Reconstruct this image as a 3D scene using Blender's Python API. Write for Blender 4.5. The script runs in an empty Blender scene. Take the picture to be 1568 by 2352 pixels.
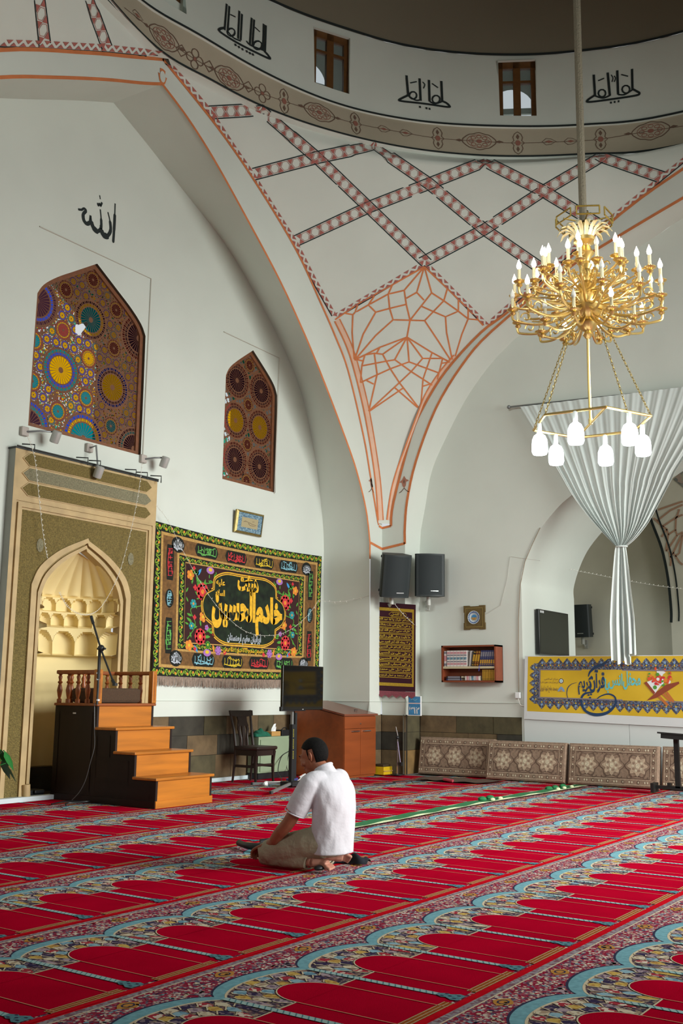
import bpy, bmesh, math, random
from math import sin, cos, pi, radians, hypot, atan2, sqrt
from mathutils import Vector, Matrix
from mathutils.bvhtree import BVHTree
from mathutils.geometry import tessellate_polygon
V = Vector
SC = bpy.context.scene
COL = SC.collection
random.seed(7)

# ---------------------------------------------------------------- camera
FPX, YAW, PITCH, ROLL, EYE = 2373.03, radians(34.7309), radians(9.99157), radians(0.58584), 1.2
_f = V((cos(PITCH)*cos(YAW), cos(PITCH)*sin(YAW), sin(PITCH)))
_r = V((sin(YAW), -cos(YAW), 0.0)); _u = _r.cross(_f)
_r, _u = cos(ROLL)*_r + sin(ROLL)*_u, -sin(ROLL)*_r + cos(ROLL)*_u
CAM = V((0, 0, EYE))
cd = bpy.data.cameras.new('camera'); co = bpy.data.objects.new('camera', cd); COL.objects.link(co)
cd.sensor_fit = 'VERTICAL'; cd.sensor_height = 24.0; cd.lens = FPX/2352*24.0
cd.clip_start = 0.05; cd.clip_end = 200
co.matrix_world = Matrix(((_r.x, _u.x, -_f.x, 0), (_r.y, _u.y, -_f.y, 0), (_r.z, _u.z, -_f.z, EYE), (0, 0, 0, 1)))
SC.camera = co
# ---------------------------------------------------------------- world, daylight, exposure
w = bpy.data.worlds.new('daylight'); SC.world = w; w.use_nodes = True
bg = w.node_tree.nodes['Background']
bg.inputs[0].default_value = (0.93, 0.97, 1.0, 1); bg.inputs[1].default_value = 0.75
def area(name, loc, target, sx, sy, power, col, spread=100):
    d = bpy.data.lights.new(name, 'AREA'); d.shape = 'RECTANGLE'; d.size = sx; d.size_y = sy; d.energy = power; d.color = col
    o = bpy.data.objects.new(name, d); COL.objects.link(o); o.location = loc
    o.rotation_euler = (V(target)-V(loc)).to_track_quat('-Z', 'Y').to_euler(); d.spread = radians(spread); return o
area('entrance_daylight', (9.5, -6.0, 3.0), (9.8, 6, 1.6), 7.0, 4.0, 430, (0.96, 1.0, 0.96), 105)
area('carpet_fill_light', (11.3, -5.5, 5.4), (10.3, 3.8, 0.2), 5.0, 3.0, 480, (0.97, 1.0, 0.97), 80)  # added lamp, no known window, brightens the carpet from above
area('doorway_wall_fill_light', (-2.0, 2.5, 6.0), (14, 4.5, 3.2), 3.0, 2.0, 95, (0.93, 1.0, 0.98), 60)  # added fill without a real source, aimed at the doorway wall
area('next_room_fill_light', (17.0, -1.5, 4.0), (17.5, 6, 2.5), 3.0, 3.0, 110, (0.98, 1.0, 0.97), 120)  # added fill that lifts the walls of the next room
SC.view_settings.view_transform = 'Standard'; SC.view_settings.look = 'None'
SC.view_settings.exposure = -0.12; SC.view_settings.gamma = 1.0; SC.view_settings.use_curve_mapping = False
SC.cycles.use_denoising = True
SC.cycles.max_bounces = 8; SC.cycles.transparent_max_bounces = 12
SC.cycles.sample_clamp_indirect = 6.0
SC.cycles.caustics_reflective = False; SC.cycles.caustics_refractive = False

# ---------------------------------------------------------------- picture rays onto the planes of the room
def ray(x, y): return FPX*_f + (x-784)*_r - (y-1176)*_u
def onX(x, y, X): d = ray(x, y); return CAM + d*(X/d.x)
def onY(x, y, Y): d = ray(x, y); return CAM + d*(Y/d.y)
def onZ(x, y, Z=0.0): d = ray(x, y); return CAM + d*((Z-EYE)/d.z)

# ---------------------------------------------------------------- materials
def lin(c): return c/12.92 if c <= 0.04045 else ((c+0.055)/1.055)**2.4
def hexc(h):
    h = h.lstrip('#'); return tuple(lin(int(h[i:i+2], 16)/255) for i in (0, 2, 4))
MATS = {}
def mat(name, hx, rough=0.7, metal=0.0, noise=None, bump=None, wood=None, emit=None, alpha=None, spec=None, sheen=0, cols=None, brick=None):
    if name in MATS: return MATS[name]
    m = bpy.data.materials.new(name); m.use_nodes = True; nt = m.node_tree; N = nt.nodes; L = nt.links
    b = N['Principled BSDF']; c = hexc(hx)
    b.inputs['Base Color'].default_value = (*c, 1); b.inputs['Roughness'].default_value = rough; b.inputs['Metallic'].default_value = metal
    if spec is not None: b.inputs['Specular IOR Level'].default_value = spec
    if sheen: b.inputs['Sheen Weight'].default_value = sheen
    tc = N.new('ShaderNodeTexCoord')
    m.diffuse_color = (*c, 1)
    if noise or wood:
        mp = N.new('ShaderNodeMapping'); L.new(tc.outputs['Object'], mp.inputs[0])
        nz = N.new('ShaderNodeTexNoise'); nz.inputs['Detail'].default_value = 5
        if wood:
            sc_, amt, axis = wood; s = [sc_*6]*3; s[axis] = sc_*0.5; mp.inputs['Scale'].default_value = s; nz.inputs['Scale'].default_value = 1; nz.inputs['Distortion'].default_value = 0.6
        else:
            nz.inputs['Scale'].default_value = noise[0]; amt = noise[1]
        L.new(mp.outputs[0], nz.inputs['Vector'])
        mr = N.new('ShaderNodeMapRange'); mr.inputs['From Min'].default_value = 0.3; mr.inputs['From Max'].default_value = 0.7
        mr.inputs['To Min'].default_value = 1-amt; mr.inputs['To Max'].default_value = 1+amt
        L.new(nz.outputs[0], mr.inputs[0])
        mx = N.new('ShaderNodeMix'); mx.data_type = 'RGBA'; mx.blend_type = 'MULTIPLY'; mx.inputs[0].default_value = 1
        mx.inputs[6].default_value = (*c, 1); L.new(mr.outputs[0], mx.inputs[7]); L.new(mx.outputs[2], b.inputs['Base Color'])
    if cols:   # scattered woven colours
        scale, lst = cols
        vo = N.new('ShaderNodeTexVoronoi'); vo.inputs['Scale'].default_value = scale; vo.feature = 'F1'
        L.new(tc.outputs['Object'], vo.inputs['Vector'])
        sp = N.new('ShaderNodeSeparateColor'); L.new(vo.outputs['Color'], sp.inputs[0])
        rp = N.new('ShaderNodeValToRGB'); rp.color_ramp.interpolation = 'CONSTANT'
        while len(rp.color_ramp.elements) < len(lst): rp.color_ramp.elements.new(0.5)
        for i, h in enumerate(lst):
            rp.color_ramp.elements[i].position = i/len(lst); rp.color_ramp.elements[i].color = (*hexc(h), 1)
        L.new(sp.outputs[0], rp.inputs[0]); L.new(rp.outputs[0], b.inputs['Base Color'])
    if bump:
        nb = N.new('ShaderNodeTexNoise'); nb.inputs['Scale'].default_value = bump[0]; nb.inputs['Detail'].default_value = 4
        L.new(tc.outputs['Object'], nb.inputs['Vector'])
        bp = N.new('ShaderNodeBump'); bp.inputs['Strength'].default_value = bump[1]; bp.inputs['Distance'].default_value = bump[2] if len(bump) > 2 else 0.01
        L.new(nb.outputs[0], bp.inputs['Height']); L.new(bp.outputs[0], b.inputs['Normal'])
    if emit:
        b.inputs['Emission Color'].default_value = (*hexc(emit[0]), 1); b.inputs['Emission Strength'].default_value = emit[1]
    MATS[name] = m; return m
def glassmat(name, hx, gloss=0.08, density=1.0):
    if name in MATS: return MATS[name]
    m = bpy.data.materials.new(name); m.use_nodes = True; nt = m.node_tree; N = nt.nodes; L = nt.links
    out = N['Material Output']; N.remove(N['Principled BSDF'])
    tr = N.new('ShaderNodeBsdfTransparent'); tr.inputs[0].default_value = (*hexc(hx), 1)
    gl = N.new('ShaderNodeBsdfDiffuse'); gl.inputs[0].default_value = (*hexc(hx), 1)
    mx = N.new('ShaderNodeMixShader'); mx.inputs[0].default_value = gloss
    L.new(tr.outputs[0], mx.inputs[1]); L.new(gl.outputs[0], mx.inputs[2]); L.new(mx.outputs[0], out.inputs[0])
    MATS[name] = m; return m

PLASTER = mat('white_plaster', '#d3d8cf', 0.9, noise=(1.3, 0.03), bump=(9, 0.08))
PLASTER_W = mat('warm_white_plaster', '#d9d6c6', 0.9, noise=(2.0, 0.04))
BLACK_P = mat('black_wall_paint', '#1c2626', 0.8)
ORANGE_P = mat('orange_wall_paint', '#cf7a48', 0.8, noise=(6, 0.1))
PINK_P = mat('pale_salmon_wall_paint', '#dfb9a0', 0.85, noise=(6, 0.06))
RED_P = mat('brick_red_wall_paint', '#a8635a', 0.85, noise=(8, 0.1))
BROWN_P = mat('faded_brown_wall_paint', '#6d5546', 0.85)
BAND_P = mat('beige_cornice_paint', '#b3a893', 0.9, noise=(1.5, 0.06))
CREAM_P = mat('cream_niche_paint', '#e6d29a', 0.85, noise=(2, 0.05))
GOLD = mat('polished_brass', '#dcc07a', 0.33, .92)  # paled to carry the glare in its base colour
GOLD_D = mat('aged_brass', '#8d7638', 0.45, 0.8, noise=(30, 0.2))
BLACK = mat('matte_black', '#14171a', 0.5)
BLACK_G = mat('glossy_black', '#07090a', 0.12)
CHROME = mat('chrome', '#c8c8c8', 0.2, 1.0)
WHITE = mat('white_plastic', '#e2e4e4', 0.5)
GREY = mat('grey_metal', '#8d8f8f', 0.45, 0.6)
WIRE = mat('white_wire', '#cfccc4', 0.6)
SKIN = mat('skin', '#94593f', 0.55, noise=(14, 0.07))

# ---------------------------------------------------------------- mesh builder
class MB:
    def __init__(s): s.v = []; s.f = []; s.mi = []; s.mats = []
    def _m(s, m):
        if m not in s.mats: s.mats.append(m)
        return s.mats.index(m)
    def add(s, vs, fs, m):
        k = len(s.v); i = s._m(m); s.v += [tuple(p) for p in vs]
        for f in fs: s.f.append([k+j for j in f]); s.mi.append(i)
        return s
    def box(s, lo, hi, m, M=None):
        x0, y0, z0 = lo; x1, y1, z1 = hi
        vs = [V((x, y, z)) for z in (z0, z1) for y in (y0, y1) for x in (x0, x1)]
        if M: vs = [M @ p for p in vs]
        return s.add(vs, [(0, 2, 3, 1), (4, 5, 7, 6), (0, 1, 5, 4), (2, 6, 7, 3), (0, 4, 6, 2), (1, 3, 7, 5)], m)
    def tube(s, pts, r, m, n=8, closed=False, caps=True):
        pts = [V(p) for p in pts]; N = len(pts)
        rs = r if isinstance(r, (list, tuple)) else [r]*N
        k = len(s.v); up = None; rings = []
        for i, p in enumerate(pts):
            t = (pts[(i+1) % N]-pts[i-1]) if closed else (pts[min(i+1, N-1)]-pts[max(i-1, 0)])
            if t.length < 1e-9: t = V((0, 0, 1))
            t.normalize()
            if up is None: up = t.orthogonal().normalized()
            up = (up - t*up.dot(t)); up = up.normalized() if up.length > 1e-6 else t.orthogonal().normalized()
            b = t.cross(up)
            rings.append([p + (up*cos(2*pi*j/n) + b*sin(2*pi*j/n))*rs[i] for j in range(n)])
        vs = [q for rg in rings for q in rg]; fs = []
        for i in range(N if closed else N-1):
            a, b2 = i*n, ((i+1) % N)*n
            for j in range(n): fs.append((a+j, a+(j+1) % n, b2+(j+1) % n, b2+j))
        if caps and not closed: fs += [tuple(range(n-1, -1, -1)), tuple(range((N-1)*n, N*n))]
        return s.add(vs, fs, m)
    def lathe(s, prof, m, n=24, M=None, a0=0, a1=2*pi):
        full = abs(a1-a0-2*pi) < 1e-6; K = n if full else n+1
        vs = [V((r*cos(a0+(a1-a0)*j/n), r*sin(a0+(a1-a0)*j/n), z)) for r, z in prof for j in range(K)]
        if M: vs = [M @ p for p in vs]
        fs = []
        for i in range(len(prof)-1):
            for j in range(n):
                j2 = (j+1) % K; fs.append((i*K+j, i*K+j2, (i+1)*K+j2, (i+1)*K+j))
        if full:
            if prof[0][0] > 1e-5: fs.append(tuple(range(K-1, -1, -1)))
            if prof[-1][0] > 1e-5: fs.append(tuple(range((len(prof)-1)*K, len(prof)*K)))
        return s.add(vs, fs, m)
    def ball(s, c, r, m, nu=16, nv=10, M=None):
        if not isinstance(r, (tuple, list)): r = (r, r, r)
        prof = [(sin(pi*i/nv), -cos(pi*i/nv)) for i in range(nv+1)]
        prof[0] = (1e-6, -1); prof[-1] = (1e-6, 1)
        T = Matrix.Translation(c) @ (M or Matrix.Identity(4)) @ Matrix.Diagonal((*r, 1))
        return s.lathe(prof, m, nu, T)
    def prism(s, poly, fn, d0, d1, m, side=None):
        n = len(poly); vs = [fn(a, b, d0) for a, b in poly]+[fn(a, b, d1) for a, b in poly]
        s.add(vs, [tuple(range(n-1, -1, -1)), tuple(range(n, 2*n))], m)
        return s.add(vs, [(i, (i+1) % n, n+(i+1) % n, n+i) for i in range(n)], side or m)
    def poly(s, poly, fn, d, m):
        return s.add([fn(a, b, d) for a, b in poly], [tuple(range(len(poly)))], m)
    def grid(s, fn, nu, nv, m, uclosed=False):
        vs = [fn(i/nu, j/nv) for j in range(nv+1) for i in range(nu+1)]
        return s.add(vs, [(j*(nu+1)+i, j*(nu+1)+i+1, (j+1)*(nu+1)+i+1, (j+1)*(nu+1)+i) for j in range(nv) for i in range(nu)], m)
    def line(s, pts, wd, fn, d, m, closed=False):   # flat ribbon along 2-D points
        pts = [V((p[0], p[1])) for p in pts]; N = len(pts); Lp = []; Rp = []
        for i, p in enumerate(pts):
            t = (pts[(i+1) % N]-pts[i-1]) if closed else (pts[min(i+1, N-1)]-pts[max(i-1, 0)])
            t = t.normalized() if t.length > 1e-9 else V((1, 0)); nn = V((-t.y, t.x))
            ww = (wd[i] if isinstance(wd, (list, tuple)) else wd)/2
            Lp.append(p+nn*ww); Rp.append(p-nn*ww)
        vs = [fn(q.x, q.y, d) for q in Lp]+[fn(q.x, q.y, d) for q in Rp]
        return s.add(vs, [(i, N+i, N+(i+1) % N, (i+1) % N) for i in range(N if closed else N-1)], m)
    def build(s, name, parent=None, smooth=0.6, bevel=0, weld=False):
        me = bpy.data.meshes.new(name); me.from_pydata(s.v, [], s.f)
        for m in s.mats: me.materials.append(m)
        me.polygons.foreach_set('material_index', s.mi)
        me.validate()
        if weld:
            bm = bmesh.new(); bm.from_mesh(me); bmesh.ops.remove_doubles(bm, verts=bm.verts, dist=1e-5); bmesh.ops.recalc_face_normals(bm, faces=bm.faces); bm.to_mesh(me); bm.free()
        if smooth:
            me.polygons.foreach_set('use_smooth', [True]*len(me.polygons)); me.set_sharp_from_angle(angle=smooth)
        me.update()
        o = bpy.data.objects.new(name, me); COL.objects.link(o)
        if parent:
            o.parent = parent
            if parent.type == 'EMPTY': o.matrix_parent_inverse = Matrix.Translation(parent.location).inverted()
        if bevel:
            md = o.modifiers.new('bevel', 'BEVEL'); md.width = bevel; md.segments = 2; md.limit_method = 'ANGLE'; md.angle_limit = 0.7
        return o
def tag(o, label, cat, group=None):
    o['label'] = label; o['category'] = cat
    if group: o['group'] = group
    return o
def struct(o, kind='structure'): o['kind'] = kind; return o
def thing(name, label, cat, loc=(0, 0, 0), group=None):
    o = bpy.data.objects.new(name, None); COL.objects.link(o); o.location = loc; o.empty_display_size = 0.1
    return tag(o, label, cat, group)
def dup(root, loc, rot=None, label=None):
    r = root.copy(); COL.objects.link(r); r.location = loc
    if rot: r.rotation_euler = rot
    if label: r['label'] = label
    for ch in list(root.children):
        c = ch.copy(); COL.objects.link(c); c.parent = r
        for g in ch.children:
            d = g.copy(); COL.objects.link(d); d.parent = c
    return r
def lerp(a, b, t): return a+(b-a)*t
def interp(xs, ys, x):
    if x <= xs[0]: return ys[0]
    for i in range(len(xs)-1):
        if x <= xs[i+1]: return lerp(ys[i], ys[i+1], (x-xs[i])/(xs[i+1]-xs[i]))
    return ys[-1]
def smoothpts(pts, n=6):     # Catmull-Rom through points
    P = [V(p) for p in pts]; out = []
    for i in range(len(P)-1):
        p0 = P[max(i-1, 0)]; p1 = P[i]; p2 = P[i+1]; p3 = P[min(i+2, len(P)-1)]
        for k in range(n):
            t = k/n; out.append(0.5*((2*p1)+(p2-p0)*t+(2*p0-5*p1+4*p2-p3)*t*t+(3*p1-p0-3*p2+p3)*t**3))
    out.append(P[-1]); return out
def ell(cx, cy, rx, ry, n=20, a0=0.0, a1=2*pi):
    full = abs(a1-a0-2*pi) < 1e-6
    return [(cx+rx*cos(a0+(a1-a0)*i/n), cy+ry*sin(a0+(a1-a0)*i/n)) for i in range(n if full else n+1)]

# ---------------------------------------------------------------- Persian lettering (joined letter forms)
_B = {'ا': (0xFE8D, 2), 'آ': (0xFE81, 2), 'أ': (0xFE83, 2), 'ب': (0xFE8F, 4), 'پ': (0xFB56, 4), 'ت': (0xFE95, 4), 'ث': (0xFE99, 4), 'ج': (0xFE9D, 4), 'ح': (0xFEA1, 4),
      'خ': (0xFEA5, 4), 'د': (0xFEA9, 2), 'ذ': (0xFEAB, 2), 'ر': (0xFEAD, 2), 'ز': (0xFEAF, 2), 'س': (0xFEB1, 4), 'ش': (0xFEB5, 4), 'ص': (0xFEB9, 4), 'ض': (0xFEBD, 4),
      'ط': (0xFEC1, 4), 'ع': (0xFEC9, 4), 'غ': (0xFECD, 4), 'ف': (0xFED1, 4), 'ق': (0xFED5, 4), 'ک': (0xFB8E, 4), 'ل': (0xFEDD, 4), 'م': (0xFEE1, 4), 'ن': (0xFEE5, 4),
      'ه': (0xFEE9, 4), 'و': (0xFEED, 2), 'ی': (0xFBFC, 4), 'ي': (0xFEF1, 4), 'ئ': (0xFE89, 4), 'ة': (0xFE93, 2)}
def shape_text(t):
    out = []
    for wd in t.split(' '):
        wd = wd.replace('لا', '\ufefb'); g = []
        for i, c in enumerate(wd):
            dual = lambda q: q in _B and _B[q][1] == 4
            pj = i > 0 and dual(wd[i-1])
            if c == '\ufefb': g.append('\ufefc' if pj else '\ufefb'); continue
            if c not in _B: g.append(c); continue
            base, kind = _B[c]; nj = kind == 4 and i+1 < len(wd) and (wd[i+1] in _B or wd[i+1] == '\ufefb')
            g.append(chr(base + ((3 if pj else 2) if nj else (1 if pj else 0))))
        wd2 = ''.join(g)
        out.append(wd2 if wd2 and all('0' <= c <= '9' or '\u06f0' <= c <= '\u06f9' for c in wd2) else wd2[::-1])
    return ' '.join(out[::-1])
_TXT = {}
def text_mesh(t, bold=0.0):
    k = (t, bold)
    if k not in _TXT:
        c = bpy.data.curves.new('lettering', 'FONT'); c.body = shape_text(t); c.offset = bold; c.resolution_u = 3
        o = bpy.data.objects.new('lettering', c); COL.objects.link(o)
        me = bpy.data.meshes.new_from_object(o.evaluated_get(bpy.context.evaluated_depsgraph_get()))
        vs = [(v.co.x, v.co.y) for v in me.vertices]; fs = [tuple(p.vertices) for p in me.polygons]
        bpy.data.objects.remove(o); bpy.data.curves.remove(c); bpy.data.meshes.remove(me)
        x0 = min(v[0] for v in vs); x1 = max(v[0] for v in vs); y0 = min(v[1] for v in vs); y1 = max(v[1] for v in vs)
        _TXT[k] = ([((x-x0)/(x1-x0), (y-y0)/(y1-y0)) for x, y in vs], fs)
    return _TXT[k]
def put_text(mb, t, x0, y0, x1, y1, fn, d, m, bold=0.0, flip=False):   # fills the box x0..x1, y0..y1
    vs, fs = text_mesh(t, bold)
    mb.add([fn(lerp(x0, x1, a), lerp(y0, y1, b), d) for a, b in vs], fs, m)
# ================================================================ THE ROOM
YA, YF, XF, XB = 9.72, 8.83, 13.89, 14.345      # mihrab wall, its arch face, the other arch face, its recessed wall
XJ, YJ, CX, CY = 13.547, 8.40, 8.6, 3.3          # jambs, dome centre
fA = lambda Y: (lambda u, v, d=0: V((u, Y-d, v)))
fB = lambda X: (lambda u, v, d=0: V((X-d, u, v)))
def holed(mb, outer, holes, fn, m):
    loops = [outer]+holes
    tri = tessellate_polygon([[V((a, b, 0)) for a, b in l] for l in loops])
    mb.add([fn(a, b, 0) for l in loops for a, b in l], tri, m)
def arc(lst, n=5): return [(p.x, p.y) for p in smoothpts([(a, b, 0) for a, b in lst], n)]
IN = arc([(0, 8.88), (.48, 8.65), (1.01, 8.31), (1.67, 7.79), (2.48, 7.11), (3.13, 6.45), (3.65, 5.84), (4.19, 5.14), (4.53, 4.65), (4.81, 4.07), (4.93, 3.55)])
INW = arc([(0, 8.92), (.57, 8.66), (1.32, 8.29), (2.33, 7.78), (3.18, 7.13), (3.87, 6.48), (4.31, 5.87), (4.67, 4.93), (4.85, 4.16), (4.91, 3.82), (4.93, 3.5)])
OUT = arc([(0, 9.25), (1.08, 8.82), (1.94, 8.36), (2.88, 7.73), (3.51, 7.12), (3.92, 6.69), (4.29, 6.22), (4.74, 5.26), (4.96, 4.6), (5.17, 3.95)])
INL = arc([(0, 8.88), (.31, 8.725), (.95, 8.435), (1.71, 8.056), (2.39, 7.69), (3.3, 7.1), (4.0, 6.3), (4.6, 5.2), (4.93, 3.9), (4.93, 3.55)])
OUTL = arc([(0, 9.25), (.6, 8.96), (1.234, 8.654), (2.415, 8.027), (3.5, 7.2), (4.3, 6.3), (4.9, 5.0), (5.17, 3.95)])
DADO = 0.885
def resample(L, n):
    P = [V(p) for p in L]; D = [0]
    for i in range(1, len(P)): D.append(D[-1]+(P[i]-P[i-1]).length)
    return [V((interp(D, [p.x for p in P], D[-1]*k/n), interp(D, [p.y for p in P], D[-1]*k/n))) for k in range(n+1)]
STONES = [mat('brown_basalt', '#665339', 0.85, noise=(7, 0.25), bump=(20, 0.3)), mat('olive_basalt', '#4d462f', 0.85, noise=(7, 0.25), bump=(20, 0.3)),
          mat('dark_basalt', '#37332a', 0.85, noise=(7, 0.25), bump=(20, 0.3)), mat('tan_tuff', '#7c6036', 0.85, noise=(7, 0.25), bump=(20, 0.3)), mat('grey_mortar', '#4a4538', 0.9)]
def dado(name, runs):
    mb = MB()
    for fn, u0, u1 in runs:
        g = .03 if u1 > u0 else -.03; a0, a1 = u0-g, u1+g
        mb.add([fn(a0, 0, -.02), fn(a1, 0, -.02), fn(a1, DADO+.01, -.02), fn(a0, DADO+.01, -.02)], [(0, 1, 2, 3)], STONES[4])
        for k, (z0, z1) in enumerate(((0, .36), (.36, .63), (.63, DADO))):
            u = u0; s = 1 if u1 > u0 else -1
            while abs(u-u0) < abs(u1-u0)-.01:
                w_ = random.uniform(.3, .85); e = u+s*w_
                if abs(e-u0) > abs(u1-u0)-.2: e = u1
                d = random.uniform(-.008, .004)
                mb.prism([(u+s*.003, z0+.003), (e-s*.003, z0+.003), (e-s*.003, z1-.003), (u+s*.003, z1-.003)], fn, -.02, d, random.choice(STONES[:3] if k == 2 else STONES[:4]))
                u = e
    return struct(mb.build(name, smooth=0))
def ledge(mb, fn, u0, u1, m):   # plaster steps back over the stones
    mb.add([fn(u0, DADO, -.02), fn(u1, DADO, -.02), fn(u1, 1.09, -.004), fn(u0, 1.09, -.004), fn(u1, 1.09, .012), fn(u0, 1.09, .012)], [(0, 1, 2, 3), (3, 2, 4, 5)], m)

# floor
mb = MB(); mb.box((-1, -3, -.1), (14.36, 10.6, -.014), mat('grey_floor_screed', '#77726a', 0.9)); mb.box((14.36, -3, -.1), (19.5, 9.6, -.014), mat('grey_floor_screed', '#77726a'))
struct(mb.build('floor', smooth=0))

# mihrab wall with its two stained windows and the prayer niche
WIN1 = arc([(7.562, 4.262), (7.566, 5.2), (7.572, 5.85)], 1)+arc([(7.572, 5.9), (7.66, 6.04), (7.85, 6.2), (8.11, 6.37), (8.471, 6.603)], 4)
WIN1 = WIN1+[(16.942-a, b) for a, b in WIN1[-2::-1]]
WIN2 = [(11.0, 4.235), (11.01, 5.78)]+arc([(11.015, 5.8), (11.09, 5.93), (11.27, 6.09), (11.616, 6.346)], 4)
WIN2 = WIN2+[(23.232-a, b) for a, b in WIN2[-2::-1]]
NX, NW, NSP, NAP = 8.42, .62, 2.37, 2.86
NICHE = [(NX-NW, 0), (NX-NW, NSP)]+arc([(NX-NW, NSP+.02), (NX-.5, NSP+.2), (NX-.3, NSP+.36), (NX, NAP)], 4)
NICHE = NICHE+[(2*NX-a, b) for a, b in NICHE[-2::-1]]
mb = MB(); top = [(CX-t, z) for t, z in INW[1:]]
outer = [(3.67, 1.09), (7.3, 1.09), (7.3, 0), (9.6, 0), (9.6, 1.09), (XJ, 1.09)]+[(CX+t, z) for t, z in INW[::-1]]+top
holed(mb, outer, [WIN1, WIN2, [(a, max(b, .02)) for a, b in NICHE]], fA(YA), PLASTER)
ledge(mb, fA(YA), 9.6, XJ, PLASTER); ledge(mb, fA(YA), 3.67, 7.3, PLASTER)
for wn in (WIN1, WIN2):     # deep splays through the thick outer wall, shade put into their dark colour
    n = len(wn); mb.add([(a, YA, b) for a, b in wn]+[(a, YA+.95, b) for a, b in wn], [(i, (i+1) % n, n+(i+1) % n, n+i) for i in range(n)], mat('shade_toned_window_splay', '#4d4234', .9))
struct(mb.build('wall_left', smooth=0.5))
dado('baseboard_left', [(fA(YA), 9.6, XJ), (fA(YA), 3.67, 7.3)])
mb = MB(); skirt = mat('white_skirting', '#c9d6da', 0.6)
mb.box((9.0, YA-.045, 0), (11.7, YA, .05), skirt); mb.box((6.0, 9.5, 0), (8.12, 9.6, .05), skirt)
struct(mb.build('baseboard_mihrab', smooth=0))

# arch over the mihrab wall: soffit, jambs and painted face
mb = MB()
for s, I_ in ((1, IN), (-1, INL)):
    N = 60; q = [(CX+s*p.x, YF, p.y) for p in resample(I_, N-1)]+[(CX+s*4.947, YF, 1.09)]; p = [(CX+s*p.x, YA, p.y) for p in resample(INW, N-1)]+[(CX+s*4.947, YA, 1.09)]
    mb.add(q+p, [(i, i+1, N+2+i, N+1+i) for i in range(N)], PLASTER)
ledge(mb, lambda u, v, d=0: V((XJ-d, u, v)), YF, YA, PLASTER)
struct(mb.build('trim_1', smooth=1.2))
mb = MB()
for s, I_, O_ in ((1, IN, OUT), (-1, INL, OUTL)):
    pl = [(CX+s*4.947, 1.09), (CX+s*4.947, 3.4)]+[(CX+s*t, z) for t, z in I_[::-1]]+[(CX+s*t, z) for t, z in O_]+[(CX+s*5.29, 3.9), (CX+s*5.29, 1.09)]
    holed(mb, pl, [], fA(YF), PLASTER)
ledge(mb, fA(YF), XJ, XF, PLASTER)
struct(mb.build('trim_2', smooth=0))
# arch over the curtain wall
INB = arc([(YJ, 3.0), (YJ, 3.58), (8.4, 3.8), (8.357, 4.244), (8.194, 4.864), (7.832, 5.67), (7.357, 6.306), (6.819, 6.774), (5.583, 7.485), (4.9, 7.764), (3.819, 8.145), (3.0, 8.4)], 4)
OUTB = arc([(8.69, 3.88), (8.642, 4.272), (8.315, 5.309), (8.071, 5.778), (7.669, 6.289), (7.045, 6.804), (6.443, 7.121), (4.753, 8.168), (3.797, 8.616), (2.9, 9.0)], 4)
wbe = [onX(x, y, XB) for x, y in ((966, 1220), (977, 1160), (990, 1086), (1019, 1016), (1080, 900), (1160, 800), (1300, 680), (1440, 585), (1522, 532), (1568, 501))]
INBW = [(YJ, 3.0), (YJ, 3.5)]+arc([(p.y, p.z) for p in wbe]+[(3.0, 8.35)], 4)
mb = MB(); pl = [(YJ, 1.09)]+INB+OUTB[::-1]+[(YF, 3.86), (YF, 1.09)]
holed(mb, pl, [], fB(XF), PLASTER); ledge(mb, fB(XF), YF, YJ, PLASTER)
struct(mb.build('trim_3', smooth=0))
mb = MB(); a_ = resample([(YJ, 1.09)]+INB, 60); b_ = resample([(YJ, 1.09)]+INBW, 60)
mb.add([(XF, p.x, p.y) for p in a_]+[(XB, p.x, p.y) for p in b_], [(i, i+1, 62+i, 61+i) for i in range(60)], PLASTER)
ledge(mb, lambda u, v, d=0: V((u, YJ-d, v)), XF, XB, PLASTER)
struct(mb.build('trim_4', smooth=1.2))
# wall behind it with the doorway into the next room
op = [onX(x, y, XB) for x, y in ((1196, 1326), (1208, 1281), (1231, 1229), (1267, 1181), (1309, 1140))]
OPEN = [(6.626, 0), (6.626, 2.4)]+arc([(6.626, 2.8)]+[(p.y, p.z) for p in op]+[(5.0, 4.62), (4.2, 5.02), (3.3, 5.25)], 4)
OPEN = OPEN+[(6.6-a, b) for a, b in OPEN[-2::-1]]
mb = MB(); YE = -2.4
outer = [(YJ, 1.09)]+INBW+[(YE, 8.4), (YE, 0), (-.026, 0)]+OPEN[::-1][1:-1]+[(6.626, 0), (6.66, 0), (6.66, 1.09)]
holed(mb, outer, [], fB(XB), PLASTER)
ledge(mb, fB(XB), YJ, 6.66, PLASTER)
n = len(OPEN); mb.add([(XB, a, b) for a, b in OPEN]+[(16.4, a, b) for a, b in OPEN], [(i, i+1, n+i+1, n+i) for i in range(n-1)], PLASTER)
struct(mb.build('wall_right', smooth=0.6))
dado('baseboard_right', [(fB(XB), YJ, 6.66), (lambda u, v, d=0: V((u, YJ-d, v)), XF, XB), (fB(XF), YF, YJ), (fA(YF), XJ, XF), (lambda u, v, d=0: V((XJ-d, u, v)), YA, YF)])
# next room
mb = MB(); mb.box((19.4, -3, -.05), (19.5, 9.2, 7), PLASTER_W); mb.box((16.4, 9.1, 0), (19.5, 9.2, 7), PLASTER_W)
mb.add([(16.4, 6.63, 0), (16.4, 9.2, 0), (16.4, 9.2, 7), (16.4, 6.63, 7)], [(0, 1, 2, 3)], PLASTER_W)
struct(mb.build('wall_back', smooth=0))
mb = MB(); mb.box((14.4, -3, 7), (19.5, 9.2, 7.1), PLASTER_W); struct(mb.build('ceiling_next_room', smooth=0))

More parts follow.
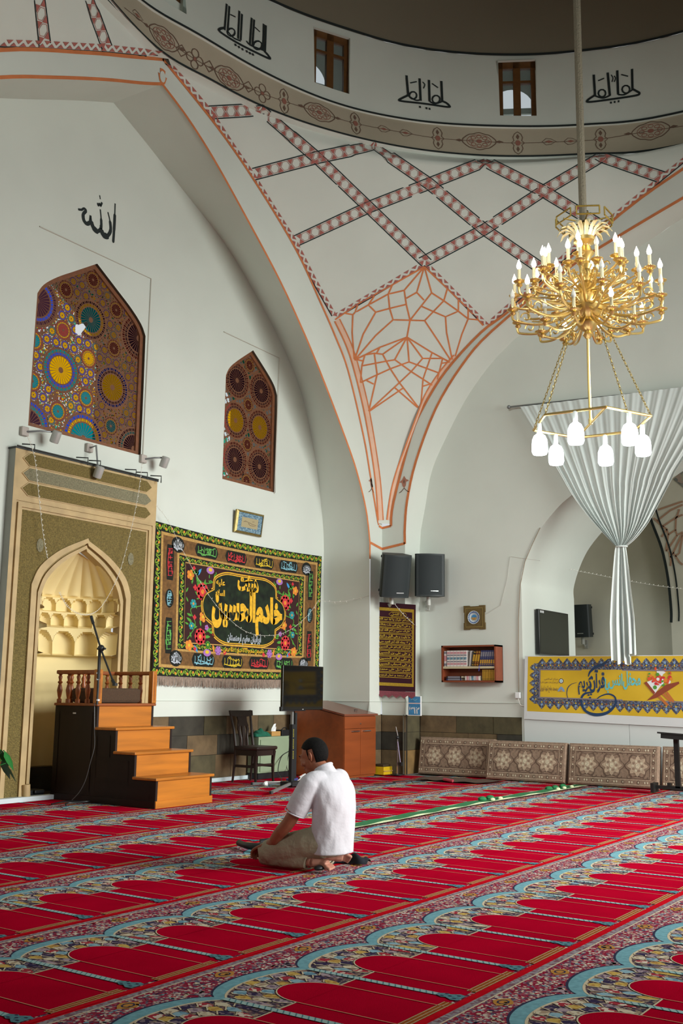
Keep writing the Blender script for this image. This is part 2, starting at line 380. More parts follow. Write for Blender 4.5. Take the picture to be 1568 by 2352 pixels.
# ---------------------------------------------------------------- ring, drum, dome
ZL, ZM, ZT = 9.2, 9.75, 11.05
RP = {ZL: [(250, 0), (375, 127), (480, 186), (590, 243), (784, 310), (950, 345), (1100, 360), (1340, 357), (1568, 335)],
      ZM: [(320, 0), (460, 84), (600, 165), (784, 243), (950, 278), (1140, 291), (1340, 288), (1568, 258)],
      ZT: [(615, 0), (784, 65), (900, 100), (1000, 118), (1144, 128), (1236, 127), (1350, 117), (1568, 75)]}
RT = {}
for z, L in RP.items():
    q = sorted([(math.degrees(atan2(p.y-CY, p.x-CX)), hypot(p.x-CX, p.y-CY)) for p in (onZ(x, y, z) for x, y in L)])
    q = [(-40, q[0][1])]+q+[(q[-1][0]+15, q[-1][1]), (200, 5.35)]
    sm = smoothpts([(a, b, 0) for a, b in q], 6); RT[z] = ([p.x for p in sm], [p.y for p in sm])
def ringR(th, z):
    th = (th+90) % 360-90
    R = [interp(*RT[k], th) for k in (ZL, ZM, ZT)]
    if th > 160 or th < -40: R = [5.4]*3
    return interp((ZL, ZM, ZT), R, z)
def ringP(th, z, off=0.0):
    R = ringR(th, z)-off; return V((CX+R*cos(radians(th)), CY+R*sin(radians(th)), z))
def bvh_of(mb): return BVHTree.FromPolygons([V(p) for p in mb.v], mb.f)
tmp = MB(); tmp.grid(lambda a, b: ringP(-10+150*a, lerp(ZL, ZT+.6, b)), 150, 12, PLASTER); BRING = bvh_of(tmp)
def cast(bvh, x, y, eps=0.004):
    d = ray(x, y).normalized(); loc, n, i, t = bvh.ray_cast(CAM, d)
    if loc is None: return None
    if n.dot(d) > 0: n = -n
    return loc+n*eps, n
def th_z(x, y):
    p = cast(BRING, x, y)[0]; return math.degrees(atan2(p.y-CY, p.x-CX)), p.z
WINS = []
for c4 in (((724, 66), (803, 87), (800, 212), (719, 191)), ((1145, 143), (1229, 142), (1231, 266), (1146, 265))):
    q = [th_z(*p) for p in c4]
    WINS.append(((q[0][0]+q[3][0])/2, (q[1][0]+q[2][0])/2, (q[2][1]+q[3][1])/2, (q[0][1]+q[1][1])/2))
dth = WINS[0][0]-WINS[1][0]
WINS.append((WINS[0][0]+dth*.97, WINS[0][1]+dth*.97, WINS[0][2], WINS[0][3]))
ths = sorted(set([-180+3*i for i in range(121)]+[a for w_ in WINS for a in w_[:2]])); zs = sorted(set([ZM, 10.0, 10.4, 10.7, ZT]+[z for w_ in WINS for z in w_[2:]]))
mb = MB()
for z0, z1 in zip(zs, zs[1:]):
    for a, b in zip(ths, ths[1:]):
        if any(w_[1]-.01 <= a and b <= w_[0]+.01 and w_[2]-.001 <= z0 and z1 <= w_[3]+.001 for w_ in WINS): continue
        mb.add([ringP(a, z0), ringP(b, z0), ringP(b, z1), ringP(a, z1)], [(0, 1, 2, 3)], PLASTER)
struct(mb.build('wall_drum', smooth=1.0, weld=True))
mb = MB(); mb.grid(lambda a, b: ringP(-180+360*a, lerp(ZL+.04, ZM-.03, b), .0), 120, 4, BAND_P)
mb.grid(lambda a, b: ringP(-180+360*a, lerp(ZM-.03, ZM, b), .03*sin(pi*b)), 120, 4, PLASTER); mb.grid(lambda a, b: ringP(-180+360*a, lerp(ZL, ZL+.04, b), .02*sin(pi*b)), 120, 4, PLASTER)
struct(mb.build('trim_5', smooth=1.0))
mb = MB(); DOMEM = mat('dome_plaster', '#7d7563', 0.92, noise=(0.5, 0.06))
def domeP(a, b):
    th = -180+360*a; al = b*pi/2*.99; R = ringR(th, ZT); lift = ZT+.5*min(1, b*8)+5.0*sin(al); rr = R*cos(al)
    return V((CX+rr*cos(radians(th)), CY+rr*sin(radians(th)), lift))
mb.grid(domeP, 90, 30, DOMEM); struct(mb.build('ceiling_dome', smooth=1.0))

# ---------------------------------------------------------------- pendentives
def tz(L, z):
    for (a, za), (b, zb) in zip(L, L[1:]):
        if (za-z)*(zb-z) <= 0 and za != zb: return lerp(a, b, (z-za)/(zb-za))
    return L[0][0] if abs(L[0][1]-z) < abs(L[-1][1]-z) else L[-1][0]
ZS = [3.9+.1*i for i in range(46)]+[8.45+.05*i for i in range(15)]+[9.18, 9.2]
def pend(mirror):
    mb = MB(); NN = 48; vs = []
    for z in ZS:
        pa = (CX+tz(OUTL if mirror else OUT, min(z, 9.25)), YF); pb = (XF, tz(OUTB, min(z, 9.0)))
        if z >= 9.19: pa = (CX, CY+ringR(90, ZL)); p_ = ringP(-4, ZL); pb = (p_.x, p_.y)
        elif z > 9.0: k = (z-9.0)/.2; p_ = ringP(-4, ZL); pb = (lerp(XF, p_.x, k), lerp(2.9, p_.y, k))
        A = (atan2(pa[1]-CY, pa[0]-CX), hypot(pa[0]-CX, pa[1]-CY)); B = (atan2(pb[1]-CY, pb[0]-CX), hypot(pb[0]-CX, pb[1]-CY))
        for i in range(NN+1):
            t = i/NN; th = lerp(A[0], B[0], t); r = lerp(A[1], B[1], t)
            if z > 8.2: r += (ringR(math.degrees(th), ZL)-lerp(ringR(math.degrees(A[0]), ZL), ringR(math.degrees(B[0]), ZL), t))*(z-8.2)/1.0
            r -= .18*sin(pi*t)*sin(pi*min(1, max(0, (z-5.2)/3.4)))
            x = CX+r*cos(th); vs.append(V((2*CX-x if mirror else x, CY+r*sin(th), z)))
    W_ = NN+1
    mb.add(vs, [(j*W_+i, j*W_+i+1, (j+1)*W_+i+1, (j+1)*W_+i) for j in range(len(ZS)-1) for i in range(NN)], PLASTER)
    return mb
pm = pend(False); struct(pm.build('ceiling_pendentive', smooth=1.2)); BP = bvh_of(pm)
for mi in (False, True):
    mq = pend(mi); mq.v = [(x, 2*CY-y, z) for x, y, z in mq.v]; struct(mq.build('ceiling_pendentive_near', smooth=1.2))
mb = MB(); mb.box((-7, -10, 9.6), (3.3, 10.5, 9.7), PLASTER_W); mb.box((3.3, -10, 9.6), (14.3, -2.25, 9.7), PLASTER_W); struct(mb.build('ceiling_side_bays', smooth=0))
mb = MB(); mb.box((-7.1, -10, -.1), (-7, 10.5, 9.7), PLASTER_W); mb.box((-7, 10.4, -.1), (3.6, 10.5, 9.7), PLASTER_W); mb.box((-7, -10.1, -.1), (3.3, -10, 9.7), PLASTER_W); mb.box((3.29, -10, -.1), (3.31, -2.23, 9.7), PLASTER_W)
mb.box((-7, -10, -.12), (-1, 10.5, -.02), PLASTER_W); mb.box((-1, -10, -.12), (14.3, -3, -.02), mat('grey_floor_screed', '#77726a')); mb.box((14.3, -10, -.1), (14.4, -2.3, 9.7), PLASTER_W); struct(mb.build('wall_side_bays', smooth=0))
# the two near sides of the dome square, open through the same great arches
mb = MB()
for s in (1, -1):
    holed(mb, [(CY+s*4.93, 0)]+[(CY+s*t, z) for t, z in IN[::-1]]+[(CY, 10.0), (CY+s*5.6, 10.0), (CY+s*5.6, 0)], [], lambda u, v, d: V((3.31, u, v)), PLASTER)
    holed(mb, [(CX+s*4.93, 0)]+[(CX+s*t, z) for t, z in IN[::-1]]+[(CX, 10.0), (CX+s*5.6, 10.0), (CX+s*5.6, 0)], [], lambda u, v, d: V((u, -2.23, v)), PLASTER)
struct(mb.build('wall_near', smooth=0))
mb = MB()
for s, O_ in ((1, OUT), (-1, OUTL)):
    q = [(CX+s*t, z) for t, z in O_ if t < 2.6]; holed(mb, q+[(q[-1][0], 10.2), (CX, 10.2)], [], fA(YF+.012), PLASTER)
struct(mb.build('wall_above_arch', smooth=0))
pl_ = pend(True); struct(pl_.build('ceiling_pendentive_mihrab', smooth=1.2)); BL = bvh_of(pl_)
BFA = bvh_of(MB().add([(0, YF, 0), (20, YF, 0), (20, YF, 12), (0, YF, 12)], [(0, 1, 2, 3)], PLASTER))
BFB = bvh_of(MB().add([(XF, -5, 0), (XF, 12, 0), (XF, 12, 12), (XF, -5, 12)], [(0, 1, 2, 3)], PLASTER))

# ---------------------------------------------------------------- painted lines on the vaults
def path3(bvh, px, step=7, eps=.004, smooth=False):
    P = smoothpts([(x, y, 0) for x, y in px], 6) if smooth else [V((x, y, 0)) for x, y in px]
    out = []
    for a, b in zip(P, P[1:]):
        k = max(1, int((b-a).length/step))
        for i in range(k): out.append(a.lerp(b, i/k))
    out.append(P[-1]); r = [cast(bvh, p.x, p.y, eps) for p in out]
    return [q for q in r if q]
def rib3(mb, pn, wd, m, off=0.0):
    if len(pn) < 2: return
    L = []; N = len(pn)
    for i, (p, n) in enumerate(pn):
        t = (pn[min(i+1, N-1)][0]-pn[max(i-1, 0)][0]).normalized(); s = t.cross(n).normalized()
        w_ = wd[i*(len(wd)-1)//max(1, N-1)] if isinstance(wd, (list, tuple)) else wd
        L.append((p+s*(off-w_/2), p+s*(off+w_/2)))
    mb.add([q for a in L for q in a], [(2*i, 2*i+1, 2*i+3, 2*i+2) for i in range(N-1)], m)
def stroke(mb, bvh, px, wd, m, eps=.004, smooth=False): rib3(mb, path3(bvh, px, eps=eps, smooth=smooth), wd, m)
def band(mb, bvh, px, full=True, side=1, hw=.082, p=.155):
    if full:
        px = [V((a, b)) for a, b in px]; px = [px[0]+(px[0]-px[1]).normalized()*9]+px[1:-1]+[px[-1]+(px[-1]-px[-2]).normalized()*9]; px = [(q.x, q.y) for q in px]
    pn = path3(bvh, px, eps=.003)
    if len(pn) < 2: return
    D = [0]
    for i in range(1, len(pn)): D.append(D[-1]+(pn[i][0]-pn[i-1][0]).length)
    def at(s, t, e=.003):
        i = 0
        while i < len(D)-2 and D[i+1] < s: i += 1
        k = (s-D[i])/max(1e-6, D[i+1]-D[i]); a, n = pn[i]; b = pn[i+1][0]; T = (b-a).normalized()
        return a.lerp(b, k)+T.cross(n).normalized()*t+n*e
    if full:
        rib3(mb, pn, .016, BLACK_P, hw); rib3(mb, pn, .016, BLACK_P, -hw)
    else: rib3(mb, pn, .016, BLACK_P, side*hw)
    k = max(1, int(D[-1]/p)); p = D[-1]/k; e = hw*.84
    for i in range(k):
        c = (i+.5)*p
        if full:
            for sg in (1, -1): mb.add([at(c, 0), at(c-.26*p, sg*e), at(c+.26*p, sg*e)], [(0, 1, 2)], RED_P)
            hx = [at(c+p*.5+a*p, b*e) for a, b in ((-.42, 0), (-.2, .9), (.2, .9), (.42, 0), (.2, -.9), (-.2, -.9)) if 0 <= c+p*.5+a*p <= D[-1]]
            if len(hx) == 6: mb.add(hx+[h.lerp(sum(hx, V())/6, .09) for h in hx], [(j, (j+1) % 6, 6+(j+1) % 6, 6+j) for j in range(6)], RED_P)
        else:
            mb.add([at(c, side*hw*.25), at(c-.36*p, side*e), at(c+.36*p, side*e)], [(0, 1, 2)], RED_P)
            mb.add([at(c+.5*p, side*hw*.45), at(c+.14*p, -side*e*.25), at(c+.86*p, -side*e*.25)], [(0, 1, 2)], RED_P)
mb = MB()
n1, n2, n3, n4, n5, n6, n7, n8, n9, n10, n11, n12, n13, n14, n15, n16 = (488, 258), (598, 252), (583, 400), (727, 362), (680, 553), (846, 476), (858, 335), (985, 422), (1114, 371), (1247, 439), (1380, 361), (1516, 406), (1112, 527), (975, 600), (770, 722), (1118, 742)
for L in ((n2, n1), (n7, n4, n3), (n9, n8, n6, n5), (n11, n10, n13, n14), (n2, n4, n6, n14), (n7, n8, n13, (1236, 612)), (n9, n10, (1368, 512)), (n11, n12)): band(mb, BP, L)
band(mb, BP, ((380, 131), (440, 200), n1, (537, 333), n3, (633, 480), n5, (724, 640), n15), False, 1, .06, .13)
band(mb, BP, (n16, (1212, 660), (1300, 580), (1400, 500), n12, (1568, 365)), False, 1, .06, .13)
band(mb, BP, ((970, 603), n15), False, -1, .06, .13); band(mb, BP, ((980, 603), n16), False, 1, .06, .13)
band(mb, BL, ((0, 93), (100, 96), (243, 105), (372, 119)), False, 1, .07, .14)
band(mb, BL, ((102, 96), (91, 2)), True); band(mb, BL, ((244, 105), (206, 2)), True)
Z4 = lambda *q: [(700+x/3.136, 560+y/3.136) for x, y in q]
for q in (((860, 165), (630, 295), (380, 433), (218, 545)), ((860, 165), (1025, 322), (1170, 462), (1300, 605)),
          ((860, 165), (715, 335), (730, 437), (757, 550)), ((860, 165), (805, 350), (857, 405)), ((860, 165), (912, 353), (757, 550)), ((805, 350), (730, 392)),
          ((715, 335), (600, 362), (610, 465), (635, 547), (757, 550), (862, 553)), ((630, 295), (600, 362)), ((600, 362), (457, 440), (510, 492), (610, 465), (725, 437)),
          ((500, 375), (457, 440), (360, 495), (380, 440)), ((360, 495), (345, 510), (290, 500)), ((345, 510), (340, 640), (355, 830)), ((510, 492), (420, 650), (358, 835)),
          ((635, 547), (510, 660), (358, 838)), ((912, 353), (1000, 410), (1105, 485), (1175, 540), (1250, 547)), ((1025, 325), (1000, 410), (925, 488), (862, 553)),
          ((840, 450), (925, 488), (1012, 525), (1105, 485), (1105, 405)), ((1175, 475), (1175, 540), (1130, 650), (1068, 855)), ((1012, 525), (1020, 640), (1065, 855)),
          ((862, 553), (960, 700), (1062, 858)), ((757, 550), (735, 670)), ((735, 672), (540, 745), (358, 838)), ((735, 672), (910, 780), (1062, 862)),
          ((735, 672), (560, 795), (500, 788), (432, 800), (358, 835)), ((735, 672), (648, 832)), ((735, 672), (750, 850)), ((735, 672), (848, 825), (990, 825), (1062, 862)),
          ((540, 745), (515, 790)), ((500, 790), (520, 940), (460, 1205)), ((432, 800), (410, 880), (400, 1000)), ((360, 830), (415, 843)),
          ((415, 878), (585, 845), (648, 835), (765, 920), (935, 1030)), ((560, 795), (615, 900), (680, 1000), (830, 1195)), ((750, 850), (615, 900), (520, 943), (400, 1000)),
          ((750, 850), (965, 930)), ((848, 825), (765, 920), (680, 1000), (460, 1205)), ((915, 785), (850, 975), (832, 1195)), ((990, 830), (965, 930), (945, 1000)),
          ((985, 860), (1045, 850)), ((445, 985), (495, 1010)), ((850, 1025), (900, 1010)), ((640, 1030), (830, 1195)), ((705, 1040), (465, 1205))):
    stroke(mb, BP, Z4(*q), .024, ORANGE_P)
# salmon bands framing the foot of the pendentive
Q1 = [(774, 735), (800, 790), (818, 845), (840, 935), (857, 1030), (868, 1110), (874, 1195)]
Q2 = [(1116, 753), (1040, 825), (985, 900), (950, 985), (920, 1070), (903, 1130), (894, 1195)]
for Q, s in ((Q1, 1), (Q2, -1)):
    pn = path3(BP, Q, smooth=True, eps=.003); rib3(mb, pn, .07, PINK_P)
    pn = path3(BP, Q, smooth=True, eps=.006); rib3(mb, pn, .022, ORANGE_P, .042); rib3(mb, pn, .018, ORANGE_P, -.042)
struct(mb.build('trim_6', smooth=0))
# orange outlines on the two arch faces
mb = MB()
for s, I_, O_ in ((1, IN, OUT), (-1, INL, OUTL)):
    mb.line([(CX+s*(t-.0), z) for t, z in I_]+[(CX+s*4.93, 3.3)], .04, fA(YF), .005, ORANGE_P)
    mb.line([(CX+s*(t-.01), z-.02) for t, z in O_]+[(CX+s*5.19, 3.88)], .045, fA(YF), .005, ORANGE_P)
mb.line([(YJ-.0, 3.55)]+[p for p in INB if p[1] > 3.6], .045, fB(XF), .005, ORANGE_P); mb.line([(a-.03, b-.02) for a, b in OUTB], .045, fB(XF), .005, ORANGE_P)
mb.line([(XJ, 3.56), (XF, 3.5)], .04, fA(YF), .005, ORANGE_P); mb.line([(YF, 3.5), (YJ, 3.56)], .04, fB(XF), .005, ORANGE_P)
mb.line([(CX+5.19, 3.86), (XF, 3.84)], .035, fA(YF), .005, ORANGE_P); mb.line([(YF, 3.84), (8.66, 3.86)], .035, fB(XF), .005, ORANGE_P)
def tulip(fn, u, v, s, f=1):
    mb.poly([(u+f*a*s, v+b*s) for a, b in ((0, .5), (.18, .2), (.42, .02), (.36, -.02), (.2, -.06), (.16, -.3), (0, -.5), (-.16, -.3), (-.2, 0), (-.42, .04), (-.4, .12), (-.2, .2))], fn, .005, mat('faded_rose_wall_paint', '#a9735f', 0.85))
    mb.poly([(u+a*s, v+b*s) for a, b in ((0, .22), (.07, 0), (0, -.16), (-.07, 0))], fn, .008, BROWN_P)
    for g in (1, -1): mb.line([(u, v-.5*s), (u+g*.25*s, v-.75*s), (u+g*.45*s, v-.85*s)], .012, fn, .005, BROWN_P)
p = onY(853, 1108, YF); tulip(fA(YF), p.x, p.z, .2); p = onX(928, 1107, XF); tulip(fB(XF), p.y, p.z, .2)
mb.poly([(CX+a*.16, 8.98+b*.2) for a, b in ((0, .55), (.3, .5), (.25, .1), (.5, .1), (.3, -.4), (0, -.6), (-.3, -.4), (-.5, .1), (-.25, .1), (-.3, .5))], fA(YF), .006, ORANGE_P)
mb.poly(ell(CX, 8.98, .05, .08, 10), fA(YF), .009, PLASTER)
struct(mb.build('trim_7', smooth=0))

# ---------------------------------------------------------------- ring ornaments and drum lettering
fR = lambda th0, z0: (lambda u, v, d=0: ringP(th0-math.degrees(u/5.6), z0+v, d))
mb = MB(); ZB = (ZL+ZM)/2
for z, wd in ((ZL+.01, .03), (ZM-.005, .035), (ZT, .04)): mb.grid(lambda a, b: ringP(-60+220*a, z+wd*(b-.5), .035), 160, 1, BLACK_P)
RUST = mat('rust_wall_paint', '#946152', 0.85)
def motif(px, kind):
    th, z = th_z(*px); fn = fR(th, z); O = lambda pts, w_, m, d=.008: mb.line(pts, w_*.8, fn, d, m, closed=True)
    if kind == 'M':
        O([(.235*cos(a)*(1+.12*abs(cos(2*a))), .145*sin(a)*(1+.06*cos(8*a))) for a in [2*pi*i/40 for i in range(40)]], .018, BROWN_P)
        for i in range(8): mb.line(ell(.125*cos(i*pi/4), .08*sin(i*pi/4), .038, .026, 8), .01, fn, .008, RUST, closed=True)
        mb.poly(ell(0, 0, .045, .035, 10), fn, .008, RUST)
        for g in (1, -1): mb.poly([(g*.26, 0), (g*.31, .025), (g*.38, 0), (g*.31, -.025)], fn, .008, BROWN_P)
        O([(.19*cos(2*pi*i/24), .115*sin(2*pi*i/24)) for i in range(24)], .01, RUST)
    elif kind == 'C':
        O([(.075, .1), (.05, .16), (0, .2), (-.05, .16), (-.075, .1), (-.06, .04), (-.1, 0), (-.06, -.04), (-.075, -.1), (-.05, -.16), (0, -.2), (.05, -.16), (.075, -.1), (.06, -.04), (.1, 0), (.06, .04)], .014, BROWN_P)
        mb.poly(ell(0, 0, .04, .05, 10), fn, .008, RUST)
        for g in (1, -1): mb.poly([(0, g*.06), (.025, g*.11), (0, g*.16), (-.025, g*.11)], fn, .008, BROWN_P)
    elif kind == 'L':
        O([(.11, 0), (.03, .05), (-.04, .06), (-.1, 0), (-.04, -.06), (.03, -.05)], .011, BROWN_P); mb.poly([(.06, 0), (0, .025), (-.06, 0), (0, -.025)], fn, .008, RUST)
    elif kind == 'D':
        O([(.09, 0), (0, .08), (-.09, 0), (0, -.08)], .02, BROWN_P)
    elif kind == 'X':
        for g in ((0, .08), (0, -.08), (.08, 0), (-.08, 0)): O(ell(g[0], g[1], .06, .06, 10), .016, BROWN_P)
        mb.poly(ell(0, 0, .03, .03, 8), fn, .008, RUST)
for px, k in (((375, 88), 'M'), ((526, 180), 'M'), ((733, 259), 'M'), ((1100, 325), 'M'), ((1494, 301), 'M'), ((416, 117), 'D'), ((480, 153), 'D'), ((570, 200), 'D'), ((447, 136), 'X'), ((602, 215), 'X'),
              ((652, 233), 'C'), ((816, 284), 'C'), ((1005, 318), 'C'), ((1189, 329), 'C'), ((1379, 320), 'C'), ((881, 297), 'L'), ((931, 306), 'L'), ((1260, 326), 'L'), ((1310, 325), 'L'), ((315, 36), 'L')): motif(px, k)
stroke(mb, BRING, [(285, 18), (375, 88), (447, 136), (526, 180), (602, 215), (652, 233), (733, 259), (816, 284), (931, 306), (1005, 318), (1100, 325), (1189, 329), (1310, 325), (1379, 320), (1494, 301), (1568, 290)], .01, BROWN_P, eps=.006, smooth=True)
def words(org, sc, S):
    for w_, sm, *pts in S: stroke(mb, BRING, [(org[0]+x/sc, org[1]+y/sc) for x, y in pts], w_, BLACK_P, eps=.01, smooth=sm)
def circ(x, y, r, a0=0, a1=360, k=10): return [(x+r*cos(radians(a0+(a1-a0)*i/k)), y+r*sin(radians(a0+(a1-a0)*i/k))) for i in range(k+1)]
dot = lambda x, y: (.035, False, (x-4, y), (x+4, y))
words((784, 0), 2, [(.036, False, (1158, 345), (1164, 442)), (.036, False, (1222, 335), (1232, 442)), (.036, False, (1266, 325), (1270, 436)), (.036, False, (1334, 318), (1336, 412)),
    (.034, True, (1164, 438), (1130, 462), (1140, 470), (1250, 456), (1352, 440), (1368, 430), (1358, 422), (1336, 410)), (.026, False, *circ(1196, 430, 17)), (.026, False, *circ(1306, 412, 18)),
    (.026, True, (1164, 442), (1200, 452), (1232, 440)), (.026, True, (1270, 436), (1300, 436), (1336, 414)), (.02, False, (1178, 373), (1206, 361)), (.02, False, (1284, 344), (1316, 352)), (.016, True, (1238, 345), (1246, 360), (1242, 378)), (.016, True, (1252, 350), (1258, 362), (1252, 378)), dot(1237, 473), dot(1254, 470), dot(1272, 467)])
words((784, 0), 2, [(.036, False, (298, 348), (306, 442)), (.036, False, (358, 362), (363, 465)), (.036, False, (401, 369), (404, 468)), (.036, False, (458, 374), (462, 466)),
    (.034, True, (304, 440), (268, 458), (275, 466), (380, 478), (485, 493), (495, 488), (480, 474), (462, 466)), (.026, False, *circ(328, 440, 17)), (.026, False, *circ(434, 458, 18)),
    (.026, True, (306, 442), (340, 462), (363, 460)), (.026, True, (404, 468), (430, 478), (462, 468)), (.02, False, (315, 383), (345, 377)), (.02, False, (415, 385), (443, 405)), (.016, True, (372, 378), (382, 390), (376, 408)), dot(360, 493), dot(390, 499), dot(404, 502)])
words((0, 0), 2, [(.03, False, (1040, 20), (1030, 140)), (.03, False, (1052, 30), (1044, 145)), (.03, False, (1098, 52), (1092, 180)), (.03, False, (1110, 66), (1104, 186)), (.03, False, (1155, 84), (1146, 205)), (.03, False, (1166, 92), (1158, 212)), (.03, False, (1210, 112), (1206, 235)), (.03, False, (1220, 118), (1216, 240)),
    (.036, True, (1030, 130), (1008, 135), (1012, 150), (1100, 205), (1228, 268), (1232, 258), (1212, 236)), (.026, False, *circ(1060, 150, 18)), (.026, False, *circ(1182, 210, 20)), (.02, False, (1056, 68), (1080, 80)), (.02, False, (1168, 126), (1192, 148)), (.026, True, (1044, 145), (1070, 175), (1104, 190)), (.026, True, (1130, 190), (1150, 210), (1206, 232)),
    dot(1080, 208), dot(1096, 218), dot(1112, 228), dot(1132, 238), dot(1146, 246), dot(1160, 252)])
struct(mb.build('trim_8', smooth=0))
# the word on the mihrab wall
mb = MB(); BWA = bvh_of(MB().add([(0, YA, 0), (20, YA, 0), (20, YA, 12), (0, YA, 12)], [(0, 1, 2, 3)], PLASTER))
H2 = lambda *q: [(x/2, y/2) for x, y in q]
def calli(px, wd): rib3(mb, path3(BWA, px, step=3, smooth=True), wd, BLACK_P)
calli(H2((528, 935), (526, 1000), (523, 1060), (519, 1116)), [.02, .045, .04, .015])
calli(H2((495, 975), (505, 1020), (507, 1060), (492, 1084), (474, 1078), (464, 1055), (462, 1035)), [.02, .045, .05, .085, .07, .035, .03])
calli(H2((460, 962), (464, 1010), (463, 1050), (446, 1062), (428, 1045), (418, 1015), (415, 990)), [.02, .04, .05, .075, .06, .03, .025])
calli(H2((415, 990), (410, 1022), (396, 1027), (384, 1010), (382, 985), (394, 968), (384, 958), (374, 964), (358, 962)), [.03, .055, .05, .05, .045, .035, .03, .03, .015])
calli(H2((447, 932), (450, 944), (457, 936), (461, 946), (468, 930)), [.02, .03, .025, .03, .02]); calli(H2((457, 897), (460, 915)), [.015, .03])
struct(mb.build('trim_9', smooth=0))
# ================================================================ WINDOWS
def inset(poly, d):
    n = len(poly); out = []
    A = sum(poly[i][0]*poly[(i+1) % n][1]-poly[(i+1) % n][0]*poly[i][1] for i in range(n)); s = 1 if A > 0 else -1
    for i in range(n):
        p0, p1, p2 = V(poly[i-1]), V(poly[i]), V(poly[(i+1) % n])
        a = (p1-p0); b = (p2-p1)
        a = a.normalized() if a.length > 1e-9 else b.normalized(); b = b.normalized() if b.length > 1e-9 else a
        na = V((-a.y, a.x))*s; nb = V((-b.y, b.x))*s; k = (na+nb); k = k/max(.35, k.dot(na)) if k.length > 1e-6 else na
        out.append((p1.x+k.x*d, p1.y+k.y*d))
    return out
def inside(p, poly):
    c = False; n = len(poly); x, y = p
    for i in range(n):
        (x1, y1), (x2, y2) = poly[i], poly[i-1]
        if (y1 > y) != (y2 > y) and x < (x2-x1)*(y-y1)/(y2-y1)+x1: c = not c
    return c
WOODF = mat('carved_window_wood', '#7a4a2c', 0.6, noise=(20, 0.15))
LATT = mat('window_lattice_wood', '#6e4428', 0.65, noise=(30, 0.15))
GL = {k: glassmat(k+'_window_glass', h, g) for k, h, g in (('yellow', '#f0b400', .22), ('blue', '#2450d8', .1), ('teal', '#048f96', .2), ('red', '#a3403c', .1), ('purple', '#4a2a38', .2), ('clear', '#e8f4f4', .1), ('green', '#37b08c', .1), ('pink', '#e09090', .1))}
def stained(name, poly, rosettes, small, hole, filler):
    fr = MB(); inn = inset(poly, .055); n = len(poly); fn = fA(YA+.075)
    for d0, d1, P, Q in ((0, .0, poly, inn),):
        fr.add([fn(a, b, .03) for a, b in P]+[fn(a, b, .03) for a, b in Q]+[fn(a, b, -.03) for a, b in Q], [(i, (i+1) % n, n+(i+1) % n, n+i) for i in range(n)]+[(n+i, n+(i+1) % n, 2*n+(i+1) % n, 2*n+i) for i in range(n)], WOODF)
    root = struct(fr.build(name, smooth=.5))
    lat = MB(); gls = MB(); g = .0125
    xs = [p[0] for p in inn]; ys = [p[1] for p in inn]; x0, x1, y0, y1 = min(xs), max(xs), min(ys), max(ys)
    nx, ny = int((x1-x0)/g), int((y1-y0)/g)
    def polar(cx, cy, R, nA, rad, colf):
        for i in range(nA):
            a0, a1 = 2*pi*i/nA, 2*pi*(i+1)/nA
            for r0, r1 in zip(rad, rad[1:]):
                rm, am = (r0+r1)/2*R, (a0+a1)/2; p = (cx+rm*cos(am), cy+rm*sin(am))
                if not inside(p, inn) or (hole and inside(p, hole)) or any(hypot(p[0]-q[0], p[1]-q[1]) < q[2]*.99 for q in rosettes if (q[0], q[1]) != (cx, cy)): continue
                c = colf(rm/R, i); qd = [fn(cx+r*R*cos(a_), cy+r*R*sin(a_), .002) for r, a_ in ((r0, a0), (r1, a0), (r1, a1), (r0, a1))]
                (gls if c else lat).add(qd, [(0, 1, 2, 3)], GL[c] if c else LATT)
    for cx, cy, R, sp, a1, a2, a3 in rosettes:
        def cf(f, i, a1=a1, a2=a2, a3=a3):
            if f < .13: return None
            if f < .6: return None if i % 5 == 0 else a1
            if f < .655: return None
            if f < .76: return None if i % 5 in (0, 3) else a2
            if f < .79: return None
            if f < .9: return None if i % 5 in (0, 3) else a3
            return None
        polar(cx, cy, R, sp*5, (0, .13, .3, .6, .655, .76, .79, .9, 1.0), cf)
    flowers = []
    if small:
        s_ = .142
        for r in range(int(y0/(s_*.866)), int(y1/(s_*.866))+2):
            for c in range(int(x0/s_)-1, int(x1/s_)+2):
                px, py = c*s_+(r % 2)*s_/2, r*s_*.866
                if x0 < px < x1 and y0 < py < y1 and all(hypot(px-q[0], py-q[1]) > q[2]+.025 for q in rosettes):
                    flowers.append((px, py, .066)); h = (c*7+r*13) % 5; core, rim = ('yellow', 'blue') if h else ('yellow', 'teal')
                    polar(px, py, .066, 32, (0, .15, .55, .66, .88, 1.0), lambda f, i, core=core, rim=rim: None if f < .15 else (None if i % 4 == 0 else core) if f < .55 else None if f < .66 else (None if i % 2 else rim) if f < .88 else None)
    for j in range(ny):
        for i in range(nx):
            x, y = x0+(i+.5)*g, y0+(j+.5)*g
            if not inside((x, y), inn) or (hole and inside((x, y), hole)): continue
            if any(hypot(x-q[0], y-q[1]) < q[2]*.985 for q in rosettes) or any(hypot(x-q[0], y-q[1]) < q[2]*.97 for q in flowers): continue
            c = (filler or clearfill)(x, y)
            q = [fn(x+a*g/2, y+b*g/2, 0) for a, b in ((-1, -1), (1, -1), (1, 1), (-1, 1))]
            (gls if c else lat).add(q, [(0, 1, 2, 3)], GL[c] if c else LATT)
    lt = lat.build('window_lattice', root, smooth=0); gl = gls.build('coloured_glass', root, smooth=0)
    for o in (lt, gl): struct(o)
    return root
def specks(x, y):
    k = int(abs(sin(int(x*72)*12.9898+int(y*72)*78.233))*43758.5) % 13
    return {0: 'clear', 1: 'green', 2: 'red', 5: 'yellow'}.get(k)
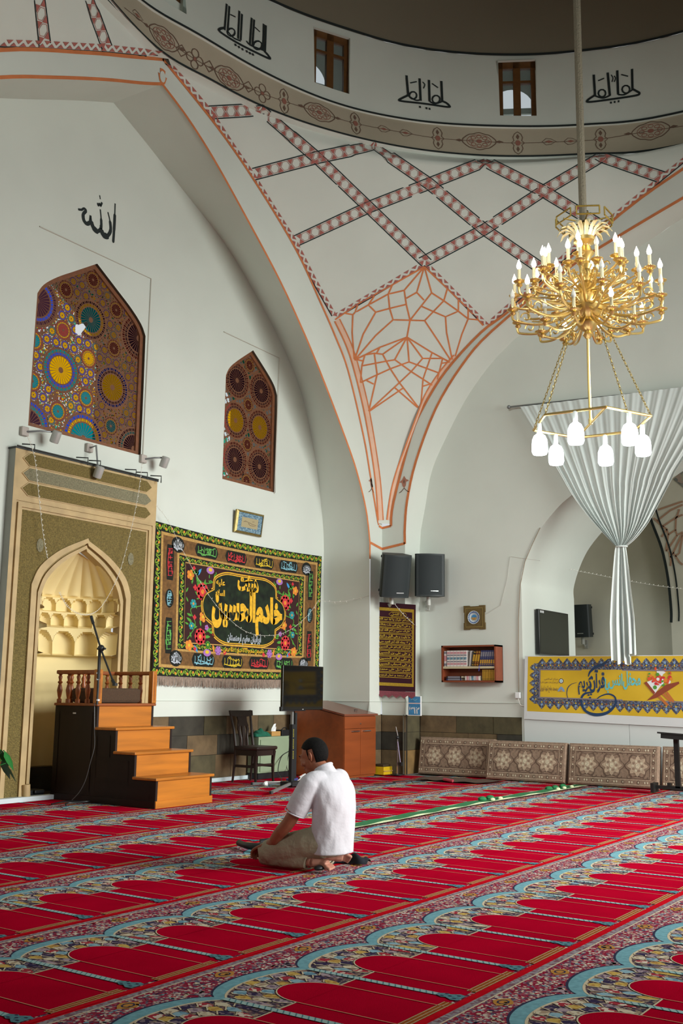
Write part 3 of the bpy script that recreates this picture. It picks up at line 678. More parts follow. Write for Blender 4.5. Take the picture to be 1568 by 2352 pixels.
def clearfill(x, y):
    k = (int(x*42+y*20) % 3, int(y*30-x*17) % 3); return None if 0 in k else ('clear' if (int(x*12)+int(y*9)) % 4 else 'green')
W1C = lambda x, y: ((lambda p: (p.x, p.z))(onY(40+x/4.9, 590+y/4.9, YA+.075)))
ros = [(*W1C(487, 1275), .285, 24, 'yellow', 'blue', 'teal'), (*W1C(1068, 1470), .285, 24, 'yellow', 'purple', 'blue'), (*W1C(825, 710), .27, 24, 'teal', 'yellow', 'purple'), (*W1C(740, 2045), .33, 24, 'teal', 'yellow', 'blue'),
       (*W1C(110, 1900), .33, 28, 'purple', 'teal', 'blue'), (*W1C(215, 490), .33, 28, 'purple', 'blue', 'purple'), (*W1C(1365, 920), .33, 28, 'purple', 'purple', 'red'), (*W1C(1305, 2160), .3, 28, 'purple', 'teal', 'purple')]
ros += [(*W1C(x, y), .13, 16, c, 'yellow', 'red') for x, y, c in ((545, 370, 'red'), (515, 825, 'red'), (800, 1145, 'yellow'), (1085, 1030, 'red'), (455, 1740, 'teal'), (770, 1590, 'teal'), (1050, 1905, 'teal'), (850, 260, 'red'), (1110, 600, 'red'), (170, 1400, 'teal'), (190, 940, 'teal'))]
hole = [W1C(x, y) for x, y in ((650, 770), (780, 735), (778, 775), (705, 885), (650, 860))]
stained('window_1', WIN1, ros, True, hole, specks)
W2C = lambda x, y: ((lambda p: (p.x, p.z))(onY(480+x/4.9, 780+y/4.9, YA+.075)))
ros2 = [(*W2C(x, y), .29, 24, c, 'purple', 'red') for x, y, c in ((315, 460, 'purple'), (585, 580, 'purple'), (297, 910, 'yellow'), (570, 990, 'yellow'), (290, 1350, 'purple'), (565, 1430, 'purple'))]
ros2 += [(*W2C(x, y), .12, 12, 'red', 'yellow', 'red') for x, y in ((455, 290), (440, 735), (430, 1180), (420, 1590))]
stained('window_2', WIN2, ros2, False, None, clearfill)
# thin cable ducts round both windows
mb = MB(); duct = mat('painted_cable_duct', '#c4c0b4', 0.8)
for L in (((91, 520), (347, 640), (328, 1045)), ((514, 762), (641, 822), (630, 1134))):
    mb.tube([onY(x, y, YA-.008) for x, y in L], .008, duct, 6)
struct(mb.build('trim_10', smooth=0))
# drum windows
WOODW = mat('brown_window_frame', '#5e3c18', 0.5, noise=(15, 0.15)); PANE = glassmat('window_pane_glass', '#dfe6e8', .12)
for k, (ta, tb, z0, z1) in enumerate(WINS):
    tm = (ta+tb)/2; c = ringP(tm, (z0+z1)/2); n = V((cos(radians(tm)), sin(radians(tm)), 0)); R_ = V((n.y, -n.x, 0))
    if ta < tb: pass
    Wd = (ringP(ta, z0)-ringP(tb, z0)).length+.02; Hh = z1-z0
    fn = lambda u, v, d=0, c=c, n=n, R_=R_: c+R_*u+V((0, 0, v))-n*d
    Wl = 1.25
    rv = MB(); pts = [(-Wd/2, -Hh/2), (Wd/2, -Hh/2), (Wd/2, Hh/2), (-Wd/2, Hh/2)]
    q2 = [(-Wl/2, -Hh/2-.1), (Wl/2, -Hh/2-.1), (Wl/2, Hh/2+.6), (-Wl/2, Hh/2+.6)]
    rv.add([fn(a, b, .0) for a, b in pts]+[fn(a, b, -.16) for a, b in pts], [(i, (i+1) % 4, 4+(i+1) % 4, 4+i) for i in range(4)], PLASTER)
    rv.add([fn(a, b, -.16) for a, b in q2]+[fn(a, b, -1.0) for a, b in q2]+[fn(a, b, -.16) for a, b in pts], [(i, (i+1) % 4, 4+(i+1) % 4, 4+i) for i in range(4)]+[(i, (i+1) % 4, 8+(i+1) % 4, 8+i) for i in range(4)], PLASTER)
    ah = [(-.36, -.5), (.36, -.5)]+[(.36*cos(a), .25+.36*sin(a)) for a in [pi*i/16 for i in range(17)]]
    holed(rv, q2, [ah], lambda u, v, d: fn(u, v, -1.0), PLASTER)
    rv.prism([(-.4, .16), (.4, .16), (.4, .26), (-.4, .26)], fn, -1.02, -.98, PLASTER)
    win = struct(rv.build('window_%d' % (k+3), smooth=0))
    f = MB(); T = .075
    bar = lambda a, b, e, g, d0=-.12, d1=-.05: f.prism([(a, b), (e, b), (e, g), (a, g)], fn, d0, d1, WOODW)
    bar(-Wd/2, -Hh/2, -Wd/2+T, Hh/2); bar(Wd/2-T, -Hh/2, Wd/2, Hh/2); bar(-Wd/2, Hh/2-.11, Wd/2, Hh/2); bar(-.055, -Hh/2, .055, Hh/2); bar(-Wd/2, -Hh/2, Wd/2, -Hh/2+.035)
    for a, b in ((-Wd/2+T, -.055), (.055, Wd/2-T)): bar(a, Hh*.13, b, Hh*.17)
    struct(f.build('window_frame', win, smooth=0))
    p = MB()
    for a, b in ((-Wd/2+T, -.055), (.055, Wd/2-T)): p.poly([(a, -Hh/2), (b, -Hh/2), (b, Hh/2-.1), (a, Hh/2-.1)], fn, -.085, PANE)
    struct(p.build('window_pane', win, smooth=0))

# ================================================================ MIHRAB
MARB = mat('honey_marble', '#b79d70', 0.55, noise=(5, 0.14), bump=(12, 0.1)); CARV = mat('carved_olive_stone', '#7b6a38', 0.75, noise=(60, 0.35), bump=(70, 0.9, .03))
CARVG = mat('carved_grey_stone', '#8a8468', 0.75, noise=(60, 0.3), bump=(70, 0.9, .03)); SLATE = mat('grey_side_stone', '#93928a', 0.8, noise=(4, 0.08))
root = thing('mihrab', 'tall carved marble prayer niche with a pointed cream-painted hollow, behind the pulpit', 'mihrab', (8.45, 9.6, 0))
fM = fA(9.6)
mb = MB(); XL, XR = 7.32, 9.585
mb.box((XL, 9.6, 3.39), (XR, YA+.02, 3.94), MARB); mb.box((XL-.012, 9.59, 3.93), (XR+.012, YA+.02, 3.95), mat('dark_iron', '#2c2f2d', 0.5))
for z in (3.48, 3.655, 3.83):
    pl = [(XL+.1, z), (XL+.2, z+.08), (XR-.2, z+.08), (XR-.1, z), (XR-.2, z-.08), (XL+.2, z-.08)]
    mb.prism(pl, fM, .0, .012, MARB); mb.prism(inset(pl, .01), fM, .0, .018, CARVG if z == 3.655 else CARV)
mb.build('inscription_panel', root, smooth=0)
mb = MB(); arch_o = [(NX-.77, .0), (NX-.77, 2.37)]+arc([(NX-.77, 2.4), (NX-.66, 2.62), (NX-.38, 2.84), (NX+.03, 3.03)], 4); arch_o += [(2*NX-a, b) for a, b in arch_o[-2::-1]]
def frame_open(o_, i_, d0, d1, m):   # open-footed frame between two outlines with the same point count
    n = len(o_); vs = [fM(a, max(b, 0), d1) for a, b in o_]+[fM(a, max(b, 0), d1) for a, b in i_]+[fM(a, max(b, 0), d0) for a, b in o_]+[fM(a, max(b, 0), d0) for a, b in i_]
    mb.add(vs, [(i, i+1, n+i+1, n+i) for i in range(n-1)]+[(i, i+1, 2*n+i+1, 2*n+i) for i in range(n-1)]+[(n+i, n+i+1, 3*n+i+1, 3*n+i) for i in range(n-1)], m)
sq = lambda d: [(XL+d, 0), (XL+d, 3.39-d), (XR-d, 3.39-d), (XR-d, 0)]
frame_open(sq(0), sq(.055), -.12, .0, MARB); frame_open(sq(.055), sq(.075), -.1, -.015, MARB); frame_open(sq(.075), sq(.125), -.1, .012, MARB); frame_open(sq(.125), sq(.15), -.1, -.01, MARB)
mb.add([(XL-.001, 9.6, 0), (XL-.001, YA, 0), (XL-.001, YA, 3.94), (XL-.001, 9.6, 3.94)], [(0, 1, 2, 3)], SLATE)
mb.build('frame_moulding', root, smooth=0.3)
mb = MB(); fld = sq(.15); fo = [(a, max(b, 0)) for a, b in arch_o]
holed(mb, [fld[0]]+fo[:1]+fo[1:-1]+fo[-1:]+[fld[3], fld[2], fld[1]], [], lambda u, v, d: fM(u, v, -.012), CARV)
for x in (7.75, 9.18): mb.poly(ell(x, 2.86, .05, .08, 14), fM, -.006, CARVG)
mb.build('carved_field', root, smooth=0)
mb = MB(); n_ = len(arch_o); arc_i = [(NX+(a-NX)*.9, b-.06 if b > .1 else b) for a, b in arch_o]; arc_j = [(NX+(a-NX)*.86, b-.085 if b > .1 else b) for a, b in arch_o]; arc_k = [(NX+(a-NX)*.805, b-.13 if b > .1 else b) for a, b in arch_o]
frame_open(arch_o, arc_i, -.1, .012, MARB); frame_open(arc_i, arc_j, -.1, -.03, mat('dark_marble_groove', '#8a7340', 0.6)); frame_open(arc_j, arc_k, -.12, -.005, MARB)
mb.build('arch_moulding', root, smooth=0.4)
mb = MB(); W0, DEP = .625, .62
def niche(a, b):
    ph = pi*a; z = b*2.95; y = 9.62
    # stepped vault: cells hollowed into the wall under each cornice line
    rad = 1.0; ext = 0.0
    for z0, z1, cells, off, proj, k in ((2.17, 2.36, 9, 0, .04, .5), (1.98, 2.17, 9, .5, .09, .5), (1.62, 1.98, 5, .5, .15, .55)):
        if z0 <= z < z1:
            f = (z-z0)/(z1-z0); c = abs(((a*cells+off) % 1)-.5)*2; h = 1-c*c
            ext = proj*(1-f*.15) if f < .97 else proj*.5
            if f < .3+.55*sqrt(max(0, h)) : ext -= k*.22*max(0, h)**.5*(1 if f > .06 else .35)
            ext = max(-.03, ext)
    if z < 1.62: ext = 0
    if z < .3: ext = -.02
    r = rad
    if z >= 2.36:
        f = (z-2.36)/(2.95-2.36); wdt = max(0.0, 1-f**1.35); fl = .035*abs(sin(11*ph))*(1-f); r = wdt; ext = fl*(1 if f > .02 else 0)
    R1 = max(.0, W0*r-ext*1.0*min(1, r*2)); R2 = max(.0, DEP*r-ext*min(1, r*2))
    return V((NX-R1*cos(ph), y+R2*sin(ph)**.8, z))
mb.grid(niche, 180, 150, CREAM_P)
mb.add([(NX-.63, 9.62, .012), (NX+.63, 9.62, .012), (NX+.63, 10.3, .012), (NX-.63, 10.3, .012)], [(0, 1, 2, 3)], STONES[2])
mb.build('niche_hollow', root, smooth=0.5)
mb = MB()
for k in range(24):
    a0, a1 = pi*k/24, pi*(k+1)/24
    mb.add([(NX-.628*cos(a), 9.62+.63*sin(a)**.8, z) for a in (a0, a1) for z in (0.01, .3)], [(0, 2, 3, 1)], STONES[2])
mb.build('niche_plinth', root, smooth=1)

# spotlights and strings of fairy lights above the mihrab
def spot(name, px, dx, lab):
    p = onY(*px, YA-.02); r = thing(name, lab, 'spotlight', p, 'spotlights above the mihrab')
    m = MB(); m.box((p.x-.05, YA-.05, p.z-.05), (p.x+.05, YA, p.z+.06), mat('grey_pink_box', '#b3aaa2', 0.7)); m.build('junction_box', r, bevel=.01)
    q = V((p.x+dx, YA-.22, p.z-.02 if dx else p.z-.32)); m = MB(); m.tube([p, (p.x+dx*.4, YA-.15, p.z+.02), q+V((0, .02, .06))], .012, GREY); m.build('swivel_arm', r)
    m = MB(); M = Matrix.Translation(q) @ Matrix.Rotation(radians(25), 4, 'X')
    m.lathe([(.045, .07), (.055, .06), (.055, -.06), (.05, -.075), (.042, -.075), (.04, -.05), (.001, -.05)], mat('silver_lamp_body', '#b9bab6', 0.4, .3), 20, M); m.build('lamp_head', r)
spot('spotlight', (55, 992), .3, 'silver spotlight below the near corner of the coloured window')
spot('spotlight', (204, 1030), 0, 'silver spotlight hanging from a long arm under the middle of the coloured window')
spot('spotlight', (328, 1055), .2, 'silver spotlight on a cable box above the far corner of the mihrab panel')
mb = MB(); iron = mat('dark_iron', '#2c2f2d', .5)
rt = thing('iron_bracket', 'thin black iron rail with hooks along the top edge of the mihrab', 'rail', (8.45, 9.55, 3.95))
mb.tube([(XL, 9.58, 3.955), (XR, 9.58, 3.955)], .008, iron, 6)
for x in (7.5, 8.3, 8.5, 9.1, 9.3, 9.55): mb.tube([(x-.1, 9.6, 3.99), (x, 9.5, 3.99), (x, 9.5, 3.9)], .008, iron, 6)
mb.build('hooked_rail', rt, smooth=0)
def string_light(pts, lab, group=None, n=40, r=.0024, name='fairy_lights', hang=True):
    P = smoothpts(pts, 14); m = MB(); m.tube(P, r, WIRE, 5); b = m; st = max(1, len(P)//n)
    for i in range(2, len(P)-1, st): b.tube([P[i], P[i]+V((.01, -.008, -.024 if i % 2 else .016))], .0034, mat('clear_bulb_tip', '#e6e2d6', .3), 5)
    return tag(m.build(name, smooth=1), lab, 'string lights', group)
Y9 = 9.5
string_light([onY(x, y, Y9) for x, y in ((62, 1000), (79, 1050), (88, 1130), (98, 1220), (108, 1280))], 'fairy light string falling over the near half of the mihrab into the niche')
string_light([onY(x, y, Y9) for x, y in ((326, 1062), (318, 1130), (300, 1220), (272, 1320), (235, 1390), (205, 1412), (175, 1408), (152, 1390), (135, 1360))], 'fairy light string from the far spotlight sagging in a loop across the niche')
string_light([onY(x, y, 9.6) for x, y in ((358, 1160), (385, 1195), (420, 1265), (462, 1340), (505, 1400), (560, 1448), (610, 1460), (660, 1450), (705, 1415), (732, 1378))], 'fairy light string draped in front of the embroidered black wall hanging')
string_light([onY(732, 1378, 9.6), onY(780, 1382, 9.3), onX(848, 1368, XJ-.01)], 'short end of fairy lights crossing the bare jamb beside the embroidered hanging', n=8)
string_light([onX(897, 1376, 13.72), onX(925, 1410, 13.79), onX(957, 1440, 13.84)], 'fairy light string slanting over the maroon prayer hanging', n=6, r=.004)
string_light([onX(x, y, 15.8) for x, y in ((1306, 1308), (1360, 1318), (1430, 1332), (1500, 1344), (1568, 1353))], 'fairy light string stretched across the doorway behind the tied curtain', n=22)
# ================================================================ PRAYER CARPETS
C_RED = mat('carpet_red', '#ad0828', 0.95, spec=0, noise=(3, 0.10), bump=(260, 0.25, .004))
C_EDGE = mat('carpet_scarlet_edge', '#c01422', 0.95, spec=0, noise=(20, 0.1))
C_FLOR = mat('carpet_floral_ground', '#8c3346', 0.95, spec=0, cols=(88, ['#8d2038', '#a03a50', '#7b3a4a', '#b9a59c', '#8c2a3e', '#6f6c7c', '#a0545f', '#8d2038', '#cdbfae', '#54445a']))
C_MOS = mat('carpet_mosaic_dark', '#4a4350', 0.95, spec=0, cols=(85, ['#3b3448', '#8d7a6c', '#584a58', '#a08f78', '#42384a', '#7c5c5c']))
C_TEAL = mat('carpet_teal', '#74a3ae', 0.95, spec=0, noise=(40, 0.15)); C_ROPE = mat('carpet_pale_rope', '#a0bcba', 0.95, spec=0); C_TEALD = mat('carpet_dark_teal', '#5b8790', 0.95, spec=0, noise=(60, 0.3))
C_CREAM = mat('carpet_cream', '#cfc0a4', 0.95, spec=0); C_GOLD = mat('carpet_gold', '#98562a', 0.95, spec=0, noise=(50, 0.25)); C_GREY = mat('carpet_grey_border', '#8a8288', 0.95, spec=0, cols=(70, ['#8f868c', '#7a5a62', '#9a9498', '#84707a']))
C_LINE = mat('carpet_fine_line', '#c98a6e', 0.95, spec=0)
C_T = [mat('carpet_'+n, h, 0.95, spec=0, cols=(60, [h, h, h2])) for n, h, h2 in (('crimson_tile', '#a33a44', '#d8c8b8'), ('ochre_tile', '#c8a85c', '#b0884c'), ('ivory_tile', '#cfc4ac', '#a8937c'), ('sky_tile', '#8fb0bc', '#6a90a4'), ('navy_tile', '#3d3550', '#80707a'), ('mauve_tile', '#a8959c', '#6a5a6a'))]
C_ORG = mat('carpet_orange_flower', '#b98444', 0.95, spec=0); C_WHT = mat('carpet_white_flower', '#d6cfc4', 0.95, spec=0); C_NAVY = mat('carpet_navy_outline', '#3b3a50', 0.95, spec=0)
PW, PL = .57, 1.165
hU = PW/2
def dome_v(u, s=1.0): return .54+.18*sqrt(max(0, 1-(u/.15)**2))
def arch_in(u): return .755+.145*sqrt(max(0, 1-(u/.29)**2))
def arch_out(u): return .80+.165*sqrt(max(0, 1-(u/.30)**2))
US = [-hU+PW*i/24 for i in range(25)]
def cell(mb, x0, y0, cc):
    fn = lambda u, v, d=0: V((x0+u, y0+v, d*.0004-.0055))
    R = lambda a, b, c, e, d, m: mb.poly([(a, b), (c, b), (c, e), (a, e)], fn, d, m)
    R(-hU, .02, hU, 1.12, 0, C_FLOR); R(-hU, 1.115, hU, PL-.012, 1, C_GREY); mb.line([(-hU, 1.112), (hU, 1.112)], .008, fn, 2, C_CREAM)
    R(-hU, PL-.012, hU, PL, 1, C_EDGE)
    # teal scallop
    mb.add([fn(u, arch_out(u)+.012, 1) for u in US]+[fn(u, arch_in(u), 1) for u in US], [(i+1, i, 25+i, 26+i) for i in range(24)], C_NAVY)
    mb.add([fn(u, arch_out(u), 2) for u in US]+[fn(u, arch_in(u)-.012, 2) for u in US], [(i+1, i, 25+i, 26+i) for i in range(24)], C_TEAL)
    # mosaic field under it
    mb.add([fn(u, arch_in(u), 3) for u in US]+[fn(u, .53, 3) for u in US], [(i+1, i, 25+i, 26+i) for i in range(24)], C_CREAM)
    mb.add([fn(u, arch_in(u)-.014, 4) for u in US]+[fn(u, .545, 4) for u in US], [(i+1, i, 25+i, 26+i) for i in range(24)], C_MOS)
    nr = 3
    def pol(t, f):     # between the dome and the arch
        a = pi*t; iu, iv = -.155*cos(a), .54+.19*sin(a); ou = -.272*cos(a); ov = .60+(.885-.60)*sin(a)**.6 if .02 < t < .98 else .6
        return lerp(iu, ou, f), lerp(iv, ov, f)
    for r in range(nr):
        nt = 8+r; f0, f1 = r/nr, (r+1)/nr
        for k in range(nt):
            t0, t1 = (k+(.5 if r % 2 else 0))/nt, (k+1+(.5 if r % 2 else 0))/nt
            if t1 > 1: continue
            tm = (t0+t1)/2; e = .12/nt
            mb.poly([pol(t0+e, f0+.03), pol(t0+e, f0+.17), pol(lerp(t0, tm, .5), f1-.015), pol(tm, f1+.01), pol(lerp(tm, t1, .5), f1-.015), pol(t1-e, f0+.17), pol(t1-e, f0+.03)][::-1], fn, 7, C_T[(k*2+r*3+cc) % 6])
            mb.line([pol(t0, f0+.08), pol(t0+.01, f0+.17), pol(lerp(t0, tm, .4), f1+.01), pol(tm, f1+.035)], .007, fn, 8, C_CREAM)
    # red field
    R(-hU, .05, hU, .538, 5, C_RED)
    mb.poly([(-.15, .525)]+[(-.15*cos(pi*i/16), .54+.18*sin(pi*i/16)) for i in range(17)]+[(.15, .525)], fn, 9, C_RED)
    mb.line([(-.15*cos(pi*i/16), .54+.185*sin(pi*i/16)) for i in range(17)], .006, fn, 9.5, C_CREAM)
    for s in (1, -1):
        mb.line([(s*.15, .54), (s*hU, .54)], .007, fn, 10, C_CREAM); mb.line([(s*.15, .54), (s*.15, .04)], .0065, fn, 10, C_LINE)
    # teal rope between the niches, with a foot
    R(hU-.017, .06, hU+.017, .80, 11, C_ROPE)
    for i in range(24): mb.line([(hU-.016, .07+i*.03), (hU+.016, .09+i*.03)], .005, fn, 12, C_TEALD)
    mb.poly([(hU-.012, .15), (hU-.03, .115), (hU-.022, .1), (hU-.045, .065), (hU-.035, .035), (hU+.035, .035), (hU+.045, .065), (hU+.022, .1), (hU+.03, .115), (hU+.012, .15)][::-1], fn, 12.5, C_TEALD)
    for a, b in ((-.02, .06), (.02, .06), (0, .09), (-.015, .12), (.02, .115)): mb.poly(ell(hU+a, b, .007, .01, 6), fn, 13, C_NAVY)
    R(-hU, .0, hU, .03, 6, C_EDGE)
    R(-.17, .03, .21, .078, 7, C_GOLD)
    for v in (.035, .054, .073): mb.line([(-.17, v), (.21, v)], .003, fn, 8, C_CREAM)
    # flowers of the border
    mb.poly([(0, 1.09), (-.03, 1.075), (-.06, 1.045), (-.03, 1.015), (0, 1.0), (.03, 1.015), (.06, 1.045), (.03, 1.075)], fn, 3, C_ORG); mb.line(ell(0, 1.045, .028, .022, 8), .008, fn, 4, C_NAVY, closed=True)
    for s in (1, -1):
        x, y = s*.19, .985
        mb.poly([(x+.032*(1 if i % 2 else .4)*cos(i*pi/6), y+.036*(1 if i % 2 else .4)*sin(i*pi/6)) for i in range(12)], fn, 3, C_WHT)
        mb.poly(ell(x, y, .012, .014, 8), fn, 4, C_T[0])
    mb.poly([(hU+.05*(1 if i % 2 else .4)*cos(i*pi/4)-.0, .92+.045*(1 if i % 2 else .4)*sin(i*pi/4)) for i in range(8)], fn, 3, C_T[5])
    for i in range(26):
        u, v = random.uniform(-hU, hU), random.uniform(.97, 1.1)
        if v > arch_out(u)+.03: mb.poly(ell(u, v, random.uniform(.006, .014), random.uniform(.006, .014), 6), fn, 3, random.choice([C_CREAM, C_T[0], C_T[5], C_T[4], C_WHT, C_T[3]]))
        u = random.choice((-1, 1))*random.uniform(.19, hU); v = random.uniform(.87, .97)
        if v > arch_out(u)+.03: mb.poly(ell(u, v, .01, .01, 6), fn, 3, random.choice([C_CREAM, C_T[0], C_T[5], C_T[4]]))
ROWS = [(-.25, .29, 3.0, 14.3), (.915, .29, 2.4, 14.3), (2.075, .51, 1.6, 14.3), (3.24, .43, 2.0, 14.3), (4.405, .07, 3.0, 14.3), (5.57, .085, 4.0, 14.3), (6.74, .10, 5.0, 14.3), (7.905, .15, 5.8, 13.88)]
RLAB = ['red prayer carpet runner at the bottom corner of the view, the first before the camera', 'red prayer carpet runner second from the camera, with dark rope lines and teal arches', 'red prayer carpet runner third from the camera',
        'red prayer carpet runner whose edge passes just before the kneeling man', 'red prayer carpet runner on which the man kneels', 'red prayer carpet runner bordered along its far edge by the green strip',
        'red prayer carpet runner just beyond the green strip', 'red prayer carpet runner under the pulpit and the screen stand']
for (y0, ph, xa, xb), lab in zip(ROWS, RLAB):
    m = MB(); k = int((xa-ph)/PW)
    while ph+(k+.5)*PW+hU < xb+PW*.999:
        cell(m, ph+(k+.5)*PW, y0, k); k += 1
    x1 = min(xb, ph+k*PW)
    m.box((xa-.3, y0+.001, -.013), (x1, y0+PL-.001, -.006), C_EDGE)
    bm = bmesh.new(); me = bpy.data.meshes.new('t'); me.from_pydata(m.v, [], m.f); me.polygons.foreach_set('material_index', m.mi); bm.from_mesh(me); bpy.data.meshes.remove(me)
    bmesh.ops.bisect_plane(bm, geom=bm.verts[:]+bm.edges[:]+bm.faces[:], plane_co=(xb, 0, 0), plane_no=(1, 0, 0), clear_outer=True)
    me = bpy.data.meshes.new('prayer_carpet'); bm.to_mesh(me); bm.free()
    for q in m.mats: me.materials.append(q)
    o = bpy.data.objects.new('prayer_carpet', me); COL.objects.link(o); tag(o, lab, 'carpet', 'prayer carpet runners')
m = MB(); 
for k in range(10, 24): cell(m, .2+(k+.5)*PW, 9.07, k)
bm = bmesh.new(); me = bpy.data.meshes.new('t'); me.from_pydata(m.v, [], m.f); me.polygons.foreach_set('material_index', m.mi); bm.from_mesh(me); bpy.data.meshes.remove(me)
bmesh.ops.bisect_plane(bm, geom=bm.verts[:]+bm.edges[:]+bm.faces[:], plane_co=(0, 9.66, 0), plane_no=(0, 1, 0), clear_outer=True)
bmesh.ops.bisect_plane(bm, geom=bm.verts[:]+bm.edges[:]+bm.faces[:], plane_co=(13.53, 0, 0), plane_no=(1, 0, 0), clear_outer=True)
me = bpy.data.meshes.new('prayer_carpet'); bm.to_mesh(me); bm.free()
for q in m.mats: me.materials.append(q)
o = bpy.data.objects.new('prayer_carpet', me); COL.objects.link(o); tag(o, 'cut strip of red prayer carpet along the foot of the mihrab wall, under the chair', 'carpet', 'prayer carpet runners')
# green strip laid across the carpets
m = MB(); gs = mat('green_woven_strip', '#1c6b3c', 0.9, noise=(40, 0.15)); gb = mat('pale_green_fringe', '#b9c09a', 0.9, noise=(60, 0.2))
def strip_c(x): return 5.50+.03*sin(x*1.3)+.012*(x-8)
for x in [7.5+.15*i for i in range(42)]:
    a, b = strip_c(x), strip_c(x+.15); z = .022+.006*sin(x*9); z2 = .022+.006*sin((x+.15)*9)
    m.add([(x, a-.075, z), (x+.15, b-.075, z2), (x+.15, b+.075, z2), (x, a+.075, z)], [(0, 1, 2, 3)], gs)
    for s in (1, -1): m.add([(x, a+s*.075, z), (x+.15, b+s*.075, z2), (x+.15, b+s*.1, .017), (x, a+s*.1, .017)], [(0, 1, 2, 3)], gb)
for x in (10.95, 11.15, 12.75, 12.95, 13.2):
    m.ball((x, strip_c(x)+.03, .035), (.06, .05, .03), gs, 10, 6); m.ball((x+.08, strip_c(x)-.06, .03), (.04, .03, .02), gb, 8, 5)
tag(m.build('green_strip', smooth=.6), 'long narrow green woven strip with pale edges and knots laid across the red carpet', 'cloth strip')

# ================================================================ PULPIT
OAK = mat('orange_oak', '#b0691a', 0.38, wood=(2.2, 0.22, 0), spec=.5); OAKR = mat('red_brown_rail_wood', '#8f4c20', 0.4, wood=(3, 0.2, 0)); DKW = mat('dark_mahogany', '#1d0d08', 0.5, wood=(2, 0.2, 2), spec=.3)
X0, X1 = 8.08, 8.955; ST = [(7.93, .31), (8.258, .563), (8.565, .812), (8.876, 1.07)]; YB = 9.57
root = thing('minbar', 'stepped wooden pulpit with orange oak steps, dark side and turned railing, before the mihrab', 'pulpit', (8.5, 8.75, 0))
def sideprof(): 
    p = [(7.935, .0)]
    for i, (y, z) in enumerate(ST):
        p.append((y, z-.03)); p.append(((ST[i+1][0] if i < 3 else YB), z-.03))
    return p+[(YB, 0)]
for x, d, nm in ((X0, 1, 'side_panel'), (X1, -1, 'side_panel')):
    m = MB(); fs = lambda u, v, dd=0, x=x, d=d: V((x-d*dd, u, v))
    m.prism(sideprof(), fs, -.03, 0, DKW)
    for q in ([(8.95, .12), (8.95, .97), (9.5, .97), (9.5, .12)], [(8.02, .1), (8.02, .22), (8.86, .22), (8.86, .1)], [(8.35, .26), (8.35, .46), (8.86, .46), (8.86, .26)], [(8.65, .5), (8.65, .72), (8.86, .72), (8.86, .5)]):
        m.line(q, .018, fs, .006, DKW, closed=True)
    m.prism([(7.93, 0), (YB, 0), (YB, .07), (7.93, .07)], fs, 0, .012, DKW)
    m.build(nm, root, smooth=0)
for i, (y, z) in enumerate(ST):
    zb = ST[i-1][1] if i else 0; yb = ST[i+1][0] if i < 3 else YB
    m = MB(); m.box((X0+.002, y+.004, zb), (X1-.002, y+.03, z-.03), OAK)
    if i == 0: m.box((X0-.004, y-.01, 0), (X1+.004, y+.005, .075), OAK)
    m.build('riser', root, smooth=0)
    m = MB(); m.box((X0-.02, y-.022, z-.03), (X1+.02, yb+.01, z), OAK if i < 3 else OAKR); m.build('tread' if i < 3 else 'platform', root, smooth=0, bevel=.008)
ZP, ZR = 1.07, 1.44
m = MB(); m.box((X0-.02, 8.9, ZR-.045), (X0+.045, YB, ZR), OAKR); m.build('handrail', root, smooth=0, bevel=.012)
m = MB(); m.box((X1-.045, 8.9, ZR-.045), (X1+.02, YB, ZR), OAKR); m.build('handrail', root, smooth=0, bevel=.012)
m = MB(); m.box((X0, YB-.06, ZR-.045), (X1, YB, ZR), OAKR); m.build('handrail', root, smooth=0, bevel=.012)
for x in (X0+.012, X1-.012):
    m = MB(); m.box((x-.035, 8.86, ZP), (x+.035, 8.93, ZR+.005), OAK); m.line([(0, 0), (0, .3)], .01, lambda u, v, d=0, x=x: V((x+u, 8.858, ZP+.03+v)), 0, OAKR); m.build('newel_post', root, smooth=0, bevel=.006)
BAL = [(.022, 0), (.022, .04), (.012, .05), (.018, .08), (.026, .14), (.016, .2), (.012, .21), (.024, .23), (.012, .25), (.02, .29), (.012, .31), (.024, .325)]
for x, y in [(X0+.012, yy) for yy in (9.06, 9.22, 9.38, 9.53)]+[(X1-.012, yy) for yy in (9.1, 9.27, 9.44)]+[(xx, YB-.03) for xx in (8.27, 8.46, 8.65, 8.82)]:
    m = MB(); m.lathe([(r*1.25, z*1.01) for r, z in BAL], OAKR, 12, Matrix.Translation((x, y, ZP))); m.build('baluster', root, smooth=.8)
m = MB(); m.box((X0-.003, 9.22, .95), (X0, 9.27, .965), WHITE); m.build('label_plate', root, smooth=0)
CORD = mat('brown_corduroy', '#4a3626', 0.95, noise=(90, 0.3), bump=(120, .6, .01))
m = MB(); m.box((8.2, 8.99, ZP+.002), (8.86, 9.46, ZP+.17), CORD); tag(m.build('seat_cushion', smooth=0, bevel=.035), 'thick brown corduroy cushion lying on the pulpit platform', 'cushion')
m = MB(); m.lathe([(.03, 0), (.035, .03), (.02, .06), (.03, .1), (.012, .14), (.018, .16), (.001, .18)], OAKR, 14, Matrix.Translation((8.24, 9.3, ZP+.172))); tag(m.build('wooden_finial', smooth=.8), 'small turned wooden knob standing on the corduroy cushion behind the railing', 'finial')
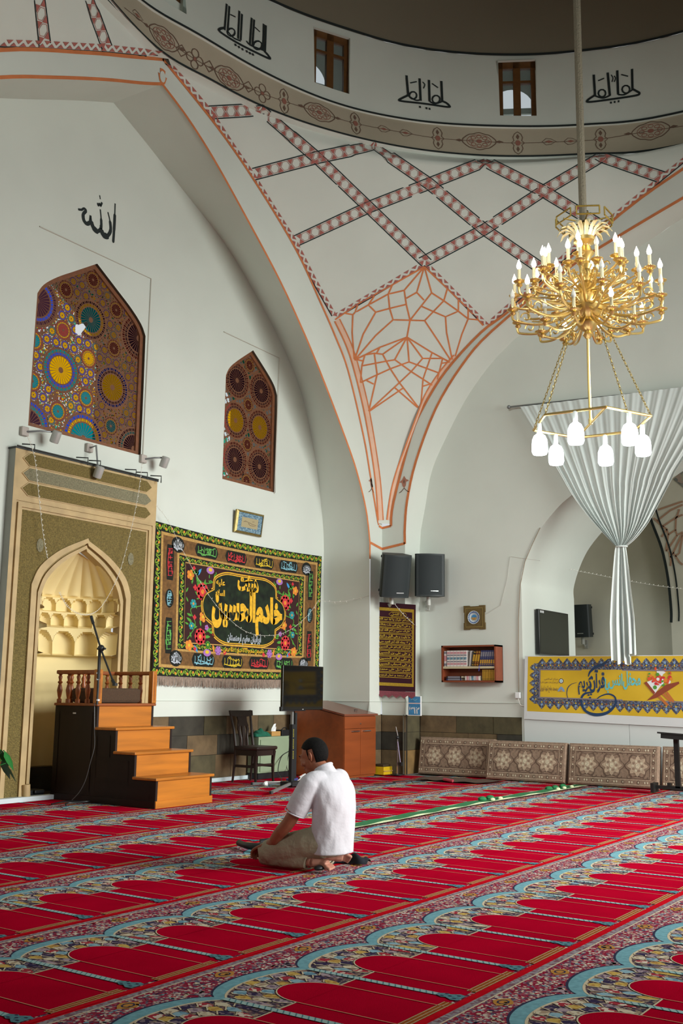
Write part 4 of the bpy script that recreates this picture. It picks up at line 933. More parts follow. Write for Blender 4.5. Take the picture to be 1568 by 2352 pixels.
# microphone boom stand at the near side of the pulpit
root = thing('microphone_stand', 'black microphone boom stand clamped beside the pulpit railing in front of the mihrab', 'microphone stand', (8.03, 8.95, 1.07))
fX = lambda x, y: onX(x, y, 8.03)
m = MB(); m.tube([fX(223, 1618), fX(229, 1500)], .013, BLACK); m.tube([fX(226, 1560), fX(229, 1490)], .017, BLACK)
for yy in (1548, 1562, 1610): m.tube([fX(225, yy), fX(225.2, yy-4)], .018, WHITE)
m.build('pole', root)
m = MB(); m.tube([fX(209, 1415), fX(232, 1492), fX(260, 1566)], [.012, .011, .01], BLACK); m.tube([fX(209, 1415), fX(214, 1432)], .017, BLACK); m.build('boom', root)
m = MB(); m.ball(fX(232, 1489), .04, BLACK, 12, 8); m.tube([fX(224, 1490), fX(242, 1490)], .012, BLACK); m.build('clamp', root)
m = MB(); m.tube([fX(258, 1562), fX(263, 1571)], .018, BLACK); m.box(tuple(fX(264, 1572)-V((.02, .02, .015))), tuple(fX(264, 1572)+V((.02, .02, .015))), BLACK); m.build('microphone_clip', root)
m = MB(); m.tube(smoothpts([onX(217, 1680, 8.06), onX(217, 1715, 8.055), onX(208, 1750, 8.05), onX(197, 1790, 8.05), onX(183, 1818, 8.04), onZ(165, 1838, .012)], 8), .004, mat('grey_cable', '#77787a', .6), 6); m.tube([onX(217, 1600, 8.06), onX(217, 1680, 8.06)], .004, MATS['grey_cable'], 6)
tag(m.build('pulpit_cable'), 'thin grey cable running down the dark side of the pulpit', 'cable')
# dark object and wall foot behind the pulpit
m = MB(); m.tube([onY(60, 1830, 9.57)+V((0, 0, 0)), onY(60, 1802, 9.57)], .045, MARB, 14); o = tag(m.build('marble_stub'), 'short round marble stub at the foot of the mihrab jamb', 'stone stub')
m = MB(); m.box((7.86, 9.66, .013), (8.06, 9.84, .1), BLACK); m.box((7.9, 9.62, .06), (8.04, 9.7, .1), BLACK); tag(m.build('floor_lamp_box', smooth=0, bevel=.012), 'small dark floodlight standing on the floor of the prayer niche', 'floodlight')
# ================================================================ EMBROIDERED HANGING
def bilin(c, Y):   # corners TL TR BR BL as wall points
    def fn(u, v, d=0):
        t = c[3].lerp(c[2], u); b = c[0].lerp(c[1], u); p = t.lerp(b, v)
        return V((p.x, Y-d*.0012, p.z-.05*sin(pi*u)*v-.02*sin(pi*u)*(1-v)))
    return fn
HC = [V((9.64, 0, 3.42)), V((13.39, 0, 3.38)), V((13.35, 0, 1.42)), V((9.70, 0, 1.41))]
fh = bilin(HC, 9.66)
K_BLK = mat('black_velvet', '#12150f', 0.95); K_VINE = mat('lime_embroidery', '#7d9c2a', 0.9, noise=(40, .25)); K_ORA = mat('orange_embroidery', '#d98430', 0.9); K_TAN = mat('tan_braid', '#b08a4c', 0.9, noise=(60, .25)); K_BRN = mat('brown_brocade', '#6d4c26', 0.9, noise=(22, .35))
K_MAR = mat('dark_maroon_cloth', '#331414', 0.95); K_GRN = mat('dark_green_marbled', '#13200f', 0.95, noise=(9, .9)); K_GLD = mat('gold_embroidery', '#e0ab22', 0.8, noise=(25, .2)); K_RED = mat('red_embroidery', '#c93038', .9); K_LGR = mat('green_embroidery', '#63ad52', .9)
K_CYN = mat('pale_blue_embroidery', '#7fb6c4', .9); K_SIL = mat('silver_embroidery', '#b2b8c0', .85); K_YEL = mat('yellow_embroidery', '#d3b42c', .9); K_PUR = mat('lilac_embroidery', '#a06ab0', .9); K_BLU = mat('blue_embroidery', '#3a8fc8', .9); K_TEA = mat('teal_embroidery', '#2b8f92', .9); K_LEAF = mat('leaf_embroidery', '#4f9434', .9)
root = thing('wall_hanging', 'large black and brown embroidered wall hanging with golden writing and flowers, behind the chair', 'wall hanging', (11.5, 9.66, 1.4))
AW, AH = 3.72, 1.96
m = MB()
def R(a, b, c, e, d, k, mm=None):   # subdivided rectangle in cloth metres
    mm = mm or m; n = max(1, int((c-a)/.12)); n2 = max(1, int((e-b)/.2))
    for i in range(n):
        for j in range(n2):
            q = [(lerp(a, c, i/n), lerp(b, e, j/n2)), (lerp(a, c, (i+1)/n), lerp(b, e, j/n2)), (lerp(a, c, (i+1)/n), lerp(b, e, (j+1)/n2)), (lerp(a, c, i/n), lerp(b, e, (j+1)/n2))]
            mm.poly(q, fm, d, k)
fm = lambda x, y, d=0: fh(x/AW, y/AH, d)
R(0, 0, AW, AH, 0, K_BLK)
def vine(x0, y0, x1, y1, w_):
    L = hypot(x1-x0, y1-y0); n = max(2, int(L/.115)); ux, uy = (x1-x0)/L, (y1-y0)/L
    P = lambda s, t: (x0+ux*s-uy*t, y0+uy*s+ux*t)
    m.line([P(L*i/(n*6), w_*.3*sin(i*pi/3)) for i in range(n*6+1)], w_*.17, fm, 2, K_VINE)
    for i in range(n):
        s = L*(i+.5)/n; g = 1 if i % 2 else -1
        m.line([P(s+.035*cos(a), g*w_*.12+w_*.3*sin(a)) for a in [k*pi/5 for k in range(8)]], w_*.13, fm, 2, K_VINE)
        c = P(s+.02, -g*w_*.1); m.poly(ell(c[0], c[1], w_*.16, w_*.16, 7), fm, 3, K_ORA)
B1, B2, B3, B4, B5 = .11, .15, .42, .46, .58
vine(.0, B1/2, AW, B1/2, B1); vine(0, AH-B1/2, AW, AH-B1/2, B1); vine(B1/2, B1, B1/2, AH-B1, B1); vine(AW-B1/2, B1, AW-B1/2, AH-B1, B1)
HX = lambda b: b*1.0; VY = lambda b: b*.72
def frame(b0, b1, k, d):
    x0, x1, y0, y1 = b0, b1, b0 if b0 <= .15 else .11+(b0-.11)*.72, b1 if b1 <= .15 else .11+(b1-.11)*.72
    R(x0, y0, AW-x0, y1, d, k); R(x0, AH-y1, AW-x0, AH-y0, d, k); R(x0, y1, x1, AH-y1, d, k); R(AW-x1, y1, AW-x0, AH-y1, d, k)
    return y0, y1
frame(B1, B2, K_TAN, 1); frame(B2, B3, K_BRN, 1); yb0, yb1 = frame(B3, B4, K_TAN, 1)
y3 = .11+(B4-.11)*.72; y5 = .11+(B5-.11)*.72
vine(B4, (y3+y5)/2, AW-B4, (y3+y5)/2, (y5-y3)*.9); vine(B4, AH-(y3+y5)/2, AW-B4, AH-(y3+y5)/2, (y5-y3)*.9); vine((B4+B5)/2, y5, (B4+B5)/2, AH-y5, .1); vine(AW-(B4+B5)/2, y5, AW-(B4+B5)/2, AH-y5, .1)
R(B5, y5, AW-B5, AH-y5, 1, K_MAR); m.line([(B5, y5), (AW-B5, y5), (AW-B5, AH-y5), (B5, AH-y5)], .016, fm, 3, K_TAN, closed=True)
# cartouches along the brown band
ymid = .11+((B2+B3)/2-.11)*.72
def cart(x, y, w_, h, k, rot=False, oval=False):
    if oval: m.poly(ell(x, y, w_*.62, h*.56, 18), fm, 2, K_BLK)
    else: m.poly([(x+a*w_/2, y+b*h/2) for a, b in ((-1.02, -.72), (-.88, -1.1), (.88, -1.1), (1.02, -.72), (1.14, 0), (1.02, .72), (.88, 1.1), (-.88, 1.1), (-1.02, .72), (-1.14, 0))], fm, 2, K_BLK)
    rr = random.Random(int(x*1000+y*100)); W2, H2_ = w_*.44, h*.42
    for j in range(9):
        a = rr.uniform(-1, .5); b = rr.uniform(-.9, .9); L = rr.uniform(.25, .6)
        pts = [(a, b), (a+L*.35, b+rr.uniform(-.4, .4)), (a+L*.7, b+rr.uniform(-.5, .5)), (a+L, b+rr.uniform(-.3, .3))]
        pts = [(x+max(-1, min(1, p))*W2*(sqrt(max(.1, 1-min(1, abs(q))**2*.7)) if oval else 1), y+max(-1, min(1, q))*H2_) for p, q in pts]
        m.line([(p.x, p.y) for p in smoothpts([(p, q, 0) for p, q in pts], 4)], min(w_, h)*.07, fm, 3, k)
    for i in range(7):
        t = -1+2*i/6; tw, th = (0, .8) if w_ >= h else (.8, 0)
        s = sqrt(max(.15, 1-t*t*.8)) if oval else 1
        p0 = (x+W2*(t if w_ >= h else -.75*s), y+H2_*(-.75*s if w_ >= h else t)); p1 = (x+W2*(t+.06 if w_ >= h else .75*s), y+H2_*(.75*s if w_ >= h else t+.05))
        m.line([p0, ((p0[0]+p1[0])/2+.01, (p0[1]+p1[1])/2), p1], min(w_, h)*.05, fm, 3.5, k)
    m.line([(x-W2, y-H2_*.5), (x-W2*.3, y-H2_*.8), (x+W2*.4, y-H2_*.55), (x+W2, y-H2_*.75)] if w_ >= h else [(x-W2*.5, y-H2_), (x-W2*.8, y), (x-W2*.4, y+H2_)], min(w_, h)*.08, fm, 4, k)
for x, k, ov in ((.43, K_SIL, 1), (1.0, K_LGR, 0), (1.63, K_RED, 0), (2.26, K_YEL, 0), (2.86, K_CYN, 0), (3.32, K_SIL, 1)): cart(x, AH-ymid, .2 if ov else .42, .19 if ov else .16, k, oval=ov)
for x, k, ov in ((.43, K_SIL, 1), (.98, K_CYN, 0), (1.6, K_YEL, 0), (2.2, K_RED, 0), (2.8, K_LGR, 0), (3.3, K_SIL, 1)): cart(x, ymid, .2 if ov else .42, .19 if ov else .16, k, oval=ov)
xm = (B2+B3)/2
for y, k, ov in ((1.47, K_RED, 0), (1.0, K_CYN, 1), (.52, K_LGR, 0)): cart(xm, y, .13, .22 if ov else .42, k, oval=ov)
for y, k, ov in ((1.47, K_LGR, 0), (1.0, K_CYN, 1), (.52, K_RED, 0)): cart(AW-xm, y, .13, .22 if ov else .42, k, oval=ov)
# medallion
mx, my = AW/2, AH/2; mw, mh = .93, (AH/2-y5)*.97
med = arc([(-mw*.78, mh*.5), (-mw*.74, mh*.8), (-mw*.5, mh*.985), (-mw*.2, mh)], 6)+arc([(mw*.2, mh), (mw*.5, mh*.985), (mw*.74, mh*.8), (mw*.78, mh*.5)], 6)
lobe = arc([(mw*.78, mh*.5), (mw*.96, mh*.32), (mw*1.03, 0), (mw*.96, -mh*.32), (mw*.78, -mh*.5)], 6)[1:-1]
med = med+lobe+[(-a, -b) for a, b in med]+[(-a, -b) for a, b in lobe]
med = [(mx+a, my+b) for a, b in med]
m.poly(med[::-1], fm, 4, K_GLD); m.poly(inset(med, .014)[::-1], fm, 5, K_BRN); m.poly(inset(med, .028)[::-1], fm, 6, K_GLD); m.poly(inset(med, .04)[::-1], fm, 7, K_GRN)
T = lambda t, x0, y0, x1, y1, k, b=.03: put_text(m, t, mx+x0, my+y0, mx+x1, my+y1, fm, 9, k, b)
T('هيئت', -.2, .22, .28, .52, K_GLD, .055); T('عليه', -.66, .29, -.47, .4, K_GLD, .03); T('السلام', -.67, .12, -.47, .25, K_GLD, .03)
T('الحسین', -.74, -.29, .22, .3, K_GLD, .06); T('خادم', .22, -.36, .86, .24, K_GLD, .06)
T('ایرانیان مقیم ارمنستان', -.4, -.5, .36, -.34, K_SIL, .03); T('تاسیس محرم ۱۴۴۴ هـ.ق / ۱۴۰۱ هـ.ش', -.48, -.64, .42, -.53, K_GLD, .02)
# flowers at both ends
def flower(x, y, r, k, petals=6, core=K_ORA):
    for i in range(petals):
        a = 2*pi*i/petals; m.poly(ell(x+r*.6*cos(a), y+r*.6*sin(a), r*.45, r*.45, 8), fm, 4, k)
    m.poly(ell(x, y, r*.6, r*.6, 10), fm, 4.5, k); m.poly(ell(x, y, r*.28, r*.28, 8), fm, 5, core)
def leaf(x, y, L, a, k=None):
    m.poly([(x+L*(t*cos(a)-s*sin(a)), y+L*(t*sin(a)+s*cos(a))) for t, s in ((-.5, 0), (-.2, .16), (.15, .17), (.5, 0), (.15, -.12), (-.2, -.14))], fm, 3.5, k or K_LEAF)
for sgn in (1, -1):
    fx = lambda x: x if sgn > 0 else AW-x
    fl = [(.68, 1.36, .07, K_ORA, 5, K_YEL), (.93, 1.16, .12, K_RED, 8, K_ORA), (1.32, 1.33, .065, K_PUR, 6, K_PUR), (.75, .98, .06, K_TEA, 6, K_ORA), (.95, .82, .075, K_ORA, 5, K_YEL), (1.1, 1.17, .05, K_LEAF, 8, K_YEL), (1.05, .99, .04, K_PUR, 5, K_RED), (.9, .55, .11, K_RED, 8, K_ORA), (.68, .42, .075, K_ORA, 5, K_YEL), (1.28, .38, .065, K_PUR, 6, K_PUR), (1.06, .45, .05, K_LEAF, 8, K_YEL), (.72, .68, .05, K_TEA, 6, K_YEL), (1.03, .68, .04, K_PUR, 5, K_RED), (.78, 1.2, .04, K_RED, 4, K_RED), (.78, .8, .035, K_RED, 4, K_RED), (1.17, 1.05, .035, K_RED, 4, K_RED), (1.18, .6, .035, K_RED, 4, K_RED), (1.45, 1.38, .035, K_RED, 4, K_RED), (1.42, .36, .035, K_RED, 4, K_RED), (.75, 1.46, .03, K_RED, 4, K_RED), (.8, .38, .03, K_RED, 4, K_RED)]
    for x, y, r, k, n, c in fl: flower(fx(x), y, r, k, n, c)
    for x, y, L, a, k in ((.86, 1.42, .14, .9, K_BLU), (.82, .38, .13, -.9, K_BLU), (1.2, 1.38, .13, 1.3, K_ORA), (1.18, .4, .13, -1.3, K_ORA)): leaf(fx(x), y, L, a*sgn, k)
    for x, y in ((1.08, 1.47), (1.05, .34)): m.poly(ell(fx(x), y, .08, .05, 12), fm, 4, K_PUR); m.poly(ell(fx(x), y+.01, .04, .025, 10), fm, 5, K_YEL)
    rr = random.Random(5)
    for i in range(46): leaf(fx(rr.uniform(.62, 1.22)), rr.uniform(y5+.05, AH-y5-.05), rr.uniform(.06, .14), rr.uniform(0, pi))
    m.line([(p.x, p.y) for p in smoothpts([(fx(a), b, 0) for a, b in ((.64, .5), (.8, .7), (.7, .9), (.95, 1.0), (.85, 1.25), (1.1, 1.3), (1.3, 1.42))], 6)], .012, fm, 3, K_LEAF)
m.build('embroidered_cloth', root, smooth=0)
m = MB(); frg = mat('taupe_fringe', '#8d7a6c', .95, noise=(40, .3))
for i in range(230):
    x = AW*i/230; a = fh(x/AW, 0, 0); s = random.uniform(-.008, .008); L = random.uniform(.11, .13)
    m.add([a, a+V((AW/230*.9, 0, 0)), a+V((AW/230*.8+s, .0, -L)), a+V((s, 0, -L))], [(3, 2, 1, 0)], frg)
m.build('fringe', root, smooth=0)['kind'] = 'stuff'

# framed calligraphy over it
root = thing('picture_frame', 'small gilt frame with blue mount and calligraphy hanging above the embroidered hanging', 'picture', (11.55, 9.69, 3.49))
fp = lambda u, v, d=0: V((11.25+u*.62, 9.70-d-.045*v, 3.495+v*.33))
m = MB(); gilt = mat('worn_gilt', '#8f7f4c', .4, .6, noise=(30, .2)); o_ = [(0, 0), (1, 0), (1, 1), (0, 1)]; i_ = [(.055, .09), (.945, .09), (.945, .91), (.055, .91)]
m.prism(o_, fp, -.01, .02, gilt); 
for k in range(4): m.add([fp(*o_[k], .02), fp(*o_[(k+1) % 4], .02), fp(*i_[(k+1) % 4], .034), fp(*i_[k], .034)], [(0, 1, 2, 3)], gilt)
m.build('frame', root, smooth=0)
m = MB(); m.poly(i_, fp, .024, mat('blue_floral_mount', '#5f7f90', .8, cols=(70, ['#5c7d90', '#6f90a0', '#4d6a80', '#8aa4ac']))); m.build('mount', root, smooth=0)
m = MB(); m.poly([(.2, .28), (.8, .28), (.8, .72), (.2, .72)], fp, .026, mat('buff_paper', '#a89c78', .9))
for L in (((.27, .5), (.33, .56), (.42, .53), (.52, .5), (.62, .47), (.74, .46)), ((.45, .5), (.5, .42), (.62, .4), (.72, .42)), ((.58, .58), (.66, .6)), ((.3, .55), (.36, .52))): m.line([(p.x, p.y) for p in smoothpts([(a, b, 0) for a, b in L], 4)], .014, fp, .028, BROWN_P)
m.build('calligraphy_sheet', root, smooth=0)

# ================================================================ MAROON HANGING
c = [V((XF-.04, 9.0, 2.66)), V((XF-.04, 8.17, 2.575)), V((XF-.04, 8.18, 1.24)), V((XF-.04, 8.985, 1.265))]
fmr = lambda u, v, d=0: (lambda p: V((p.x-d*.0012-.01*sin(5*u), p.y, p.z)))(c[3].lerp(c[2], u).lerp(c[0].lerp(c[1], u), v))
# hangs from a rod just clear of the pier corner
fmr2 = lambda u, v, d=0: fmr(u, v, d)+V((-.03, -.0, 0))
root = thing('prayer_hanging', 'narrow maroon hanging with rows of golden writing in pointed frames, on the corner pier', 'wall hanging', (13.8, 8.6, 1.2))
m = MB(); K_MR2 = mat('maroon_velvet', '#3c1020', .95, noise=(12, .12)); K_OGD = mat('old_gold_print', '#b8962a', .85, noise=(40, .15))
m.poly([(0, 0), (1, 0), (1, 1), (0, 1)], fmr2, 0, K_MR2)
m.line([(.085, .075), (.945, .075), (.945, .925), (.085, .925)], .05, fmr2, 1, K_OGD, closed=True)
LINES = ['یا ابا الفضل', 'السلام علیک یا ابا عبد الله', 'و علی الارواح التی حلت بفنائک', 'علیک منی سلام الله ابدا', 'ما بقیت و بقی اللیل و النهار', 'و لا جعله الله آخر العهد منی', 'لزیارتکم السلام علی الحسین', 'و علی علی بن الحسین', 'و علی اولاد الحسین', 'و علی اصحاب الحسین', 'اللهم صل علی محمد', 'و آل محمد و عجل فرجهم']
for i in range(12):
    y = .87-.063*i-.0; x0, x1 = (.42, .8) if i == 0 else (.15, .92)
    h = .024
    pl = [(x0, y), (x0+.06, y+h), (x1-.03, y+h), (x1, y+h*.4), (x1, y-h*.4), (x1-.03, y-h), (x0+.06, y-h)]
    m.line(pl, .007, fmr2, 1, K_OGD, closed=True)
    put_text(m, LINES[i], x0+.06, y-h*.75, x1-.04, y+h*.75, fmr2, 2, mat('bright_gold_print', '#d8b53a', .8), .025)
m.build('printed_cloth', root, smooth=0)
m = MB(); K_FR = mat('rose_fringe', '#8d4a54', .95, noise=(60, .2))
pts = [(0, -.001)]+[(i/12, -.075 if i % 2 else -.045) for i in range(13)]+[(1, -.001)]
m.poly(pts, fmr2, 0, K_FR); m.build('fringe', root, smooth=0)
# ================================================================ DATE CALENDAR
root = thing('day_calendar', 'little blue tear-off calendar with white numerals below the maroon hanging', 'calendar', (13.87, 8.22, 1.03))
fc = lambda u, v, d=0: V((XF-.02-d, 8.33-u*.225, .885+v*.295))
m = MB(); m.prism([(0, 0), (1, 0), (1, 1), (0, 1)], fc, -.018, .012, WHITE); m.build('backing', root, smooth=0)
m = MB(); CB = mat('calendar_blue', '#3f86b8', .7, noise=(18, .2)); m.poly([(.06, .04), (.97, .04), (.97, .6), (.06, .6)], fc, .014, CB); m.poly([(.06, .66), (.97, .66), (.97, .97), (.06, .97)], fc, .014, CB)
put_text(m, '۳۱۲', .1, .1, .92, .52, fc, .016, WHITE, .03); m.line([(.1, .63), (.95, .63)], .02, fc, .014, mat('pink_rule', '#d08a90', .8))
m.line([(p.x, p.y) for p in smoothpts([(.25, .8, 0), (.4, .86, 0), (.55, .78, 0), (.75, .84, 0)], 5)], .03, fc, .016, K_CYN); m.build('date_sheets', root, smooth=0)

# ================================================================ YELLOW BANNER, PARTITION, CURTAIN
root = thing('partition', 'low white board partition closing the doorway under the yellow banner', 'partition', (14.33, 4, 0))
for k, (a, b) in enumerate(((6.62, 5.04), (5.035, 3.4), (3.395, 1.6), (1.595, 0))):
    m = MB(); m.box((14.335, b, 0), (14.365, a, 1.74), mat('white_board', '#cfd4d2', .6)); m.build('board', root, smooth=0)
bc = [V((14.315, 6.575, 1.785)), V((14.315, 3.7, 1.765)), V((14.315, 3.7, .79)), V((14.315, 6.61, .865))]
BWd, BHt = 2.9, .95
fb = lambda x, y, d=0: (lambda u, v: (lambda p: V((p.x-.004-d*.0012-.007*sin(u*11+v*4)*sin(pi*v), p.y, p.z)))(bc[3].lerp(bc[2], u).lerp(bc[0].lerp(bc[1], u), v)))(x/BWd, y/BHt)
root = thing('event_banner', 'wide yellow printed banner with patterned border and blue calligraphy on the partition', 'banner', (14.3, 5.2, .8))
m = MB(); K_VIN = mat('white_vinyl', '#d3d6d6', .45); K_YB = mat('banner_yellow', '#d3ae22', .5, noise=(1.6, .12)); K_BP = mat('banner_border_print', '#4a5060', .6, cols=(75, ['#3c4258', '#6f7f9a', '#343a50', '#8a7a50', '#55607c', '#2c3048'])); K_GRY = mat('banner_grey_rule', '#7d7480', .6); K_NV = mat('banner_navy', '#173a60', .5); K_TQ = mat('banner_turquoise', '#5fc0c8', .5)
def RB(a, b, c_, e, d, k):
    n = max(1, int((c_-a)/.08)); n2 = max(1, int((e-b)/.1))
    for i in range(n):
        for j in range(n2): m.poly([(lerp(a, c_, (i+p)/n), lerp(b, e, (j+q)/n2)) for p, q in ((0, 0), (1, 0), (1, 1), (0, 1))], fb, d, k)
RB(0, 0, BWd, BHt, 0, K_VIN); RB(.05, .12, BWd, BHt-.01, 1, K_YB)
ox0, oy0, oy1 = .15, .235, .84
RB(ox0, oy0-.0, ox0+.09, oy1, 2, K_BP); RB(ox0, oy1-.09, BWd, oy1, 2, K_BP); RB(ox0, oy0, BWd, oy0+.09, 2, K_BP)
for i in range(21):
    x = ox0+.13+i*.13
    m.poly([(x-.065, oy1), (x+.065, oy1), (x+.03, oy1+.045), (x, oy1+.075), (x-.03, oy1+.045)], fb, 2, K_BP); m.poly([(x-.065, oy0), (x+.065, oy0), (x+.03, oy0-.045), (x, oy0-.075), (x-.03, oy0-.045)][::-1], fb, 2, K_BP)
    for yy in (oy1-.03, oy0+.03): m.poly(ell(x, yy, .012, .012, 6), fb, 3, K_YEL); m.poly(ell(x+.065, yy, .016, .016, 6), fb, 3, mat('banner_rust', '#8a4c2a', .6))
    m.poly([(x-.02, oy1+.01), (x, oy1-.015), (x+.02, oy1+.01), (x, oy1+.035)], fb, 3, mat('banner_steel_blue', '#7c9cc0', .6)); m.poly([(x-.02, oy0-.01), (x, oy0-.035), (x+.02, oy0-.01), (x, oy0+.015)], fb, 3, MATS['banner_steel_blue'])
for i in range(5):
    y = oy0+.07+i*.118; m.poly([(ox0, y-.055), (ox0, y+.055), (ox0-.04, y+.03), (ox0-.07, y), (ox0-.04, y-.03)], fb, 2, K_BP); m.poly([(ox0-.03, y), (ox0-.01, y-.02), (ox0+.01, y), (ox0-.01, y+.02)], fb, 3, MATS['banner_steel_blue']); m.poly(ell(ox0+.035, y, .012, .012, 6), fb, 3, K_YEL)
m.line([(ox0+.095, oy0+.095), (BWd, oy0+.095)], .018, fb, 3, K_GRY); m.line([(ox0+.095, oy1-.095), (BWd, oy1-.095)], .018, fb, 3, K_GRY); m.line([(ox0+.095, oy0+.09), (ox0+.095, oy1-.09)], .018, fb, 3, K_GRY)
bx = lambda px, py: ((px-20)/1568*(2.36*1.0)*1.0, (1-(py-72-(px*.018))/(618))*BHt)
def bs(pts, wd, k, d=5, sm=True):
    P = [bx(*p) for p in pts]; P = [(p.x, p.y) for p in smoothpts([(a, b, 0) for a, b in P], 6)] if sm else P
    if isinstance(wd, (list, tuple)): wd = [interp([i/(len(wd)-1) for i in range(len(wd))], list(wd), j/(len(P)-1)) for j in range(len(P))]
    m.line(P, wd, fb, d, k)
def bt(t, x0, y0, x1, y1, k, b=.02): a = bx(x0, y1); e = bx(x1, y0); put_text(m, t, a[0], a[1], e[0], e[1], fb, 5, k, b)
bt('محفل', 1020, 235, 1185, 400, K_TQ, .025); bt('انس', 880, 255, 1015, 395, K_TQ, .025); bt('با', 842, 300, 885, 430, K_TQ, .025)
bt('قرآن', 690, 215, 845, 430, K_NV, .035); bt('کریم', 575, 270, 720, 450, K_NV, .035)
bs([(882, 120), (830, 165), (760, 190), (700, 235), (680, 280)], [.012, .035, .04, .03, .012], K_NV)
bs([(720, 425), (640, 440), (605, 500), (640, 590), (740, 630), (860, 610), (935, 540), (940, 470), (880, 440), (800, 460), (730, 510), (650, 545), (580, 545)], [.02, .03, .03, .035, .045, .04, .03, .025, .02, .015, .012, .008, .004], K_NV)
bs([(580, 545), (510, 525), (465, 460), (470, 390), (510, 350), (565, 335)], [.004, .006, .01, .012, .008, .003], K_NV)
for q in ((680, 450), (705, 445), (695, 475)): m.poly(ell(*bx(*q), .018, .014, 6), fb, 6, K_NV)
bt('مسجد جامع کبود ایروان', 190, 365, 365, 430, BROWN_P, .01); bt('رایزنی فرهنگی سفارت جمهوری اسلامی ایران', 175, 318, 375, 342, BROWN_P, 0); bt('مرکز اسلامی', 230, 290, 370, 312, BROWN_P, 0)
e = bx(404, 320); m.poly([(e[0]+.04*(1 if i % 2 else .8)*cos(i*pi/8), e[1]+.04*(1 if i % 2 else .8)*sin(i*pi/8)) for i in range(16)], fb, 5, K_NV); m.poly(ell(*e, .027, .027, 12), fb, 6, WHITE); m.poly(ell(*e, .012, .012, 8), fb, 7, K_TQ)
e = bx(405, 400); m.poly([(e[0]-.06, e[1]-.03), (e[0]+.06, e[1]-.03), (e[0]+.03, e[1]+.02), (e[0], e[1]+.045), (e[0]-.03, e[1]+.02)], fb, 5, MATS['banner_steel_blue']); m.poly([(e[0]-.03, e[1]-.03), (e[0]+.025, e[1]-.03), (e[0], e[1]+.01)], fb, 6, K_TAN)
# open book with flowers on a folding stand
RW = mat('banner_red_wood', '#8c3c20', .5)
m.poly([bx(*p) for p in ((1218, 340), (1330, 300), (1400, 330), (1310, 440))][::-1], fb, 5, WHITE)
m.poly([bx(*p) for p in ((1240, 495), (1330, 420), (1420, 355), (1535, 328), (1540, 345), (1440, 405), (1330, 470))][::-1], fb, 6, RW)
m.poly([bx(*p) for p in ((1218, 340), (1240, 325), (1320, 425), (1305, 440))][::-1], fb, 6, RW)
for a, b in (((1345, 450), (1430, 535)), ((1385, 430), (1460, 500)), ((1420, 420), (1485, 505))): bs([a, b], .035, mat('banner_orange_wood', '#b8692a', .5), 5, False)
m.poly([bx(*p) for p in ((1328, 210), (1365, 235), (1412, 222), (1418, 250), (1380, 272), (1345, 268))][::-1], fb, 6, WHITE)
rr = random.Random(3)
for i in range(46):
    px, py = rr.gauss(1365, 48), rr.gauss(318, 26); e = bx(px, py); r = rr.uniform(.012, .03); m.poly(ell(*e, r, r, 7), fb, 7+rr.random(), rr.choice([K_RED, K_ORA, mat('banner_flame', '#d8502a', .6), K_LEAF, WHITE]))
for q in ((1328, 215), (1415, 228), (1300, 295), (1440, 320)): m.poly(ell(*bx(*q), .018, .025, 7), fb, 8, MATS['banner_flame'])
m.build('printed_sheet', root, smooth=0)

# curtain on its rod
CUR = mat('pale_sheer_curtain', '#d3dcd8', .8, noise=(3, .03))
tie = onX(1430, 1257, 14.2)
m = MB(); a = onX(1168, 935, 14.24); m.tube([a, (14.24, a.y*0+3.0, 5.43)], .014, mat('dull_steel', '#7e8282', .4, .6)); m.ball(a, .03, MATS['dull_steel'], 10, 6)
tag(m.build('curtain_rod'), 'thin steel curtain rod along the top of the gathered pale curtain', 'curtain rod')
Lc = smoothpts([(p.y, p.z, 0) for p in (onX(x, y, 14.2) for x, y in ((1195, 935), (1228, 988), (1262, 1045), (1292, 1095), (1320, 1142), (1352, 1185), (1385, 1222), (1417, 1255)))], 6)
Rc = smoothpts([(3.3, 5.46, 0)]+[(p.y, p.z, 0) for p in (onX(x, y, 14.2) for x, y in ((1568, 1061), (1546, 1102), (1510, 1171), (1491, 1204), (1465, 1236), (1443, 1255)))], 6)
Lp, Rp = resample([(p.x, p.y) for p in Lc], 80), resample([(p.x, p.y) for p in Rc], 80)
def curt(a, b):
    k = b*80; i = min(79, int(k)); l = Lp[i].lerp(Lp[i+1], k-i); r = Rp[i].lerp(Rp[i+1], k-i)
    y, z = lerp(l.x, r.x, a), lerp(l.y, r.y, a)
    z -= (.28*sin(pi*a))*sin(pi*min(1, b*1.0))*.35
    ph = a*2*pi*17+1.3*sin(a*9)+.6*sin(b*3+a*5); amp = (.008+.026*b**1.5)*(1-.35*b**6)
    return V((14.2-.02-amp*(sin(ph)+.4*sin(2.3*ph+1))-.05*b, y, z))
root = thing('curtain', 'pale sheer curtain gathered to a tie and hanging as a tail over the yellow banner', 'curtain', tie)
m = MB(); m.grid(curt, 420, 60, CUR); m.build('gathered_drape', root, smooth=2)
bot = onX(1432, 1522, 14.15)
def tail(a, b):
    w_ = lerp(.13, .34, min(1, b*1.5)**.8)*(1-.12*max(0, b-.8)); yc = lerp(tie.y, bot.y-.02, b); z = lerp(tie.z, bot.z+.03*sin(a*17)+.08*(a > .72)+.1*max(0, a-.8)*2, b)
    ph = a*2*pi*4.2+.5*sin(b*4); return V((14.13-.045*(sin(ph)+.35*sin(ph*2.1))*(.5+b)-.01, yc+w_*(.5-a)+.012*sin(ph*1.3), z))
m = MB(); m.grid(tail, 160, 50, CUR); m.build('hanging_tail', root, smooth=2)
m = MB(); m.tube([tie+V((-.06+.075*cos(t), .075*sin(t), 0)) for t in [2*pi*i/20 for i in range(20)]], .012, CUR, 8, closed=True); m.build('tie_band', root)
